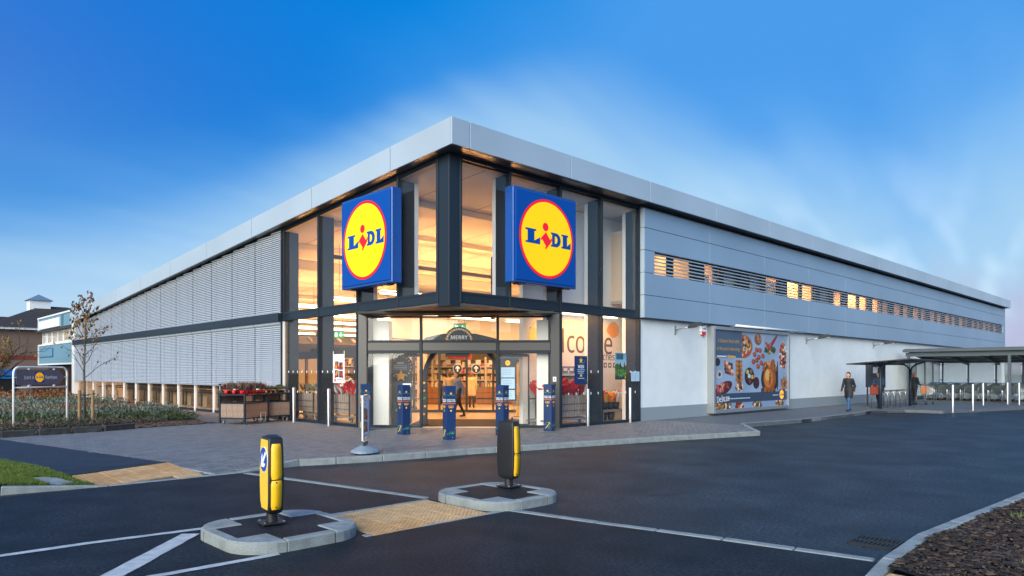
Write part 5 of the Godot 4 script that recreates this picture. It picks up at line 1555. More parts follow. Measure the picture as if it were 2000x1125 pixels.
func billboard():
	# a tray of dishes photographed from above on a pale blue cloth
	var W = 560; var H = 300
	var img = Image.create(W, H, false, Image.FORMAT_RGB8)
	for y in H:
		for x in W:
			var k = 0.94 + 0.10 * rng.randf() + 0.05 * sin(x * 0.021 + y * 0.033)
			img.set_pixel(x, y, Color(0.56 * k, 0.65 * k, 0.76 * k))
	var dark = Color(0.10, 0.07, 0.08); var brown = Color(0.50, 0.26, 0.10); var tan_ = Color(0.74, 0.48, 0.22)
	var X = W / 1069.0 * 1.30; var Y = H / 900.0   # the print was traced on a sheet of 820 x 900
	var P = func(px, py_): return Vector2((px - 150) * W / 800.0, (py_ - 140) * H / 900.0)
	var e = func(px, py_, rx, ry, c, rot = 0.0): dab(img, P.call(px, py_).x, P.call(px, py_).y, rx * W / 800.0, ry * H / 900.0, c, rot)
	var pl = func(px, py_, rx, ry, cols, n, a, b): pile(img, P.call(px, py_).x, P.call(px, py_).y, rx * W / 800.0, ry * H / 900.0, cols, n, a * W / 800.0, b * W / 800.0)
	# pizza
	e.call(440, 310, 100, 140, Color(0.62, 0.36, 0.14)); e.call(440, 310, 84, 122, Color(0.70, 0.30, 0.18))
	pl.call(440, 310, 75, 110, [Color(0.75, 0.2, 0.12), Color(0.85, 0.6, 0.3), Color(0.1, 0.2, 0.08), Color(0.82, 0.72, 0.55)], 70, 8, 18)
	# bread
	e.call(600, 215, 40, 70, brown, 0.1); pl.call(600, 215, 26, 55, [tan_, Color(0.85, 0.72, 0.5), brown], 26, 7, 14)
	# small pastries
	for c in [[585, 345], [622, 348], [562, 400], [610, 432], [655, 415], [585, 470], [548, 488], [637, 502], [600, 545]]:
		e.call(c[0], c[1], 20, 30, Color(0.42, 0.16, 0.07), 0.2); e.call(c[0] - 3, c[1] - 4, 13, 20, Color(0.75, 0.30, 0.12), 0.2)
	# lobster on leaves
	e.call(745, 290, 84, 100, Color(0.55, 0.62, 0.70), 0.5)
	pl.call(740, 340, 62, 40, [Color(0.08, 0.18, 0.06), Color(0.14, 0.26, 0.08), Color(0.7, 0.6, 0.2)], 60, 7, 15)
	e.call(770, 245, 75, 26, Color(0.55, 0.05, 0.07), -0.7); e.call(715, 290, 40, 24, Color(0.62, 0.08, 0.10), 0.6); pl.call(735, 290, 40, 30, [Color(0.8, 0.5, 0.45), Color(0.6, 0.08, 0.1)], 16, 6, 10)
	# berries and skewers
	pl.call(893, 400, 40, 170, [Color(0.45, 0.03, 0.05), Color(0.65, 0.08, 0.06), Color(0.12, 0.05, 0.06), Color(0.85, 0.8, 0.75), Color(0.8, 0.4, 0.1)], 150, 7, 15)
	# chocolates
	e.call(180, 500, 26, 46, Color(0.16, 0.05, 0.07))
	for i in 4:
		for j in 4: e.call(252 + i * 22 + j * 3, 500 + j * 38 + i * 9, 13, 20, [Color(0.8, 0.4, 0.08), Color(0.45, 0.12, 0.2), Color(0.5, 0.3, 0.2), Color(0.85, 0.75, 0.6), Color(0.3, 0.12, 0.08)][(i * 3 + j * 2) % 5], 0.2)
	e.call(200, 640, 24, 44, Color(0.80, 0.74, 0.70), -0.2); e.call(200, 640, 12, 24, Color(0.25, 0.12, 0.1))
	# long pie
	for k in 9: e.call(394, 490 + k * 27, 38, 20, tan_ if k % 2 else Color(0.66, 0.38, 0.14))
	pl.call(394, 600, 16, 110, [dark, brown, Color(0.3, 0.3, 0.1)], 34, 5, 9); pl.call(395, 780, 36, 50, [tan_, brown, Color(0.85, 0.8, 0.7), Color(0.4, 0.1, 0.08)], 40, 8, 16)
	# black plate of truffles
	e.call(505, 665, 52, 106, dark)
	for c in [[485, 612, Color(0.8, 0.7, 0.3)], [522, 605, Color(0.5, 0.35, 0.3)], [478, 680, Color(0.3, 0.14, 0.12)], [536, 672, Color(0.85, 0.6, 0.2)], [510, 725, Color(0.45, 0.2, 0.22)], [503, 660, Color(0.7, 0.82, 0.86)]]: e.call(c[0], c[1], 15, 28, c[2])
	e.call(580, 745, 34, 72, Color(0.20, 0.06, 0.10)); pl.call(580, 745, 26, 55, [Color(0.35, 0.1, 0.16), dark], 24, 6, 11)
	# ham
	e.call(240, 800, 88, 70, Color(0.30, 0.10, 0.10), -0.3); e.call(225, 800, 66, 46, Color(0.55, 0.16, 0.18), -0.4); pl.call(225, 790, 60, 44, [Color(0.75, 0.3, 0.3), Color(0.4, 0.06, 0.1), Color(0.8, 0.6, 0.5)], 30, 7, 14)
	# roast bird on its board
	e.call(735, 700, 100, 190, Color(0.14, 0.12, 0.12)); pl.call(735, 560, 80, 70, [Color(0.14, 0.22, 0.07), Color(0.62, 0.34, 0.1), Color(0.85, 0.6, 0.3), Color(0.4, 0.06, 0.08)], 90, 8, 18)
	pl.call(720, 850, 80, 50, [Color(0.5, 0.25, 0.1), Color(0.4, 0.06, 0.08), Color(0.16, 0.24, 0.08), Color(0.7, 0.4, 0.2)], 90, 8, 18)
	e.call(735, 695, 74, 150, Color(0.60, 0.30, 0.08)); e.call(722, 690, 52, 118, Color(0.78, 0.46, 0.16)); e.call(708, 650, 26, 70, Color(0.90, 0.66, 0.34)); e.call(768, 520, 26, 76, Color(0.62, 0.30, 0.09), 0.6)
	pl.call(740, 690, 12, 90, [brown, dark], 18, 4, 7)
	e.call(828, 660, 9, 190, Color(0.10, 0.14, 0.18))
	# nuts
	pl.call(910, 770, 34, 84, [Color(0.62, 0.38, 0.22), Color(0.75, 0.52, 0.36), Color(0.4, 0.2, 0.12)], 60, 9, 17)
	# foot strip and its dishes
	img.fill_rect(Rect2i(0, int(H * 0.845), W, int(H * 0.155)), Color(0.52, 0.60, 0.72))
	for c in [190, 270, 400, 590, 860]: pl.call(c, 1010, 44, 36, [Color(0.5, 0.1, 0.1), Color(0.7, 0.45, 0.15), Color(0.85, 0.8, 0.7), Color(0.2, 0.35, 0.1)], 60, 8, 15)
	img.fill_rect(Rect2i(0, int(H * 0.80), W, int(H * 0.125)), Color(0.20, 0.27, 0.36))
	img.fill_rect(Rect2i(0, 0, int(W * 0.345), int(H * 0.345)), Color(0.24, 0.33, 0.43))
	var o = thing("billboard", "large food billboard in a steel frame on the white wall", "billboard", Vector3(15.72, 0.08, 0.24))
	var w2 = 3.24; var h = 3.30
	bx("cabinet", Vector3(-w2, 0.0, -0.235), Vector3(w2, h, -0.03), "galvanised", o, 0.01)
	for e2 in [[-w2, -w2 + 0.13], [w2 - 0.13, w2]]: bx("frame_side", Vector3(e2[0], 0.0, -0.028), Vector3(e2[1], h, 0.05), "galvanised", o, 0.012)
	for e2 in [[0.0, 0.13], [h - 0.13, h]]: bx("frame_rail", Vector3(-w2 + 0.132, e2[0], -0.028), Vector3(w2 - 0.132, e2[1], 0.05), "galvanised", o, 0.012)
	var pr = mi("print", box_mesh(Vector3(1, 1, 0.01)), image_mat("feast_print", img, 0.35), o, xf(Basis.IDENTITY, Vector3(0, h / 2, -0.02)))
	fix_uv(pr, w2 * 2 - 0.27, h - 0.27)
	letters("headline", "A Deluxe feast with", 0.195, "gold_dull", o, xf(Basis.IDENTITY, Vector3(-2.02, 2.76, -0.012)))
	letters("headline", "all the price trimmings.", 0.180, "gold_dull", o, xf(Basis.IDENTITY, Vector3(-2.02, 2.46, -0.012)))
	bx("text_line", Vector3(-2.9, 2.15, -0.014), Vector3(-2.2, 2.19, -0.012), "print_white", o)
	letters("small_print", "Christmas", 0.13, "gold", o, xf(Basis.IDENTITY, Vector3(-1.80, 2.17, -0.012)), "Droid Serif", 0.004, true)
	letters("script", "Deluxe", 0.30, "print_white", o, xf(Basis(Vector3(0, 0, 1), 0.06), Vector3(-2.45, 0.535, -0.012)), "Droid Serif")
	for k in 9: bx("text_line", Vector3(-2.05 + k * 0.2, 0.51, -0.014), Vector3(-1.89 + k * 0.2, 0.55, -0.012), "print_blue", o)
	for k in 3: bx("text_line", Vector3(1.72 + k * 0.18, 0.57, -0.014), Vector3(1.87 + k * 0.18, 0.61, -0.012), "print_blue", o)
	logo(o, xf(Basis.IDENTITY, Vector3(2.55, 0.60, -0.014)), 0.44, true)
	# light bar on two arms above it
	var lb = thing("billboard_light", "slim white light bar on arms above the food billboard", "light bar", Vector3(15.72, 3.42, 0.0))
	var st = S(true); tube(st, [Vector3(-2.2, 0.0, 0.62), Vector3(3.9, 0.0, 0.62)], 0.045, 10); mi("bar", st, "white_frame", lb)
	for x in [-1.8, 0.9, 3.5]:
		st = S(true); tube(st, [Vector3(x, -0.02, 0.02), Vector3(x, 0.0, 0.60)], 0.018, 6); mi("arm", st, "galvanised", lb)

# ---------------------------------------------------------------- street furniture
func street_furniture():
	traffic_bollard(Vector3(-7.74, 0.0, 6.52), deg_to_rad(-9.0), "black and yellow traffic bollard showing a blue disc with a white arrow")
	traffic_bollard(Vector3(-4.24, 0.0, 6.57), PI + deg_to_rad(3.0), "black traffic bollard seen from behind, with narrow yellow side panels")
	# steel posts
	var sb = thing("steel_bollard", "steel bollard between the planter trolley and the side window", "bollard", Vector3(-0.37, 0, -7.55), 0.0, "brushed steel bollards by the glass")
	var st = S(true)
	lathe(st, [Vector2(0.052, -0.05), Vector2(0.052, 1.115), Vector2(0.046, 1.135), Vector2(0.0, 1.14)], 20)
	mi("post", st, "steel", sb)
	st = S(); lathe(st, [Vector2(0.0, 0.006), Vector2(0.075, 0.006), Vector2(0.075, 0.0)], 20); mi("collar", st, "galvanised", sb)
	for q in [[-0.33, -5.38, "steel bollard before the side window with the food banner"], [5.30, 0.14, "steel bollard under the navy poster with the gold star"], [7.47, 0.12, "steel bollard under the poster of the green field"]]:
		dup(sb, Vector3(q[0], 0, q[1]), 0.0, q[2], "brushed steel bollards by the glass")
	for q in [[22.7, 5.6, "first steel bollard of the trolley bay, nearest its kerb"], [25.0, 5.82, "second steel bollard of the trolley bay, next along the kerb"], [29.6, 5.25, "third steel bollard of the trolley bay, set back"], [32.05, 5.8, "fourth steel bollard of the trolley bay"], [31.7, 6.35, "last steel bollard of the trolley bay in view"]]:
		dup(sb, Vector3(q[0], -0.02, q[1]), 0.0, q[2], "steel bollards before the trolley bay")
	# festive covers over posts
	var v = Vector3(-0.664, 0, 0.748); var r = Vector3(0.717, 0, 0.697)
	var yaw = func(deg): var n = v * cos(deg_to_rad(deg)) + r * sin(deg_to_rad(deg)); return atan2(n.x, n.z)
	var c0 = post_cover(Vector3(-0.36, 0, -3.29), yaw.call(17.8), "navy festive post cover half hidden by the swing sign")
	for q in [[-0.35, -1.45, 37.6, "navy festive post cover before the side pane with the standee"], [-0.39, 0.49, 22.4, "navy festive post cover standing in front of the open doors"], [1.30, 0.58, 53.7, "navy festive post cover partly behind the black traffic bollard"], [3.24, 0.45, 62.0, "navy festive post cover by the right-hand portal post"]]:
		dup(c0, Vector3(q[0], 0, q[1]), yaw.call(q[2]), q[3], "navy festive covers over the entrance posts")
	swing_sign()
	# planter trolleys outdoors
	var p1 = planter(Vector3(-1.69, 0, -8.28), deg_to_rad(29), "dark framed planter trolley of pale boards with the red pots on top")
	var p2 = dup(p1, Vector3(-0.56, 0, -8.72), deg_to_rad(-2), "dark framed planter trolley behind the first, with small green plants", "planter trolleys on the paving")
	p2.scale = Vector3(0.78, 1.0, 0.9)
	# pots on it
	var red = thing("red_pot", "red foil pot of purple leaved plant, first on the planter", "potted plant", Vector3.ZERO, 0.0, "red pots on the planter trolley")
	st = S(true); lathe(st, [Vector2(0.0, 0.0), Vector2(0.055, 0.0), Vector2(0.075, 0.11), Vector2(0.06, 0.11), Vector2(0.0, 0.10)], 12); mi("pot", st, "pot_red", red)
	leaf_tuft(red, Vector3(0, 0.10, 0), 0.30, [Color(0.10, 0.06, 0.05), Color(0.07, 0.10, 0.03), Color(0.22, 0.03, 0.05), Color(0.25, 0.2, 0.2)], 70, 5)
	var X1 = Transform3D(Basis(Vector3.UP, deg_to_rad(29)), Vector3(-1.69, 0, -8.28))
	var n = 0
	for i in 7:
		for j in 3:
			var at = X1 * Vector3(-0.48 + i * 0.16, 0.955, -0.30 + j * 0.29)
			var lab = "red foil pot of purple leaved plant, %s in the %s row on the planter" % [["first", "second", "third", "fourth", "fifth", "sixth", "seventh"][i], ["back", "middle", "front"][j]]
			if n == 0: red.position = at; red.set_meta("label", lab)
			else: dup(red, at, rng.randf() * TAU, lab, "red pots on the planter trolley")
			n += 1
	var gp = thing("green_pot", "dark pot of small green plant, first on the second planter", "potted plant", Vector3.ZERO, 0.0, "green pots on the second planter")
	st = S(true); lathe(st, [Vector2(0.0, 0.0), Vector2(0.05, 0.0), Vector2(0.065, 0.08), Vector2(0.0, 0.08)], 12); mi("pot", st, "black", gp)
	leaf_tuft(gp, Vector3(0, 0.06, 0), 0.22, [Color(0.04, 0.08, 0.03), Color(0.06, 0.10, 0.04), Color(0.05, 0.09, 0.06)], 46, 6)
	for i in 5:
		var at = Vector3(-0.56 - 0.36 + i * 0.17, 0.955, -8.60 + 0.05 * (i % 2))
		var lab = "dark pot of small green plant, %s on the second planter" % ["first", "second", "third", "fourth", "fifth"][i]
		if i == 0: gp.position = at; gp.set_meta("label", lab)
		else: dup(gp, at, rng.randf() * TAU, lab, "green pots on the second planter")
	var stool = thing("small_rack", "short rack with two pale legs before the planter boards", "rack", Vector3(-1.30, 0, -7.78), deg_to_rad(29))
	for x in [-0.12, 0.12]:
		st = S(true); tube(st, [Vector3(x, 0, 0), Vector3(x, 0.36, 0)], 0.012, 6); mi("leg", st, "galvanised", stool)
	bx("top", Vector3(-0.13, 0.34, -0.01), Vector3(0.13, 0.36, 0.01), "galvanised", stool)
	var bag = thing("printed_bag", "black and gold printed bag standing on the second planter", "bag", Vector3(-0.24, 0.955, -8.85))
	bx("body", Vector3(-0.10, 0, -0.06), Vector3(0.10, 0.26, 0.06), "black", bag, 0.02)
	for k in 2:
		st = S(); prism(st, circle(0.035, 10, Vector2(-0.04 + k * 0.08, 0.10)), 0.061, 0.064); mi("print", st, "gold", bag)
	bx("text_line", Vector3(-0.07, 0.18, 0.061), Vector3(0.07, 0.20, 0.064), "gold", bag)
	arrow_sign()
	shelters()

func traffic_bollard(at, yaw, label):
	var o = thing("traffic_bollard", label, "traffic bollard", at, yaw, "plastic traffic bollards on the islands")
	# profile seen from the front (local x is the width along the road sign's face; the face looks along -x)
	# outline: half width along z by height
	var prof = [[0.10, 0.115], [0.13, 0.135], [0.148, 0.18], [0.158, 0.30], [0.165, 0.45], [0.163, 0.62], [0.155, 0.80], [0.147, 0.905], [0.14, 0.925], [0.128, 0.935]]
	var th = [[0.06, 0.115], [0.075, 0.135], [0.080, 0.18], [0.082, 0.30], [0.084, 0.45], [0.083, 0.62], [0.080, 0.80], [0.077, 0.905], [0.072, 0.925], [0.062, 0.935]]
	var st = S(true)
	var ring = func(i):
		return PackedVector2Array(rounded(th[i][0] * 2, prof[i][0] * 2, 0.018, 3))
	for i in prof.size() - 1:
		var a = ring.call(i); var b = ring.call(i + 1)
		var y0 = prof[i][1]; var y1 = prof[i + 1][1]
		for k in a.size():
			var k2 = (k + 1) % a.size()
			fquad(st, Vector3(a[k].x, y0, a[k].y), Vector3(a[k2].x, y0, a[k2].y), Vector3(b[k2].x, y1, b[k2].y), Vector3(b[k].x, y1, b[k].y), Vector3(a[k].x, 0, a[k].y))
	st.set_smooth_group(4294967295)
	for e in [0, prof.size() - 1]:
		var a = ring.call(e)
		for k in range(1, a.size() - 1):
			ftri(st, Vector3(a[0].x, prof[e][1], a[0].y), Vector3(a[k].x, prof[e][1], a[k].y), Vector3(a[k + 1].x, prof[e][1], a[k + 1].y), Vector3.UP if e else Vector3.DOWN)
	mi("body", st, "black_plastic", o)
	# interpolated half widths
	var at_y = func(tab, y):
		for i in tab.size() - 1:
			if y <= tab[i + 1][1]: return lerp(tab[i][0], tab[i + 1][0], (y - tab[i][1]) / (tab[i + 1][1] - tab[i][1]))
		return tab[-1][0]
	# yellow side panels on both narrow faces, an upper and a lower one
	for sz in [-1.0, 1.0]:
		for seg in [[0.165, 0.475], [0.487, 0.865]]:
			st = S(true)
			var n = 8
			for i in n:
				var y0 = lerp(seg[0], seg[1], i / float(n)); var y1 = lerp(seg[0], seg[1], (i + 1) / float(n))
				var w0 = at_y.call(th, y0) - 0.026; var w1 = at_y.call(th, y1) - 0.026
				if i == 0: w0 -= 0.008
				if i == n - 1: w1 -= 0.008
				var z0 = (at_y.call(prof, y0) + 0.004) * sz; var z1 = (at_y.call(prof, y1) + 0.004) * sz
				fquad(st, Vector3(-w0, y0, z0), Vector3(w0, y0, z0), Vector3(w1, y1, z1), Vector3(-w1, y1, z1), Vector3(0, 0, sz))
				for sx in [-1.0, 1.0]: fquad(st, Vector3(sx * w0, y0, z0), Vector3(sx * w1, y1, z1), Vector3(sx * w1, y1, z1 - 0.006 * sz), Vector3(sx * w0, y0, z0 - 0.006 * sz), Vector3(sx, 0, 0))
			mi("yellow_panel", st, "yellow_panel", o)
		for y in [0.19, 0.455]:
			st = S(); prism(st, circle(0.008, 10, Vector2(0, y)), 0.0, 0.006, Transform3D(Basis(Vector3.UP, 0 if sz > 0 else PI), Vector3(0, 0, (at_y.call(prof, y) + 0.001) * sz)))
			mi("lock", st, "black", o)
	# the face that looks along -x: yellow film with the blue disc
	st = S(true)
	var m = 10
	for i in m:
		var y0 = lerp(0.16, 0.905, i / float(m)); var y1 = lerp(0.16, 0.905, (i + 1) / float(m))
		var w0 = at_y.call(prof, y0) - 0.012 - (0.02 if i == 0 else 0.0); var w1 = at_y.call(prof, y1) - 0.012 - (0.006 if i == m - 1 else 0.0)
		var x0 = -at_y.call(th, y0) - 0.002; var x1 = -at_y.call(th, y1) - 0.002
		fquad(st, Vector3(x0, y0, -w0), Vector3(x0, y0, w0), Vector3(x1, y1, w1), Vector3(x1, y1, -w1), Vector3.LEFT)
	mi("yellow_face", st, "yellow_film", o)
	var F = Transform3D(LT.basis, Vector3(-0.0815, 0.69, 0))
	st = S(); prism(st, circle(0.136, 36), 0.0, 0.0065, F); mi("disc_rim", st, "print_white", o)
	st = S(); prism(st, circle(0.130, 36), 0.0068, 0.008, F); mi("blue_disc", st, "road_blue", o)
	var ar = []
	for p in [[0.022, 0.115], [-0.022, 0.115], [-0.022, -0.03], [-0.075, 0.02], [-0.075, -0.04], [0.0, -0.115], [0.075, -0.04], [0.075, 0.02], [0.022, -0.03]]:
		ar.append(Vector2(p[0], p[1]).rotated(deg_to_rad(-45)))
	st = S(); prism(st, ar, 0.0082, 0.0095, F); mi("arrow", st, "print_white", o)
	# lid ridge, neck and base plate
	st = S(); prism(st, [Vector2(-0.10, 0.0), Vector2(0.10, 0.0), Vector2(0.0, 0.018)], -0.055, 0.055, Transform3D(Basis(Vector3.UP, PI / 2), Vector3(0, 0.934, 0))); mi("lid", st, "black_plastic", o)
	st = S(true); lathe(st, [Vector2(0.062, 0.02), Vector2(0.058, 0.12)], 18); mi("neck", st, "black_plastic", o)
	bx("base_plate", Vector3(-0.13, 0.0, -0.13), Vector3(0.13, 0.022, 0.13), "black_plastic", o, 0.008)
	for x in [-0.1, 0.1]:
		for z in [-0.1, 0.1]:
			st = S(); lathe(st, [Vector2(0.012, 0.022), Vector2(0.012, 0.03), Vector2(0.0, 0.03)], 6, Vector3(x, 0, z)); mi("bolt", st, "galvanised", o)

func post_cover(at, yaw, label):
	var o = thing("post_cover", label, "post cover", at, yaw, "navy festive covers over the entrance posts")
	var a = 0.125
	bx("sleeve", Vector3(-a, 0.0, -a), Vector3(a, 1.30, a), "navy", o, 0.006)
	for k in 4:
		var F = Transform3D(Basis(Vector3.UP, k * PI / 2), Vector3.ZERO) * Transform3D(Basis.IDENTITY, Vector3(0, 0, a + 0.001))
		var st = S(); prism(st, star(0.042, 0.45, 5, Vector2(0, 1.115)), 0.0, 0.002, F); mi("star", st, "gold", o)
		st = S()
		for sx in [-1, 1]:
			for j in 3:
				var c = Vector2(sx * (0.035 + j * 0.022), 1.065 + 0.006 * j)
				prism(st, [c + Vector2(-0.014, -0.006), c + Vector2(0.014, -0.010), c + Vector2(0.012 * sx, 0.018)], 0.0, 0.0015, F)
		mi("leaf_print", st, "print_green", o)
		letters("words", "EVERY LIDL", 0.042, "print_white", o, F * Transform3D(Basis.IDENTITY, Vector3(0, 0.965, 0.002)), "Droid Sans", 0.002, true)
		letters("words", "THING FOR", 0.042, "print_white", o, F * Transform3D(Basis.IDENTITY, Vector3(0, 0.925, 0.002)), "Droid Sans", 0.002, true)
		letters("words", "Christmas", 0.046, "orange", o, F * Transform3D(Basis.IDENTITY, Vector3(0, 0.875, 0.002)), "Droid Serif", 0.002, true)
		# bow
		st = S()
		for sx in [-1, 1]:
			var loop_ = []
			for i in 13:
				var t = TAU * i / 12
				loop_.append(Vector3(sx * (0.034 + 0.030 * cos(t)), 0.80 + 0.020 * sin(t), 0.002))
			for i in loop_.size(): loop_[i] = F * loop_[i]
			tube(st, loop_, 0.006, 5)
			tube(st, [F * Vector3(0, 0.79, 0.002), F * Vector3(sx * 0.03, 0.755, 0.002)], 0.005, 5)
		mi("bow", st, "gold", o)
		st = S(); prism(st, circle(0.020, 12, Vector2(0, 0.70)), 0.0, 0.002, F); mi("seal", st, "sign_yellow", o)
		# foot pattern: crossed candy canes or a sprig with dots
		st = S()
		if k % 2:
			tube(st, [F * Vector3(-0.06, 0.07, 0.002), F * Vector3(0.045, 0.19, 0.002), F * Vector3(0.065, 0.215, 0.002), F * Vector3(0.06, 0.235, 0.002), F * Vector3(0.03, 0.23, 0.002)], 0.008, 5)
			mi("cane", st, "sign_yellow", o)
			st = S()
			tube(st, [F * Vector3(0.06, 0.07, 0.002), F * Vector3(-0.045, 0.19, 0.002), F * Vector3(-0.07, 0.22, 0.002), F * Vector3(-0.05, 0.24, 0.002), F * Vector3(-0.02, 0.22, 0.002)], 0.007, 5)
			mi("cane", st, "print_green", o)
		else:
			for j in 5:
				var c = Vector2(-0.05 + 0.025 * j, 0.12 + 0.03 * (j % 2))
				prism(st, [c, c + Vector2(0.02, 0.06), c + Vector2(0.035, 0.02)], 0.0, 0.002, F)
			mi("leaf_print", st, "print_green", o)
		for j in 9:
			st = S(); prism(st, circle(0.007, 8, Vector2(rng.randf_range(-0.1, 0.1), rng.randf_range(0.05, 0.27))), 0.0, 0.002, F); mi("dot_print", st, ["gold", "print_white", "print_green"][j % 3], o)
	return o

func swing_sign():
	# a framed poster on a weighted base; it is turned nearly edge on to the road
	var o = thing("swing_sign", "grey framed swing poster sign on a weighted base, seen edge on", "pavement sign", Vector3(-3.47, 0.0, 1.62), deg_to_rad(47))
	var st = S()
	var ring0 = []; var ring1 = []; var ring2 = []
	for i in 24:
		var t = TAU * i / 24.0
		var k = 1.0 + 0.10 * pow(abs(cos(2 * t)), 3)
		ring0.append(Vector3(cos(t) * 0.36 * k, 0.03, sin(t) * 0.27 * k))
		ring1.append(Vector3(cos(t) * 0.34 * k, 0.07, sin(t) * 0.255 * k))
		ring2.append(Vector3(cos(t) * 0.15, 0.16, sin(t) * 0.10))
	for i in 24:
		var j = (i + 1) % 24
		fquad(st, ring0[i], ring0[j], ring1[j], ring1[i], ring0[i])
		fquad(st, ring1[i], ring1[j], ring2[j], ring2[i], ring0[i] + Vector3.UP * 0.3)
		ftri(st, Vector3(0, 0.17, 0), ring2[i], ring2[j], Vector3.UP)
		ftri(st, Vector3(0, 0.03, 0), ring0[i], ring0[j], Vector3.DOWN)
	mi("weighted_base", st, "grey_plastic", o)
	for x in [-0.2, 0.2]:
		for z in [-0.16, 0.16]:
			st = S(); lathe(st, [Vector2(0.03, 0.0), Vector2(0.035, 0.045)], 8, Vector3(x, 0, z)); mi("foot", st, "rubber", o)
	for x in [-0.12, 0.12]:
		st = S(true); lathe(st, [Vector2(0.026, 0.15), Vector2(0.026, 0.24), Vector2(0.0, 0.24)], 12, Vector3(x, 0, 0)); mi("spring_sleeve", st, "black", o)
	for x in [-0.29, 0.29]: bx("frame_side", Vector3(x - 0.022, 0.27, -0.022), Vector3(x + 0.022, 1.18, 0.022), "aluminium", o, 0.008)
	for y in [0.27, 1.136]: bx("frame_rail", Vector3(-0.266, y, -0.022), Vector3(0.266, y + 0.044, 0.022), "aluminium", o, 0.008)
	for x in [-0.12, 0.12]: bx("foot_bar", Vector3(x - 0.015, 0.24, -0.012), Vector3(x + 0.015, 0.27, 0.012), "aluminium", o)
	for sz in [1, -1]:
		var p = mi("poster", box_mesh(Vector3(1, 1, 0.01)), M.get("food_banner_print") if M.has("food_banner_print") else "print_blue", o, Transform3D(Basis(Vector3.UP, 0.0 if sz > 0 else PI), Vector3(0, 0.70, 0.006 * sz)))
		fix_uv(p, 0.53, 0.86)

func planter(at, yaw, label):
	var o = thing("planter_trolley", label, "planter trolley", at, yaw, "planter trolleys on the paving")
	var w = 0.58; var d = 0.46
	for sx in [-1, 1]:
		for sz in [-1, 1]: bx("post", Vector3(sx * w - 0.03, 0.03, sz * d - 0.03), Vector3(sx * w + 0.03, 0.90, sz * d + 0.03), "slate", o, 0.006)
	bx("top_tray", Vector3(-w - 0.04, 0.90, -d - 0.04), Vector3(w + 0.04, 0.955, d + 0.04), "slate", o, 0.008)
	bx("price_ticket", Vector3(-w + 0.10, 0.91, d + 0.042), Vector3(-w + 0.28, 0.945, d + 0.045), "red", o)
	for y in [0.17, 0.645]:
		for sz in [-1, 1]: bx("rail", Vector3(-w + 0.032, y, sz * d - 0.02), Vector3(w - 0.032, y + 0.04, sz * d + 0.02), "slate", o, 0.004)
		for sx in [-1, 1]: bx("rail", Vector3(sx * w - 0.02, y, -d + 0.032), Vector3(sx * w + 0.02, y + 0.04, d - 0.032), "slate", o, 0.004)
	for k in 6:
		var x0 = -w + 0.035 + k * (2 * w - 0.07) / 6.0
		for sz in [-1, 1]: bx("board", Vector3(x0 + 0.002, 0.214, sz * d - 0.01), Vector3(x0 + (2 * w - 0.07) / 6.0 - 0.002, 0.642, sz * d + 0.01), "oak_print", o, 0.003)
		for q in [[0, 3], [3, 6]]:
			if k >= q[0] and k < q[1]: bx("upper_board", Vector3(x0 + 0.002, 0.69, -d - 0.004), Vector3(x0 + (2 * w - 0.07) / 6.0 - 0.002, 0.88, -d + 0.012), "oak_print", o, 0.003)
	for k in 4:
		var z0 = -d + 0.035 + k * (2 * d - 0.07) / 4.0
		for sx in [-1, 1]: bx("board", Vector3(sx * w - 0.01, 0.214, z0 + 0.002), Vector3(sx * w + 0.01, 0.642, z0 + (2 * d - 0.07) / 4.0 - 0.002), "oak_print", o, 0.003)
	bx("shelf", Vector3(-w, 0.215, -d), Vector3(w, 0.235, d), "slate", o)
	for sx in [-1, 1]:
		for sz in [-1, 1]:
			var st = S(true); tube(st, [Vector3(sx * (w - 0.12), 0.05, sz * (d - 0.05) - 0.02), Vector3(sx * (w - 0.12), 0.05, sz * (d - 0.05) + 0.02)], 0.05, 12); mi("castor", st, "grey_plastic", o)
			bx("castor_fork", Vector3(sx * (w - 0.12) - 0.02, 0.06, sz * (d - 0.05) - 0.028), Vector3(sx * (w - 0.12) + 0.02, 0.14, sz * (d - 0.05) + 0.028), "galvanised", o)
	for sx in [-1, 1]:
		var st = S(true); tube(st, [Vector3(sx * w, 0.95, -d), Vector3(sx * w, 1.24, -d)], 0.014, 8); mi("pole", st, "galvanised", o)
		bx("pole_cap", Vector3(sx * w - 0.03, 1.23, -d - 0.03), Vector3(sx * w + 0.03, 1.28, -d + 0.03), "black", o)
	return o

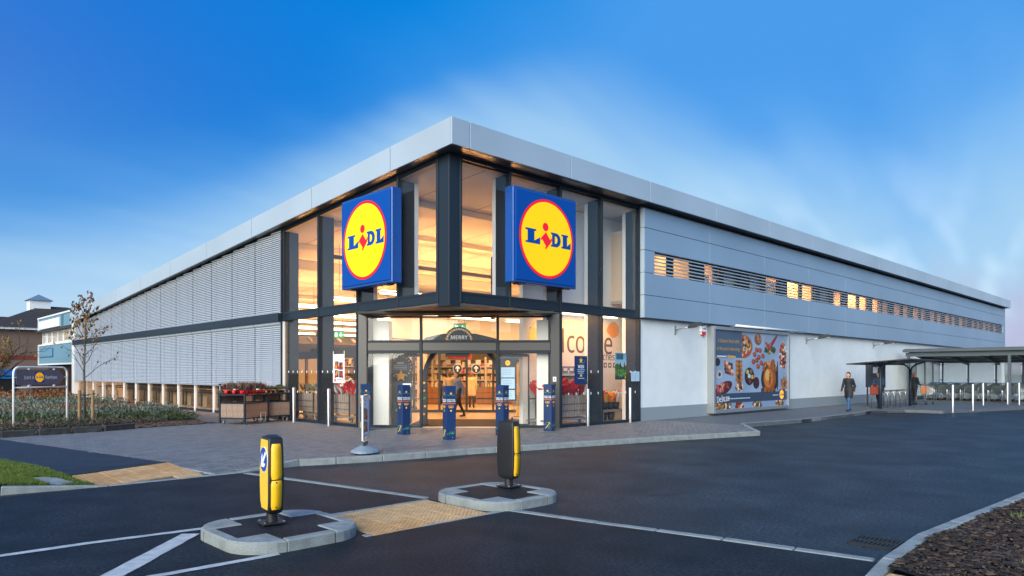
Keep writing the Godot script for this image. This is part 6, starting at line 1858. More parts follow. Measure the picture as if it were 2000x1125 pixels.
func arrow_sign():
	var a = Vector3(-7.52, 0, -10.01); var b = Vector3(-6.04, 0, -10.93)
	var u = (b - a).normalized(); var L = a.distance_to(b)
	var o = thing("arrow_sign", "grey arrow board in a white tube frame standing in the plant bed", "direction sign")
	o.transform = Transform3D(Basis(u, Vector3.UP, u.cross(Vector3.UP)), (a + b) * 0.5)
	var h = L / 2
	var st = S(true)
	var path = [Vector3(-h, -0.1, 0), Vector3(-h, 1.60, 0)]
	for i in 7:
		var t = PI - PI / 2 * (i + 1) / 7.0
		path.append(Vector3(-h + 0.18 + cos(t) * 0.18, 1.60 + sin(t) * 0.18, 0))
	for i in 7:
		var t = PI / 2 - PI / 2 * i / 7.0
		path.append(Vector3(h - 0.18 + cos(t) * 0.18, 1.60 + sin(t) * 0.18, 0))
	path.append(Vector3(h, 1.60, 0)); path.append(Vector3(h, -0.1, 0))
	tube(st, path, 0.029, 10); mi("tube_frame", st, "white_frame", o)
	st = S(true); tube(st, [Vector3(-h + 0.03, 1.20, 0), Vector3(h - 0.03, 1.20, 0)], 0.022, 8); mi("cross_bar", st, "white_frame", o)
	var p = [Vector2(-h + 0.12, 1.27), Vector2(h - 0.30, 1.27), Vector2(h - 0.08, 1.49), Vector2(h - 0.30, 1.71), Vector2(-h + 0.12, 1.71), Vector2(-h + 0.08, 1.67), Vector2(-h + 0.08, 1.31)]
	st = S(); prism(st, p, -0.012, 0.012); mi("board", st, "taupe", o)
	for x in [-0.40, 0.42]:
		for y in [[1.70, 1.77], [1.21, 1.28]]: bx("clip", Vector3(x - 0.02, y[0], -0.02), Vector3(x + 0.02, y[1], 0.02), "white_frame", o)
	for x in [-h + 0.06, h - 0.07]: bx("clip", Vector3(x - 0.035, 1.475, -0.02), Vector3(x + 0.025, 1.505, 0.02), "white_frame", o)
	letters("words", "Just a", 0.125, "print_white", o, Transform3D(Basis.IDENTITY, Vector3(-0.40, 1.485, 0.014)), "Droid Sans", 0.004, false)
	letters("words", "further.", 0.125, "print_white", o, Transform3D(Basis.IDENTITY, Vector3(0.33, 1.485, 0.014)), "Droid Sans", 0.004, false)
	logo(o, Transform3D(Basis.IDENTITY, Vector3(-0.07, 1.49, 0.0125)), 0.31, true, 0.5)

func make_trolley(called):
	# local -x is the nose; the handle is at +x
	var o = thing(called, "", "")
	var st = S()
	var nose = [Vector3(-0.42, 0.52, 0), Vector3(-0.46, 0.86, 0)]; var rear = [Vector3(0.30, 0.45, 0), Vector3(0.36, 0.98, 0)]
	var w0 = 0.19; var w1 = 0.26
	for sz in [-1.0, 1.0]:
		for k in 12:
			var t = k / 11.0
			var lo = nose[0].lerp(rear[0], t) + Vector3(0, 0, sz * lerp(w0, w1, t) * 0.9); var hi = nose[1].lerp(rear[1], t) + Vector3(0, 0, sz * lerp(w0, w1, t))
			tube(st, [lo, hi], 0.006, 3, false)
		for k in 6:
			var q = k / 5.0
			tube(st, [nose[0].lerp(nose[1], q) + Vector3(0, 0, sz * w0 * lerp(0.9, 1.0, q)), rear[0].lerp(rear[1], q) + Vector3(0, 0, sz * w1 * lerp(0.9, 1.0, q))], 0.006 if k < 5 else 0.013, 4, false)
	for k in 8:
		var t = lerp(-1.0, 1.0, k / 7.0)
		tube(st, [nose[0] + Vector3(0, 0, t * w0 * 0.9), rear[0] + Vector3(0, 0, t * w1 * 0.9)], 0.006, 3, false)
		tube(st, [nose[0] + Vector3(0, 0, t * w0 * 0.9), nose[1] + Vector3(0, 0, t * w0)], 0.006, 3, false)
		tube(st, [rear[0] + Vector3(0, 0, t * w1 * 0.9), rear[1] + Vector3(0, 0, t * w1)], 0.006, 3, false)
	for k in 5:
		var q = k / 4.0
		tube(st, [nose[0].lerp(nose[1], q) - Vector3(0, 0, w0 * lerp(0.9, 1.0, q)), nose[0].lerp(nose[1], q) + Vector3(0, 0, w0 * lerp(0.9, 1.0, q))], 0.006 if k < 4 else 0.013, 4, false)
	mi("basket", st, "wire", o)
	st = S(true)
	for sz in [-1.0, 1.0]:
		tube(st, [Vector3(0.46, 1.02, sz * 0.26), Vector3(0.36, 0.95, sz * 0.26), Vector3(0.24, 0.50, sz * 0.24), Vector3(0.34, 0.18, sz * 0.25), Vector3(0.28, 0.13, sz * 0.25), Vector3(-0.46, 0.14, sz * 0.17)], 0.016, 6)
		tube(st, [Vector3(-0.30, 0.14, sz * 0.18), Vector3(-0.36, 0.5, sz * 0.17)], 0.008, 5)
	mi("frame", st, "wire", o)
	st = S(true); tube(st, [Vector3(0.46, 1.02, -0.27), Vector3(0.46, 1.02, 0.27)], 0.018, 8); mi("handle", st, "trolley_blue", o)
	for q in [[-0.44, 0.17], [-0.44, -0.17], [0.30, 0.25], [0.30, -0.25]]:
		st = S(true); tube(st, [Vector3(q[0], 0.06, q[1] - 0.015), Vector3(q[0], 0.06, q[1] + 0.015)], 0.06, 10); mi("wheel", st, "rubber", o)
	return o

func shelters():
	# small canopy on forked posts over the cycle hoops
	var s = thing("cycle_shelter", "small tilted flat canopy on two forked posts over the cycle hoops", "shelter", Vector3(22.3, 0, 0))
	var st = S()
	var c = [Vector3(-0.2, 2.04, 1.5), Vector3(4.6, 2.04, 1.5), Vector3(4.6, 2.24, 4.1), Vector3(-0.2, 2.24, 4.1)]
	fquad(st, c[0], c[1], c[2], c[3], Vector3.UP)
	for k in 4: fquad(st, c[k], c[(k + 1) % 4], c[(k + 1) % 4] - Vector3(0, 0.05, 0), c[k] - Vector3(0, 0.05, 0), (c[k] + c[(k + 1) % 4]) * 0.5 - Vector3(2.2, 2.1, 2.8))
	fquad(st, c[0] - Vector3(0, 0.05, 0), c[1] - Vector3(0, 0.05, 0), c[2] - Vector3(0, 0.05, 0), c[3] - Vector3(0, 0.05, 0), Vector3.DOWN)
	mi("roof", st, "dark_grey", s)
	for x in [0.3, 4.5]:
		st = S(true); tube(st, [Vector3(x, -0.1, 2.8), Vector3(x, 1.80, 2.8)], 0.075, 12); mi("post", st, "slate", s)
		for sz in [-1, 1]:
			st = S(true); tube(st, [Vector3(x, 1.72, 2.8 + sz * 0.02), Vector3(x, 1.88, 2.8 + sz * 0.08), Vector3(x, 2.02, 2.8 + sz * 0.26), Vector3(x, 2.10 + 0.04 * sz, 2.8 + sz * 0.62)], 0.04, 8); mi("fork", st, "slate", s)
	for k in 7:
		bx("joist", Vector3(0.1 + k * 0.7, 2.0, 1.7), Vector3(0.14 + k * 0.7, 2.05, 2.4), "dark_grey", s)
	var pan = thing("shelter_panel", "dark upright information panel beside the small shelter", "panel", Vector3(25.6, 0, 1.6))
	bx("panel", Vector3(-0.04, 0.9, -0.45), Vector3(0.04, 2.05, 0.45), "navy_dark", pan, 0.01)
	bx("leg", Vector3(-0.03, 0.0, -0.4), Vector3(0.03, 0.9, -0.34), "dark_grey", pan)
	bx("leg", Vector3(-0.03, 0.0, 0.34), Vector3(0.03, 0.9, 0.4), "dark_grey", pan)
	bx("label_print", Vector3(-0.045, 1.6, -0.1), Vector3(-0.041, 1.9, 0.12), "paper", pan)
	# cycle hoops
	var h = thing("cycle_hoop", "steel cycle hoop", "cycle stand", Vector3.ZERO, 0.0, "steel cycle hoops under the small shelter")
	st = S(true)
	var arc = [Vector3(0, -0.05, -0.35), Vector3(0, 0.62, -0.35)]
	for i in 8:
		var t = PI - PI * (i + 0.5) / 8
		arc.append(Vector3(0, 0.62 + sin(t) * 0.16, cos(t) * 0.35))
	arc.append(Vector3(0, 0.62, 0.35)); arc.append(Vector3(0, -0.05, 0.35))
	tube(st, arc, 0.026, 8); mi("hoop", st, "steel", h)
	for k in 5:
		var at = Vector3(23.4 + k * 0.85, 0, 2.5)
		var lab = "%s steel cycle hoop under the small shelter, counted from the shop entrance" % ["first", "second", "third", "fourth", "fifth"][k]
		if k == 0: h.position = at; h.set_meta("label", lab)
		else: dup(h, at, 0.0, lab, "steel cycle hoops under the small shelter")
	# trolley bay: pitched roof on posts, glazed at its back and one side
	var b = thing("trolley_shelter", "large trolley bay with a sloping dark roof and glass back", "shelter")
	var roof = func(x, z, up): return Vector3(x, 3.0 + up - (x - 33.5) * 0.105, z)
	var RZ = [0.55, 5.75, 10.5]
	for k in 2:
		st = S()
		var z0 = RZ[k] + (0.02 if k else 0.0); var z1 = RZ[k + 1]
		for up in [0.0, -0.10]:
			fquad(st, roof.call(33.5, z0, up), roof.call(39.9, z0, up), roof.call(39.9, z1, up), roof.call(33.5, z1, up), Vector3.UP if up == 0.0 else Vector3.DOWN)
		fquad(st, roof.call(33.5, z0, 0), roof.call(33.5, z1, 0), roof.call(33.5, z1, -0.1), roof.call(33.5, z0, -0.1), Vector3.LEFT)
		for z in [z0, z1]: fquad(st, roof.call(33.5, z, 0), roof.call(39.9, z, 0), roof.call(39.9, z, -0.1), roof.call(33.5, z, -0.1), Vector3(0, 0, -1 if z == z0 else 1))
		mi("roof", st, "shelter_steel", b)
	bx("gutter", Vector3(33.36, 2.80, 0.5), Vector3(33.49, 2.96, 10.5), "shelter_steel", b, 0.02)
	bx("front_beam", Vector3(33.6, 2.55, 0.6), Vector3(33.72, 2.78, 10.4), "shelter_steel", b)
	for z in [0.8, 2.4, 4.0, 5.68, 7.3, 9.0]:
		st = S()
		for sy in [0.0, -0.18]:
			fquad(st, roof.call(33.7, z - 0.03, -0.11 + sy), roof.call(39.7, z - 0.03, -0.11 + sy), roof.call(39.7, z + 0.03, -0.11 + sy), roof.call(33.7, z + 0.03, -0.11 + sy), Vector3.UP if sy == 0.0 else Vector3.DOWN)
		for e in [-0.03, 0.03]: fquad(st, roof.call(33.7, z + e, -0.11), roof.call(39.7, z + e, -0.11), roof.call(39.7, z + e, -0.29), roof.call(33.7, z + e, -0.29), Vector3(0, 0, signf(e)))
		mi("rafter", st, "shelter_steel", b)
	for x in [34.8, 36.2, 37.6, 39.0]: bx("purlin", Vector3(x, roof.call(x, 0, 0).y - 0.18, 0.6), Vector3(x + 0.05, roof.call(x, 0, 0).y - 0.11, 10.4), "shelter_steel", b)
	for z in [0.75, 5.6, 10.3]: bx("post", Vector3(33.55, -0.1, z - 0.07), Vector3(33.69, 2.6, z + 0.07), "shelter_steel", b, 0.01)
	for z in [1.0, 2.4, 3.85, 5.2, 6.6, 8.0, 9.4]:
		bx("glazing_post", Vector3(39.5, -0.1, z - 0.045), Vector3(39.6, 2.34, z + 0.045), "shelter_steel", b)
		for y in [1.15, 2.10]: bx("glass_clamp", Vector3(39.46, y, z - 0.13), Vector3(39.5, y + 0.05, z + 0.13), "shelter_steel", b)
	for k in 6: bx("glass_pane", Vector3(39.44, 0.25, [1.0, 2.4, 3.85, 5.2, 6.6, 8.0][k] + 0.07), Vector3(39.452, 2.25, [2.4, 3.85, 5.2, 6.6, 8.0, 9.4][k] - 0.07), "glass_frost", b)
	for x in [34.4, 36.1, 37.75]:
		bx("glazing_post", Vector3(x - 0.045, -0.1, 0.86), Vector3(x + 0.045, 2.45, 0.95), "shelter_steel", b)
		bx("glass_pane", Vector3(x + 0.08, 0.25, 0.90), Vector3(x + 1.60, 2.3, 0.912), "glass_frost", b)
	for k in 9:
		for q in [[0, 0.10], [-0.10, 0], [0.10, 0], [0, -0.10]]:
			bx("etched_square", Vector3(34.7 + k * 0.58 + q[0] - 0.05, 1.62 + q[1] - 0.05, 0.897), Vector3(34.7 + k * 0.58 + q[0] + 0.05, 1.62 + q[1] + 0.05, 0.899), "print_blue", b)
	bx("strip_light", Vector3(35.4, 2.56, 2.2), Vector3(35.55, 2.66, 4.3), "lamp_off", b, 0.02)
	# trolleys, nested in lines
	var t = make_trolley("shopping_trolley")
	var first = true
	var rows = ["first", "second", "third", "fourth", "fifth", "sixth", "seventh"]
	for r in 7:
		for k in 6:
			var at = Vector3(35.7 + k * 0.24, 0.0, 1.45 + r * 0.66)
			var lab = "trolley %s in the %s line of the bay from the white wall" % [["at the head", "second", "third", "fourth", "fifth", "last"][k], rows[r]]
			if first:
				t.position = at; tag(t, lab, "shopping trolley", "shopping trolleys nested in the bay"); first = false
			else:
				dup(t, at, 0.0, lab, "shopping trolleys nested in the bay")
	# low hoops that keep the lines apart
	for r in 6:
		var at = Vector3(35.0, 0, 1.75 + r * 0.66)
		dup(h, at, PI / 2 + 0.0, "%s low steel hoop between the trolley lines, from the white wall" % rows[r], "steel hoops between the trolley lines").scale = Vector3(1, 0.95, 0.6)

# ---------------------------------------------------------------- plants
func clump_mesh(n, r, h, leaf, seed_, up = 0.5):
	var g = RandomNumberGenerator.new(); g.seed = seed_
	var st = S()
	for i in n:
		var t = g.randf() * TAU
		var q = sqrt(g.randf())
		var p = Vector3(cos(t) * q * r, h * g.randf_range(0.15, 1.0) * (1.0 - 0.45 * q * q), sin(t) * q * r)
		var d = (Vector3(cos(t) * q, up + g.randf() * 0.7, sin(t) * q) + Vector3(g.randf() - 0.5, g.randf() - 0.5, g.randf() - 0.5)).normalized()
		var s = d.cross(Vector3(g.randf() - 0.5, g.randf() - 0.5, g.randf() - 0.5)).normalized()
		var L = leaf * g.randf_range(0.7, 1.3)
		var k = g.randf_range(0.65, 1.25)
		st.set_color(Color(k, k, k))
		fquad(st, p, p + d * L * 0.5 + s * L * 0.28, p + d * L, p + d * L * 0.5 - s * L * 0.28, s.cross(d))
	st.generate_normals()
	return st.commit()

func scatter(called, mesh, poly, count, y, cols, s0, s1, mat_ = "leafy", keep = null):
	var P = PackedVector2Array(V(poly))
	var lo = P[0]; var hi = P[0]
	for p in P: lo = lo.min(p); hi = hi.max(p)
	var places = []; var tints = []
	var tries = 0
	while places.size() < count and tries < count * 30:
		tries += 1
		var p = Vector2(rng.randf_range(lo.x, hi.x), rng.randf_range(lo.y, hi.y))
		if not Geometry2D.is_point_in_polygon(p, P): continue
		if keep != null and not keep.call(p): continue
		var s = rng.randf_range(s0, s1)
		var yy = y.call(p.x, p.y) if y is Callable else y
		places.append(Transform3D(Basis(Vector3.UP, rng.randf() * TAU).scaled(Vector3(s, s * rng.randf_range(0.8, 1.2), s)), Vector3(p.x, yy, p.y)))
		tints.append(cols[rng.randi() % cols.size()] * rng.randf_range(0.75, 1.2))
	return multi(called, mesh, mat_, places, tints)

func planting():
	# the bed along the glazed side
	var bed = [[-30, -9.0], [-16, -7.6], [-8.2, -7.72], [-7.4, -7.8], [-6.55, -8.0], [-5.8, -8.0], [-4.9, -8.5], [-2.2, -9.05], [-2.35, -9.9], [-1.9, -12.0], [-1.0, -24.0], [-0.8, -38.5], [-30, -38.5]]
	sheet("bed_soil", V(bed), -0.002, "bark_bed")
	var st = S()
	box(st, Vector3.ZERO, Vector3(0.09, 0.014, 0.03))
	st.generate_normals()
	var chip = st.commit()
	scatter("bark_mulch", chip, [[-12, -7.7], [-5.8, -8.05], [-4.9, -8.6], [-2.25, -9.1], [-2.4, -9.9], [-2.2, -11.0], [-5, -11], [-12, -10.5]], 3800, 0.012, [Color(0.07, 0.04, 0.03), Color(0.11, 0.06, 0.045), Color(0.05, 0.035, 0.03), Color(0.14, 0.09, 0.07)], 0.6, 1.3, "chip")
	var grey = [Color(0.17, 0.20, 0.16), Color(0.21, 0.24, 0.20), Color(0.13, 0.16, 0.12)]
	var green = [Color(0.05, 0.085, 0.025), Color(0.07, 0.11, 0.03), Color(0.04, 0.065, 0.025)]
	var rust = [Color(0.28, 0.09, 0.025), Color(0.22, 0.08, 0.03), Color(0.30, 0.13, 0.03)]
	var dusky = [Color(0.11, 0.10, 0.07), Color(0.13, 0.12, 0.09), Color(0.09, 0.10, 0.06), Color(0.15, 0.09, 0.07)]
	var m1 = clump_mesh(46, 0.30, 0.42, 0.09, 1, 0.7)
	var m2 = clump_mesh(46, 0.32, 0.28, 0.08, 2, 0.3)
	scatter("grey_shrub_cover", m1, [[-14, -15.5], [-9.5, -13.0], [-5.5, -13.4], [-3.4, -13.0], [-2.4, -12.2], [-2.0, -13.8], [-1.9, -16], [-4, -15.2], [-8, -15.4], [-14, -17.5]], 620, 0.0, grey, 0.7, 1.15)
	scatter("grey_shrub_cover", m1, [[-20, -19.5], [-12, -18.0], [-3, -18.8], [-1.6, -22], [-1.4, -26], [-8, -26], [-20, -26]], 800, 0.0, grey, 0.8, 1.3)
	scatter("rust_fern_cover", m1, [[-12, -16.6], [-7, -15.4], [-3.6, -15.3], [-2.0, -16.2], [-1.8, -18.6], [-5, -18.2], [-9, -17.6], [-12, -17.8]], 420, 0.0, rust, 0.6, 1.0)
	scatter("rust_fern_cover", m1, [[-20, -30], [-9, -27], [-3, -29], [-1.5, -31], [-1.2, -36], [-20, -37]], 500, 0.0, rust, 0.9, 1.6)
	scatter("green_ground_cover", m2, [[-14, -13.5], [-9.2, -11.2], [-6.5, -11.6], [-4.4, -12.0], [-2.4, -10.6], [-2.3, -12.0], [-5, -13.2], [-9.5, -13.2], [-14, -16]], 420, 0.0, green, 0.7, 1.2)
	scatter("green_ground_cover", m2, [[-20, -26], [-1.5, -26], [-1.3, -29], [-20, -29]], 320, 0.0, green, 0.9, 1.4)
	scatter("dusky_ground_cover", m2, [[-12, -10.0], [-8.4, -8.9], [-6.6, -9.6], [-4.6, -10.2], [-3.4, -10.6], [-4.6, -12.0], [-7, -11.6], [-12, -12.2]], 420, 0.0, dusky, 0.5, 1.0)
	# sleepers that edge it
	var ed = thing("bed_edging", "dark weathered sleepers laid end to end along the plant bed", "edging")
	for q in [[-9.6, -7.62, -8.22, -7.62], [-8.16, -7.63, -7.42, -7.76], [-7.34, -7.76, -6.60, -7.90], [-6.52, -7.92, -5.86, -7.98], [-5.78, -7.99, -4.90, -8.42]]:
		var a = Vector3(q[0], 0.075, q[1]); var b = Vector3(q[2], 0.075, q[3])
		var d = (b - a).normalized()
		mi("sleeper", box_mesh(Vector3(snapped(a.distance_to(b), 0.01), 0.17, 0.14), 0.012), "concrete_dark", ed, Transform3D(Basis(d, Vector3.UP, d.cross(Vector3.UP)), (a + b) * 0.5))
	# the young tree between its two stakes
	young_tree(Vector3(-5.45, 0, -11.5))
	for q in [[-5.62, -11.36, "round timber stake on the sign side of the young tree"], [-5.29, -11.20, "round timber stake on the shop side of the young tree"]]:
		var k = thing("tree_stake", q[2], "stake", Vector3(q[0], 0, q[1]), 0.0, "timber stakes of the young tree")
		st = S(true); lathe(st, [Vector2(0.045, -0.1), Vector2(0.045, 1.05), Vector2(0.035, 1.07), Vector2(0, 1.075)], 12); mi("post", st, "stake", k)
	var tie = thing("tree_tie", "black rubber tie looped round both stakes and the trunk", "tie", Vector3(0, 0.93, 0))
	st = S()
	tube(st, [Vector3(-5.68, 0.02, -11.40), Vector3(-5.60, 0.0, -11.30), Vector3(-5.45, -0.02, -11.45), Vector3(-5.29, 0.02, -11.14), Vector3(-5.22, 0.03, -11.18)], 0.016, 6); mi("strap", st, "rubber", tie)
	# lawn at the road corner
	var gy = func(x, z): return -0.112 * clamp((x + 9.43) / 1.2, 0.0, 1.0) * clamp((z - 0.2) / 1.2, 0.0, 1.0)
	var lawn = [[-30, -5.1], [-16, -4.9], [-13, -4.6], [-10.5, -4.0], [-9.4, -2.9], [-8.96, -1.86], [-8.76, -0.98], [-8.6, 0.15], [-8.44, 1.02], [-8.25, 1.60], [-9.43, 1.43], [-30, 1.37]]
	st = S()
	slab(st, V([[-30, -5.1], [-16, -4.9], [-13, -4.6], [-10.5, -4.0], [-9.4, -2.9], [-8.96, -1.86], [-8.76, -0.98], [-8.6, 0.15], [-9.43, 0.15], [-9.43, 1.43], [-30, 1.37]]), -0.2, 0.012)
	var q = [Vector3(-9.43, 0.012, 0.15), Vector3(-8.6, 0.012, 0.15), Vector3(-8.25, -0.10, 1.60), Vector3(-9.43, 0.01, 1.43)]
	ftri(st, q[0], q[1], q[2], Vector3.UP); ftri(st, q[0], q[2], q[3], Vector3.UP)
	kind(mi("lawn", st, "soil_green"), "structure")
	st = S()
	for i in 7:
		var t = i * 2.4
		var c = Vector3(cos(t), 0, sin(t)) * 0.012
		var tip = c * 2.0 + Vector3(cos(t * 1.7) * 0.018, 0.05, sin(t * 1.3) * 0.018)
		var s = Vector3(-sin(t), 0, cos(t)) * 0.0035
		ftri(st, c - s, c + s, tip, Vector3(cos(t), 0.6, sin(t)))
	st.generate_normals()
	var blade = st.commit()
	var slabp = PackedVector2Array(V([[-8.95, 0.72], [-8.60, 0.95], [-8.44, 1.46], [-8.84, 1.52]]))
	scatter("lawn_grass", blade, [[-12.5, -4.2], [-10.5, -3.95], [-9.4, -2.85], [-8.95, -1.86], [-8.74, -0.98], [-8.58, 0.15], [-8.42, 1.02], [-8.24, 1.62], [-9.43, 1.44], [-12.5, 1.42]], 26000, gy, [Color(0.10, 0.17, 0.018), Color(0.13, 0.21, 0.025), Color(0.08, 0.13, 0.016), Color(0.16, 0.20, 0.04)], 0.8, 1.4, "leafy", func(p): return not Geometry2D.is_point_in_polygon(p, slabp))
	var cs = thing("lawn_slab", "pale rounded concrete slab set into the lawn corner", "slab")
	st = S(); bevel_slab(st, V([[-8.92, 0.78], [-8.76, 0.82], [-8.62, 1.0], [-8.50, 1.42], [-8.66, 1.50], [-8.82, 1.44]]), -0.1, 0.0, 0.012); mi("slab", st, "concrete", cs)
	cs.transform = Transform3D(Basis(Vector3.RIGHT, deg_to_rad(3.5)), Vector3(0, 0.045, 0))
	# bark bed at the near corner
	sheet("corner_bed_soil", V([[-4.70, 11.69], [-3.3, 11.65], [0.51, 11.90], [14, 12.9], [14, 22], [-6.5, 22], [-4.95, 12.2]]), -0.03, "bark_bed")
	scatter("corner_bark_mulch", chip, [[-4.68, 11.71], [-3.3, 11.67], [0.51, 11.92], [3.0, 12.2], [3.0, 14.0], [-5.3, 14.0], [-4.93, 12.2]], 14000, func(x, z): return -0.018 + 0.05 * (0.5 + 0.5 * sin(x * 3.1) * cos(z * 4.3)) * rng.randf() + 0.012 * rng.randf(), [Color(0.022, 0.013, 0.010), Color(0.036, 0.020, 0.015), Color(0.014, 0.010, 0.009), Color(0.055, 0.032, 0.022), Color(0.10, 0.065, 0.045)], 0.25, 0.8, "chip")
	scatter("bed_weeds", blade, [[-4.4, 11.9], [0.5, 12.1], [1.5, 13.2], [-4.6, 13.2]], 45, 0.0, [Color(0.08, 0.15, 0.03), Color(0.12, 0.17, 0.05)], 0.8, 1.6)
	far_tree()

func branch(st, leaf_spots, p, d, L, r, depth, g, droop = 0.0):
	var pts = [p]; var rads = [r]
	var q = p
	var dd = d
	var n = 4
	for i in n:
		dd = (dd + Vector3(g.randf() - 0.5, g.randf() - 0.45 - droop, g.randf() - 0.5) * 0.28).normalized()
		q += dd * L / n
		pts.append(q); rads.append(r * (1.0 - 0.6 * (i + 1.0) / n))
	tube(st, pts, rads, 5 if depth > 0 else 4, false)
	if depth <= 0:
		for i in range(1, pts.size()): leaf_spots.append([pts[i], dd])
		return
	var kids = 4
	for i in kids:
		var t = 0.3 + 0.7 * i / (kids - 1.0)
		var k = min(int(t * n), n - 1)
		var a = pts[k].lerp(pts[k + 1], t * n - k)
		var side = dd.cross(Vector3(g.randf() - 0.5, g.randf() - 0.5, g.randf() - 0.5)).normalized()
		branch(st, leaf_spots, a, (dd * 0.75 + side * 0.75 + Vector3.UP * 0.2).normalized(), L * g.randf_range(0.42, 0.62), r * 0.5, depth - 1, g, droop)

func young_tree(at):
	var o = thing("young_tree", "thin young street tree with rusty leaves between two stakes", "tree", at)
	var g = RandomNumberGenerator.new(); g.seed = 21
	var st = S(true)
	tube(st, [Vector3(0, -0.05, 0), Vector3(0.01, 0.8, 0), Vector3(-0.01, 1.6, 0.01), Vector3(0.02, 2.5, 0), Vector3(0.03, 3.4, 0.02), Vector3(0.06, 3.95, 0)], [0.045, 0.038, 0.032, 0.022, 0.012, 0.004], 9)
	mi("trunk", st, "birch", o)
	st = S(true)
	var spots = []
	for k in 17:
		var y = 1.45 + k * 0.14
		var t = k * 2.4
		branch(st, spots, Vector3(0.01, y, 0), Vector3(cos(t) * 0.75, 0.85, sin(t) * 0.75).normalized(), lerp(1.0, 0.42, k / 16.0), 0.012, 1, g)
	mi("limb", st, "bark", o)
	st = S()
	var cols = [Color(0.28, 0.10, 0.02), Color(0.20, 0.07, 0.02), Color(0.30, 0.17, 0.03), Color(0.10, 0.06, 0.03), Color(0.12, 0.10, 0.03)]
	for s in spots:
		var dens = 0.9 if s[0].y > 2.7 else 0.28
		if g.randf() > dens: continue
		for j in 2 if s[0].y > 2.7 else 1: leaf(st, s[0], g, 0.10, cols)
	kind(mi("crown", st, "leafy", o), "stuff")

func leaf(st, p, g, size, cols):
	var d = Vector3(g.randf() - 0.5, -0.5 - 0.4 * g.randf(), g.randf() - 0.5).normalized()
	var s = d.cross(Vector3(g.randf() - 0.5, g.randf() - 0.5, g.randf() - 0.5)).normalized()
	var L = size * g.randf_range(0.7, 1.3)
	st.set_color(cols[g.randi() % cols.size()])
	var b = p + Vector3(g.randf() - 0.5, g.randf() - 0.5, g.randf() - 0.5) * size
	fquad(st, b, b + d * L * 0.5 + s * L * 0.3, b + d * L, b + d * L * 0.5 - s * L * 0.3, s.cross(d))

func far_tree():
	# the half bare tree that leans in beyond the plant bed
	var o = thing("autumn_tree", "half bare autumn tree with orange leaves beyond the arrow sign", "tree", Vector3(-4.6, 0, -38.2))
	o.scale = Vector3(0.8, 0.9, 0.8)
	var g = RandomNumberGenerator.new(); g.seed = 5
	var st = S(true)
	tube(st, [Vector3(0, -0.1, 0), Vector3(0.05, 0.7, 0), Vector3(0.15, 1.3, 0.0)], [0.16, 0.13, 0.11], 9)
	mi("trunk", st, "bark", o)
	st = S(true)
	var spots = []
	for k in 11:
		var t = k * 2.1
		branch(st, spots, Vector3(0.12, 0.9 + 0.05 * k, 0), Vector3(cos(t) * 0.85 + 0.15, 0.95, sin(t) * 0.85).normalized(), g.randf_range(2.2, 3.4), 0.055, 2, g)
	mi("limb", st, "bark", o)
	st = S()
	var cols = [Color(0.32, 0.14, 0.02), Color(0.26, 0.10, 0.02), Color(0.22, 0.16, 0.03), Color(0.35, 0.20, 0.05), Color(0.10, 0.09, 0.03)]
	for s in spots:
		var bare = clamp((s[0].x - 0.7) / 1.5, 0.0, 0.93)
		if s[0].y > 4.3: bare = max(bare, 0.85)
		if g.randf() < bare: continue
		for j in 4: leaf(st, s[0], g, 0.15, cols)
	kind(mi("crown", st, "leafy", o), "stuff")

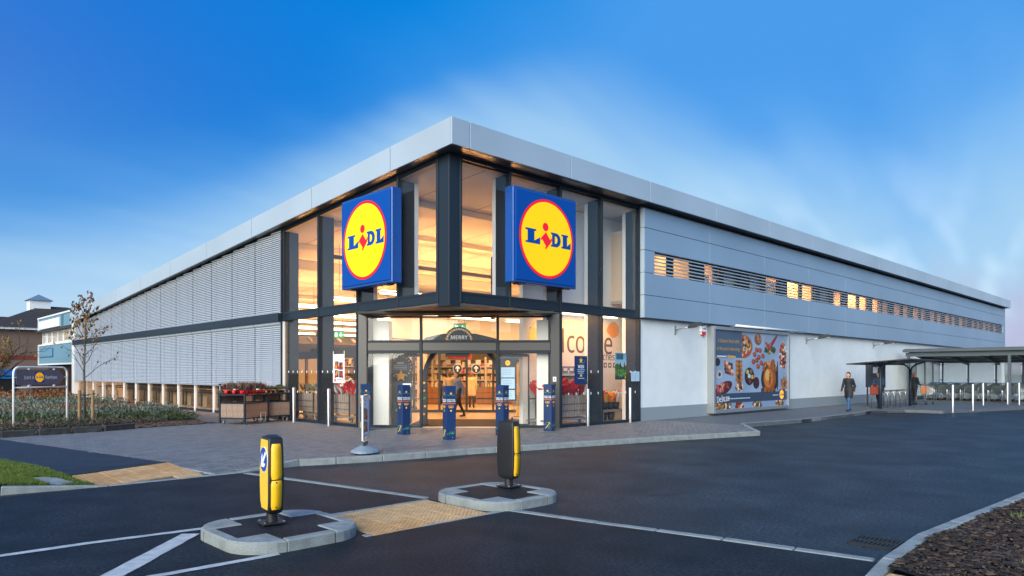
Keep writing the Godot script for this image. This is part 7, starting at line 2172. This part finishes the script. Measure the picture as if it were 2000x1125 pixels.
# ---------------------------------------------------------------- what stands behind
func neighbours():
	# pale blue building that continues the line of the shop
	var b = thing("blue_building", "pale blue clad two storey building behind the shop's far corner", "building")
	bx("wall", Vector3(0.02, 4.72, -49.2), Vector3(9.0, 5.62, -38.4), "blue_cladding", b)
	bx("wall", Vector3(0.25, 3.60, -49.2), Vector3(9.0, 4.719, -38.4), "white_frame", b)
	bx("wall", Vector3(0.02, 2.25, -49.2), Vector3(9.0, 3.60, -38.4), "blue_cladding", b)
	bx("wall", Vector3(0.6, -0.2, -49.0), Vector3(9.0, 2.24, -38.4), "joint", b)
	bx("parapet", Vector3(-0.06, 5.62, -49.3), Vector3(9.0, 5.74, -38.3), "white_frame", b, 0.02)
	bx("canopy_edge", Vector3(-0.25, 4.62, -49.3), Vector3(0.3, 4.71, -38.3), "dark_grey", b)
	bx("trim", Vector3(-0.03, 3.60, -49.25), Vector3(0.25, 3.72, -38.3), "white_frame", b)
	bx("trim", Vector3(-0.03, 2.18, -49.25), Vector3(0.25, 2.28, -38.3), "white_frame", b)
	bx("trim", Vector3(-0.03, 2.28, -49.28), Vector3(0.05, 3.6, -49.15), "white_frame", b)
	bx("trim", Vector3(-0.03, 4.72, -49.28), Vector3(0.05, 5.62, -49.15), "white_frame", b)
	bx("blank_sign", Vector3(-0.14, 4.80, -48.4), Vector3(0.0, 5.42, -41.9), "white_frame", b, 0.02)
	bx("downpipe", Vector3(-0.12, 4.72, -41.5), Vector3(0.0, 5.60, -41.3), "blue_cladding", b)
	for k in 6:
		var z = -48.6 + k * 1.68
		var w = bx("window", Vector3(0.16, 3.74, z), Vector3(0.25, 4.60, z + 1.55), "white_frame", b)
		bx("pane", Vector3(-0.055, -0.37, -0.68), Vector3(-0.047, 0.37, 0.68), "glass", w)
		bx("curtain", Vector3(-0.046, -0.37, -0.68), Vector3(-0.045, 0.37, [0.1, 0.4, 0.68, 0.5, 0.68, -0.1][k]), "curtain", w)
	var gr = bx("grille_window", Vector3(-0.03, 2.75, -48.6), Vector3(0.02, 3.40, -44.3), "blue_frame", b)
	for k in 6: bx("grille_panel", Vector3(-0.035, -0.27, -2.05 + k * 0.69), Vector3(-0.028, 0.27, -2.05 + k * 0.69 + 0.62), "blue_cladding", gr)
	# plank fence
	var f = thing("plank_fence", "brown upright plank fence below the blue building", "fence", Vector3(-2.15, 0, -39.0))
	for k in 17:
		var x = k * 0.145
		bx("plank", Vector3(x, -0.1, 0.0), Vector3(x + 0.139, 1.80 + rng.randf_range(-0.015, 0.02), 0.025 + 0.008 * (k % 2)), "fence_wood", f)
	for y in [0.4, 1.4]: bx("rail", Vector3(0, y, -0.06), Vector3(2.4, y + 0.09, -0.002), "fence_wood", f)
	# skip under a tarpaulin
	var s = thing("covered_skip", "dark waste container under a blue tarpaulin behind the tree", "container", Vector3(-4.6, 0, -40.5), 0.0)
	var st = S()
	prism(st, [Vector2(-2.4, 0.35), Vector2(1.7, 0.35), Vector2(2.4, 1.45), Vector2(-3.2, 1.45)], -1.0, 1.0); mi("body", st, "black", s)
	bx("skid", Vector3(-2.0, 0.0, -0.9), Vector3(1.6, 0.34, -0.7), "iron", s)
	bx("skid", Vector3(-2.0, 0.0, 0.7), Vector3(1.6, 0.34, 0.9), "iron", s)
	st = S()
	var g = RandomNumberGenerator.new(); g.seed = 3
	var hp = []
	for i in 15:
		var row = []
		for j in 7: row.append(Vector3(-3.3 + i * 5.8 / 14, 1.55 + 0.28 * sin(PI * j / 6.0) + g.randf_range(-0.05, 0.05) - (0.3 if j in [0, 6] else 0.0), -1.1 + j * 2.2 / 6))
		hp.append(row)
	for i in 14:
		for j in 6: fquad(st, hp[i][j], hp[i + 1][j], hp[i + 1][j + 1], hp[i][j + 1], Vector3.UP)
	mi("tarpaulin", st, "tarpaulin", s)
	# brick building with hipped roofs and a white roof turret
	var h = thing("brick_building", "brick building with dark tiled hip roof and small white roof turret", "building", Vector3(0, 0, -58))
	bx("wall", Vector3(-16, -0.2, -9.0), Vector3(9.0, 5.45, 0.0), "brick", h)
	bx("brick_band", Vector3(-16.02, 2.75, -9.02), Vector3(9.02, 3.10, 0.03), "brick_red", h)
	bx("eaves_board", Vector3(-16.5, 5.28, -9.5), Vector3(9.5, 5.50, 0.5), "white_frame", h)
	# courses of tiles, each a step proud of the next
	var hip = func(x0, x1, z0, z1, y0, y1, rx, called):
		var n = 13
		var q = S()
		for k in n:
			var t0 = k / float(n); var t1 = (k + 1) / float(n)
			var half = (z1 - z0) / 2; var zc = (z0 + z1) / 2
			var a = [Vector3(lerp(x0, rx[0], t0), lerp(y0, y1, t0) + 0.04, lerp(z1, zc, t0)), Vector3(lerp(x1, rx[1], t0), lerp(y0, y1, t0) + 0.04, lerp(z1, zc, t0)), Vector3(lerp(x1, rx[1], t0), lerp(y0, y1, t0) + 0.04, lerp(z0, zc, t0)), Vector3(lerp(x0, rx[0], t0), lerp(y0, y1, t0) + 0.04, lerp(z0, zc, t0))]
			var c = [Vector3(lerp(x0, rx[0], t1), lerp(y0, y1, t1), lerp(z1, zc, t1)), Vector3(lerp(x1, rx[1], t1), lerp(y0, y1, t1), lerp(z1, zc, t1)), Vector3(lerp(x1, rx[1], t1), lerp(y0, y1, t1), lerp(z0, zc, t1)), Vector3(lerp(x0, rx[0], t1), lerp(y0, y1, t1), lerp(z0, zc, t1))]
			for m in 4:
				var out = [Vector3(0, 1, 1), Vector3(1, 1, 0), Vector3(0, 1, -1), Vector3(-1, 1, 0)][m]
				fquad(q, a[m], a[(m + 1) % 4], c[(m + 1) % 4], c[m], out)
				fquad(q, a[m], a[(m + 1) % 4], a[(m + 1) % 4] - Vector3(0, 0.05, 0), a[m] - Vector3(0, 0.05, 0), out * Vector3(1, 0, 1))
		mi(called, q, "roof_tile", h)
	hip.call(-16.6, 1.2, -7.5, 0.6, 5.5, 6.55, [-13.0, 0.8], "roof")
	hip.call(-2.2, 9.6, -9.4, 0.62, 5.5, 7.75, [2.6, 4.6], "roof")
	bx("turret", Vector3(1.55, 6.7, -5.1), Vector3(3.15, 8.20, -3.7), "white_frame", h)
	st = S()
	var tp = [Vector3(1.35, 8.2, -5.3), Vector3(3.35, 8.2, -5.3), Vector3(3.35, 8.2, -3.5), Vector3(1.35, 8.2, -3.5)]
	for k in 4: ftri(st, tp[k], tp[(k + 1) % 4], Vector3(2.35, 8.80, -4.4), (tp[k] + tp[(k + 1) % 4]) * 0.5 - Vector3(2.35, 8.1, -4.4) + Vector3.UP)
	fquad(st, tp[0], tp[1], tp[2], tp[3], Vector3.DOWN)
	mi("turret_roof", st, "lead", h)
	for k in 5:
		var w = bx("window", Vector3(-14.6 + k * 3.0, 3.5, 0.002), Vector3(-13.2 + k * 3.0, 4.8, 0.03), "white_frame", h)
		bx("pane", Vector3(-0.6, -0.55, 0.015), Vector3(0.6, 0.55, 0.022), "grey", w)
	# a low dark hedge that closes the view beside the skip
	var m1 = clump_mesh(70, 0.5, 1.1, 0.14, 9, 0.5)
	scatter("boundary_hedge", m1, [[-34, -43], [-6.5, -43], [-6.5, -46], [-34, -46]], 260, 0.0, [Color(0.04, 0.05, 0.025), Color(0.06, 0.055, 0.03), Color(0.09, 0.05, 0.025)], 0.9, 1.6)
	bx("boundary_wall", Vector3(-40, -0.2, -46.8), Vector3(-2.2, 1.5, -46.5), "brick", kind_thing("garden_wall", "low brick wall behind the dark hedge", "wall"))

func kind_thing(called, label, category):
	return thing(called, label, category)

# ---------------------------------------------------------------- people
# one continuous skin over a skeleton: tapered capsules joined with a smooth minimum, meshed as surface nets
func skin(st, bones, cell, soft = 0.035):
	var lo = Vector3.ONE * 1e9; var hi = -lo
	for b in bones:
		var r = max(b[2], b[3]) + cell * 2.0
		lo = lo.min(b[0].min(b[1]) - Vector3.ONE * r); hi = hi.max(b[0].max(b[1]) + Vector3.ONE * r)
	var nx = int((hi.x - lo.x) / cell) + 3; var ny = int((hi.y - lo.y) / cell) + 3; var nz = int((hi.z - lo.z) / cell) + 3
	var F = PackedFloat32Array(); F.resize(nx * ny * nz); F.fill(1.0)
	var W = PackedFloat32Array(); W.resize(nx * ny * nz); W.fill(1.0)
	var O = PackedInt32Array(); O.resize(nx * ny * nz)
	for bi in bones.size():
		var b = bones[bi]
		var a: Vector3 = b[0]; var ab: Vector3 = b[1] - b[0]
		var l2 = max(ab.length_squared(), 1e-8)
		var pad = max(b[2], b[3]) + cell * 2.0 + soft
		var p0 = ((b[0].min(b[1]) - Vector3.ONE * pad - lo) / cell).floor(); var p1 = ((b[0].max(b[1]) + Vector3.ONE * pad - lo) / cell).ceil()
		for z in range(max(0, int(p0.z)), min(nz, int(p1.z) + 1)):
			for y in range(max(0, int(p0.y)), min(ny, int(p1.y) + 1)):
				for x in range(max(0, int(p0.x)), min(nx, int(p1.x) + 1)):
					var p = lo + Vector3(x, y, z) * cell
					var t = clamp((p - a).dot(ab) / l2, 0.0, 1.0)
					var d = (p - a - ab * t).length() - lerp(b[2], b[3], t)
					var i = (z * ny + y) * nx + x
					if d < W[i]:
						W[i] = d; O[i] = bi
					var f = F[i]
					var h = max(soft - abs(f - d), 0.0) / soft
					F[i] = min(f, d) - h * h * soft * 0.25
	var ids = {}
	var verts = []; var cols = []
	for z in nz - 1:
		for y in ny - 1:
			for x in nx - 1:
				var i = (z * ny + y) * nx + x
				var m = 0
				for c in 8:
					if F[i + (c & 1) + ((c >> 1) & 1) * nx + (c >> 2) * nx * ny] < 0.0: m += 1
				if m == 0 or m == 8: continue
				var acc = Vector3.ZERO; var n = 0
				for e in 12:
					var ax = e / 4; var k = e % 4
					var u = (ax + 1) % 3; var w = (ax + 2) % 3
					var q = [0, 0, 0]; q[u] = k & 1; q[w] = k >> 1
					var q2 = q.duplicate(); q2[ax] = 1
					var fa = F[i + q[0] + q[1] * nx + q[2] * nx * ny]; var fb = F[i + q2[0] + q2[1] * nx + q2[2] * nx * ny]
					if (fa < 0.0) == (fb < 0.0): continue
					var t = fa / (fa - fb)
					acc += Vector3(q[0], q[1], q[2]).lerp(Vector3(q2[0], q2[1], q2[2]), t); n += 1
				ids[i] = verts.size()
				verts.append(lo + (Vector3(x, y, z) + acc / n) * cell)
				cols.append(bones[O[i]][4])
	var step = [1, nx, nx * ny]
	for i in ids:
		for ax in 3:
			var u = (ax + 1) % 3; var w = (ax + 2) % 3
			var fa = F[i]; var fb = F[i + step[ax]]
			if (fa < 0.0) == (fb < 0.0): continue
			var j = i - step[u]; var k = i - step[w]; var l = j - step[w]
			if not (ids.has(j) and ids.has(k) and ids.has(l)): continue
			var nn = Vector3.ZERO; nn[ax] = 1.0 if fa < 0.0 else -1.0
			var vs = [ids[i], ids[j], ids[l], ids[k]]
			for tr in [[0, 1, 2], [0, 2, 3]]:
				var a = verts[vs[tr[0]]]; var b = verts[vs[tr[1]]]; var c = verts[vs[tr[2]]]
				var o = [0, 1, 2]
				if (a - c).cross(a - b).dot(nn) < 0.0: o = [0, 2, 1]
				for v in o:
					st.set_color(cols[vs[tr[v]]])
					st.add_vertex(verts[vs[tr[v]]])

# faces +z; H height; look: {coat, legs, skin, hair, shoe, long}; pose: stride, swing, lean, arms
func person(called, label, at, yaw, H, look, pose):
	var o = thing(called, label, "person", at, yaw)
	var s = H / 1.72
	var st = S(true)
	var B = []
	var stride = pose.get("stride", 0.0); var lean = pose.get("lean", 0.0)
	var hip = Vector3(0, 0.90, 0)
	var chest = Vector3(0, 1.30, lean * 0.5); var neck = Vector3(0, 1.45, lean * 0.75); var head = Vector3(0, 1.58, lean * 0.95 + 0.02)
	var coat = look.coat; var legs = look.legs; var sk = look.skin; var shoe = look.get("shoe", Color(0.02, 0.02, 0.02))
	B.append([hip + Vector3(0, 0.05, 0), Vector3(0, 1.12, lean * 0.25), 0.145, 0.135, coat])
	B.append([Vector3(0, 1.12, lean * 0.25), chest, 0.135, 0.150, coat])
	for sx in [-1.0, 1.0]:
		B.append([chest + Vector3(sx * 0.06, 0.02, 0), Vector3(sx * 0.155, 1.375, lean * 0.6), 0.11, 0.068, coat])
		B.append([hip + Vector3(sx * 0.06, -0.02, 0), hip + Vector3(sx * 0.075, 0.08, 0), 0.115, 0.12, coat if look.get("long", false) else legs])
		# leg
		var f = sx * stride
		var hj = hip + Vector3(sx * 0.085, -0.02, 0)
		var kn = Vector3(sx * 0.09, 0.48 + 0.02 * abs(f), f * 0.55 + 0.03 + abs(f) * 0.1)
		var an = Vector3(sx * 0.09, 0.09 + (0.08 * -f if f < 0.0 else 0.0), f * 1.0 - 0.02)
		B.append([hj, kn, 0.092, 0.062, legs]); B.append([kn, an, 0.060, 0.042, legs])
		B.append([an + Vector3(0, -0.045, -0.02), an + Vector3(sx * 0.015, -0.052 + (0.0 if f >= 0.0 else -0.02), 0.16), 0.042, 0.034, shoe])
		if look.get("long", false): B.append([hip + Vector3(sx * 0.06, 0, 0), Vector3(sx * 0.09, 0.66, f * 0.3 + 0.02), 0.13, 0.12, coat])
		# arm
		var sh = Vector3(sx * 0.185, 1.37, lean * 0.6)
		var el; var ha
		if pose.get("arms", "swing") == "forward":
			el = Vector3(sx * 0.22, 1.13, lean * 0.6 + 0.05); ha = Vector3(sx * 0.17, 1.05, lean * 0.6 + 0.30)
		else:
			el = Vector3(sx * 0.215, 1.10, lean * 0.5 - f * 0.45 - 0.02); ha = Vector3(sx * 0.195, 0.86, lean * 0.5 - f * 0.75 + 0.07)
		B.append([sh, el, 0.062, 0.052, coat]); B.append([el, ha, 0.050, 0.036, coat])
		var dir = (ha - el).normalized()
		B.append([ha + dir * 0.02, ha + dir * 0.07, 0.030, 0.032, sk])
		var palm = ha + dir * 0.085
		var across = dir.cross(Vector3(sx, 0, 0)).normalized()
		st.set_color(sk)
		for k in 4:
			var b0 = palm + across * (k - 1.5) * 0.019
			var ln = [0.068, 0.078, 0.072, 0.055][k]
			tube(st, [b0 * s, (b0 + dir * ln * 0.5 + Vector3(-sx * 0.006, 0, 0)) * s, (b0 + dir * ln * 0.85 + Vector3(-sx * 0.022, 0, 0)) * s], [0.009 * s, 0.0085 * s, 0.007 * s], 6)
		var tb = ha + dir * 0.03 + across * 0.032
		tube(st, [tb * s, (tb + across * 0.025 + dir * 0.02) * s, (tb + across * 0.028 + dir * 0.05) * s], [0.011 * s, 0.010 * s, 0.008 * s], 6)
	B.append([neck - Vector3(0, 0.03, 0), head - Vector3(0, 0.05, 0.0), 0.056, 0.056, sk])
	B.append([head + Vector3(0, 0.03, -0.015), head + Vector3(0, -0.035, 0.02), 0.088, 0.068, sk])
	B.append([head + Vector3(0, -0.075, 0.045), head + Vector3(0, -0.08, 0.05), 0.036, 0.034, sk])
	B.append([head + Vector3(0, 0.0, 0.085), head + Vector3(0, -0.035, 0.108), 0.010, 0.015, sk])
	for sx in [-1.0, 1.0]: B.append([head + Vector3(sx * 0.085, 0.01, -0.01), head + Vector3(sx * 0.09, -0.03, -0.005), 0.014, 0.011, sk])
	for b in B: b[0] *= s; b[1] *= s; b[2] *= s; b[3] *= s
	var bodyb = []; var headb = []
	for i in B.size():
		if i >= B.size() - 6: headb.append(B[i])
		bodyb.append(B[i])
	skin(st, bodyb, 0.022)
	mi("body", st, "person", o)
	# hair, eyes and mouth
	st = S(true)
	st.set_color(look.hair)
	skin(st, [[(head + Vector3(0, 0.045, -0.03)) * s, (head + Vector3(0, 0.02, -0.045)) * s, 0.092 * s, 0.088 * s, look.hair], [(head + Vector3(0, 0.03, -0.06)) * s, (head + Vector3(0, -0.07 - look.get("hair_len", 0.0), -0.06)) * s, 0.07 * s, 0.055 * s, look.hair]], 0.014)
	mi("hair", st, "person", o)
	for sx in [-1.0, 1.0]:
		st = S(true); st.set_color(Color(0.02, 0.015, 0.01)); ball(st, (head + Vector3(sx * 0.031, 0.008, 0.078)) * s, Vector3.ONE * 0.010 * s, 8, 5); mi("eye", st, "person", o)
	st = S(); st.set_color(Color(0.30, 0.10, 0.08)); box(st, (head + Vector3(0, -0.062, 0.086)) * s, Vector3(0.042, 0.008, 0.012) * s); mi("mouth", st, "person", o)
	return o

func people():
	var fair = Color(0.48, 0.27, 0.19)
	person("person", "person in a dark coat and blue jeans walking before the white wall", Vector3(19.55, 0.0, 2.55), deg_to_rad(-100), 1.66, {"coat": Color(0.018, 0.018, 0.022), "legs": Color(0.03, 0.10, 0.22), "skin": fair, "hair": Color(0.02, 0.015, 0.012), "hair_len": 0.08, "long": true}, {"stride": 0.22, "lean": 0.05})
	person("person", "person in a dark blue jacket beside the near post of the small shelter", Vector3(23.2, 0.0, 2.55), deg_to_rad(-95), 1.68, {"coat": Color(0.02, 0.05, 0.11), "legs": Color(0.02, 0.025, 0.04), "skin": fair, "hair": Color(0.05, 0.035, 0.025)}, {"stride": 0.16, "arms": "forward", "lean": 0.04})
	var bag = thing("shopping_bag", "dark red shopping bag carried in front of the person in blue", "bag", Vector3(22.82, 0.62, 2.5))
	bx("body", Vector3(-0.12, 0, -0.20), Vector3(0.12, 0.36, 0.20), "brick_red", bag, 0.03)
	for x in [-0.1, 0.1]:
		var st = S(); tube(st, [Vector3(x, 0.35, -0.1), Vector3(x * 0.6, 0.50, -0.05), Vector3(x * 0.6, 0.50, 0.05), Vector3(x, 0.35, 0.1)], 0.01, 5); mi("strap", st, "brick_red", bag)
	person("person", "person in a black jacket pushing a trolley beyond the cycle hoops", Vector3(27.9, 0.0, 2.65), deg_to_rad(75), 1.66, {"coat": Color(0.015, 0.017, 0.02), "legs": Color(0.02, 0.02, 0.03), "skin": Color(0.55, 0.26, 0.16), "hair": Color(0.22, 0.08, 0.03)}, {"stride": 0.12, "arms": "forward"})
	var t = make_trolley("loaded_trolley")
	tag(t, "shopping trolley with an orange bag, pushed by the person in black", "shopping trolley")
	t.position = Vector3(28.75, 0, 2.9); t.rotation.y = deg_to_rad(165)
	var ob = thing("orange_bag", "orange carrier bag in the pushed shopping trolley", "bag", Vector3(28.85, 0.52, 2.9))
	bx("body", Vector3(-0.2, 0, -0.16), Vector3(0.2, 0.42, 0.16), "orange", ob, 0.04)
	person("person", "person in a cream coat with their back turned, at the crate counters", CT * Vector3(2.45, 0.012, -11.6), deg_to_rad(-45 + 180), 1.66, {"coat": Color(0.62, 0.50, 0.30), "legs": Color(0.02, 0.02, 0.025), "skin": fair, "hair": Color(0.24, 0.11, 0.04), "long": true}, {"stride": 0.03})
	person("person", "person in a grey blue jacket walking out through the open doors", CT * Vector3(2.55, 0.012, -4.6), deg_to_rad(-45 - 60), 1.66, {"coat": Color(0.16, 0.18, 0.25), "legs": Color(0.02, 0.022, 0.03), "skin": fair, "hair": Color(0.09, 0.04, 0.02)}, {"stride": 0.24, "lean": 0.10})
	person("person", "person in a tan coat inside the lobby, near the left door leaf", CT * Vector3(2.02, 0.012, -6.2), deg_to_rad(-45 + 200), 1.70, {"coat": Color(0.40, 0.28, 0.14), "legs": Color(0.04, 0.035, 0.03), "skin": fair, "hair": Color(0.12, 0.07, 0.03), "long": true}, {"stride": 0.18})
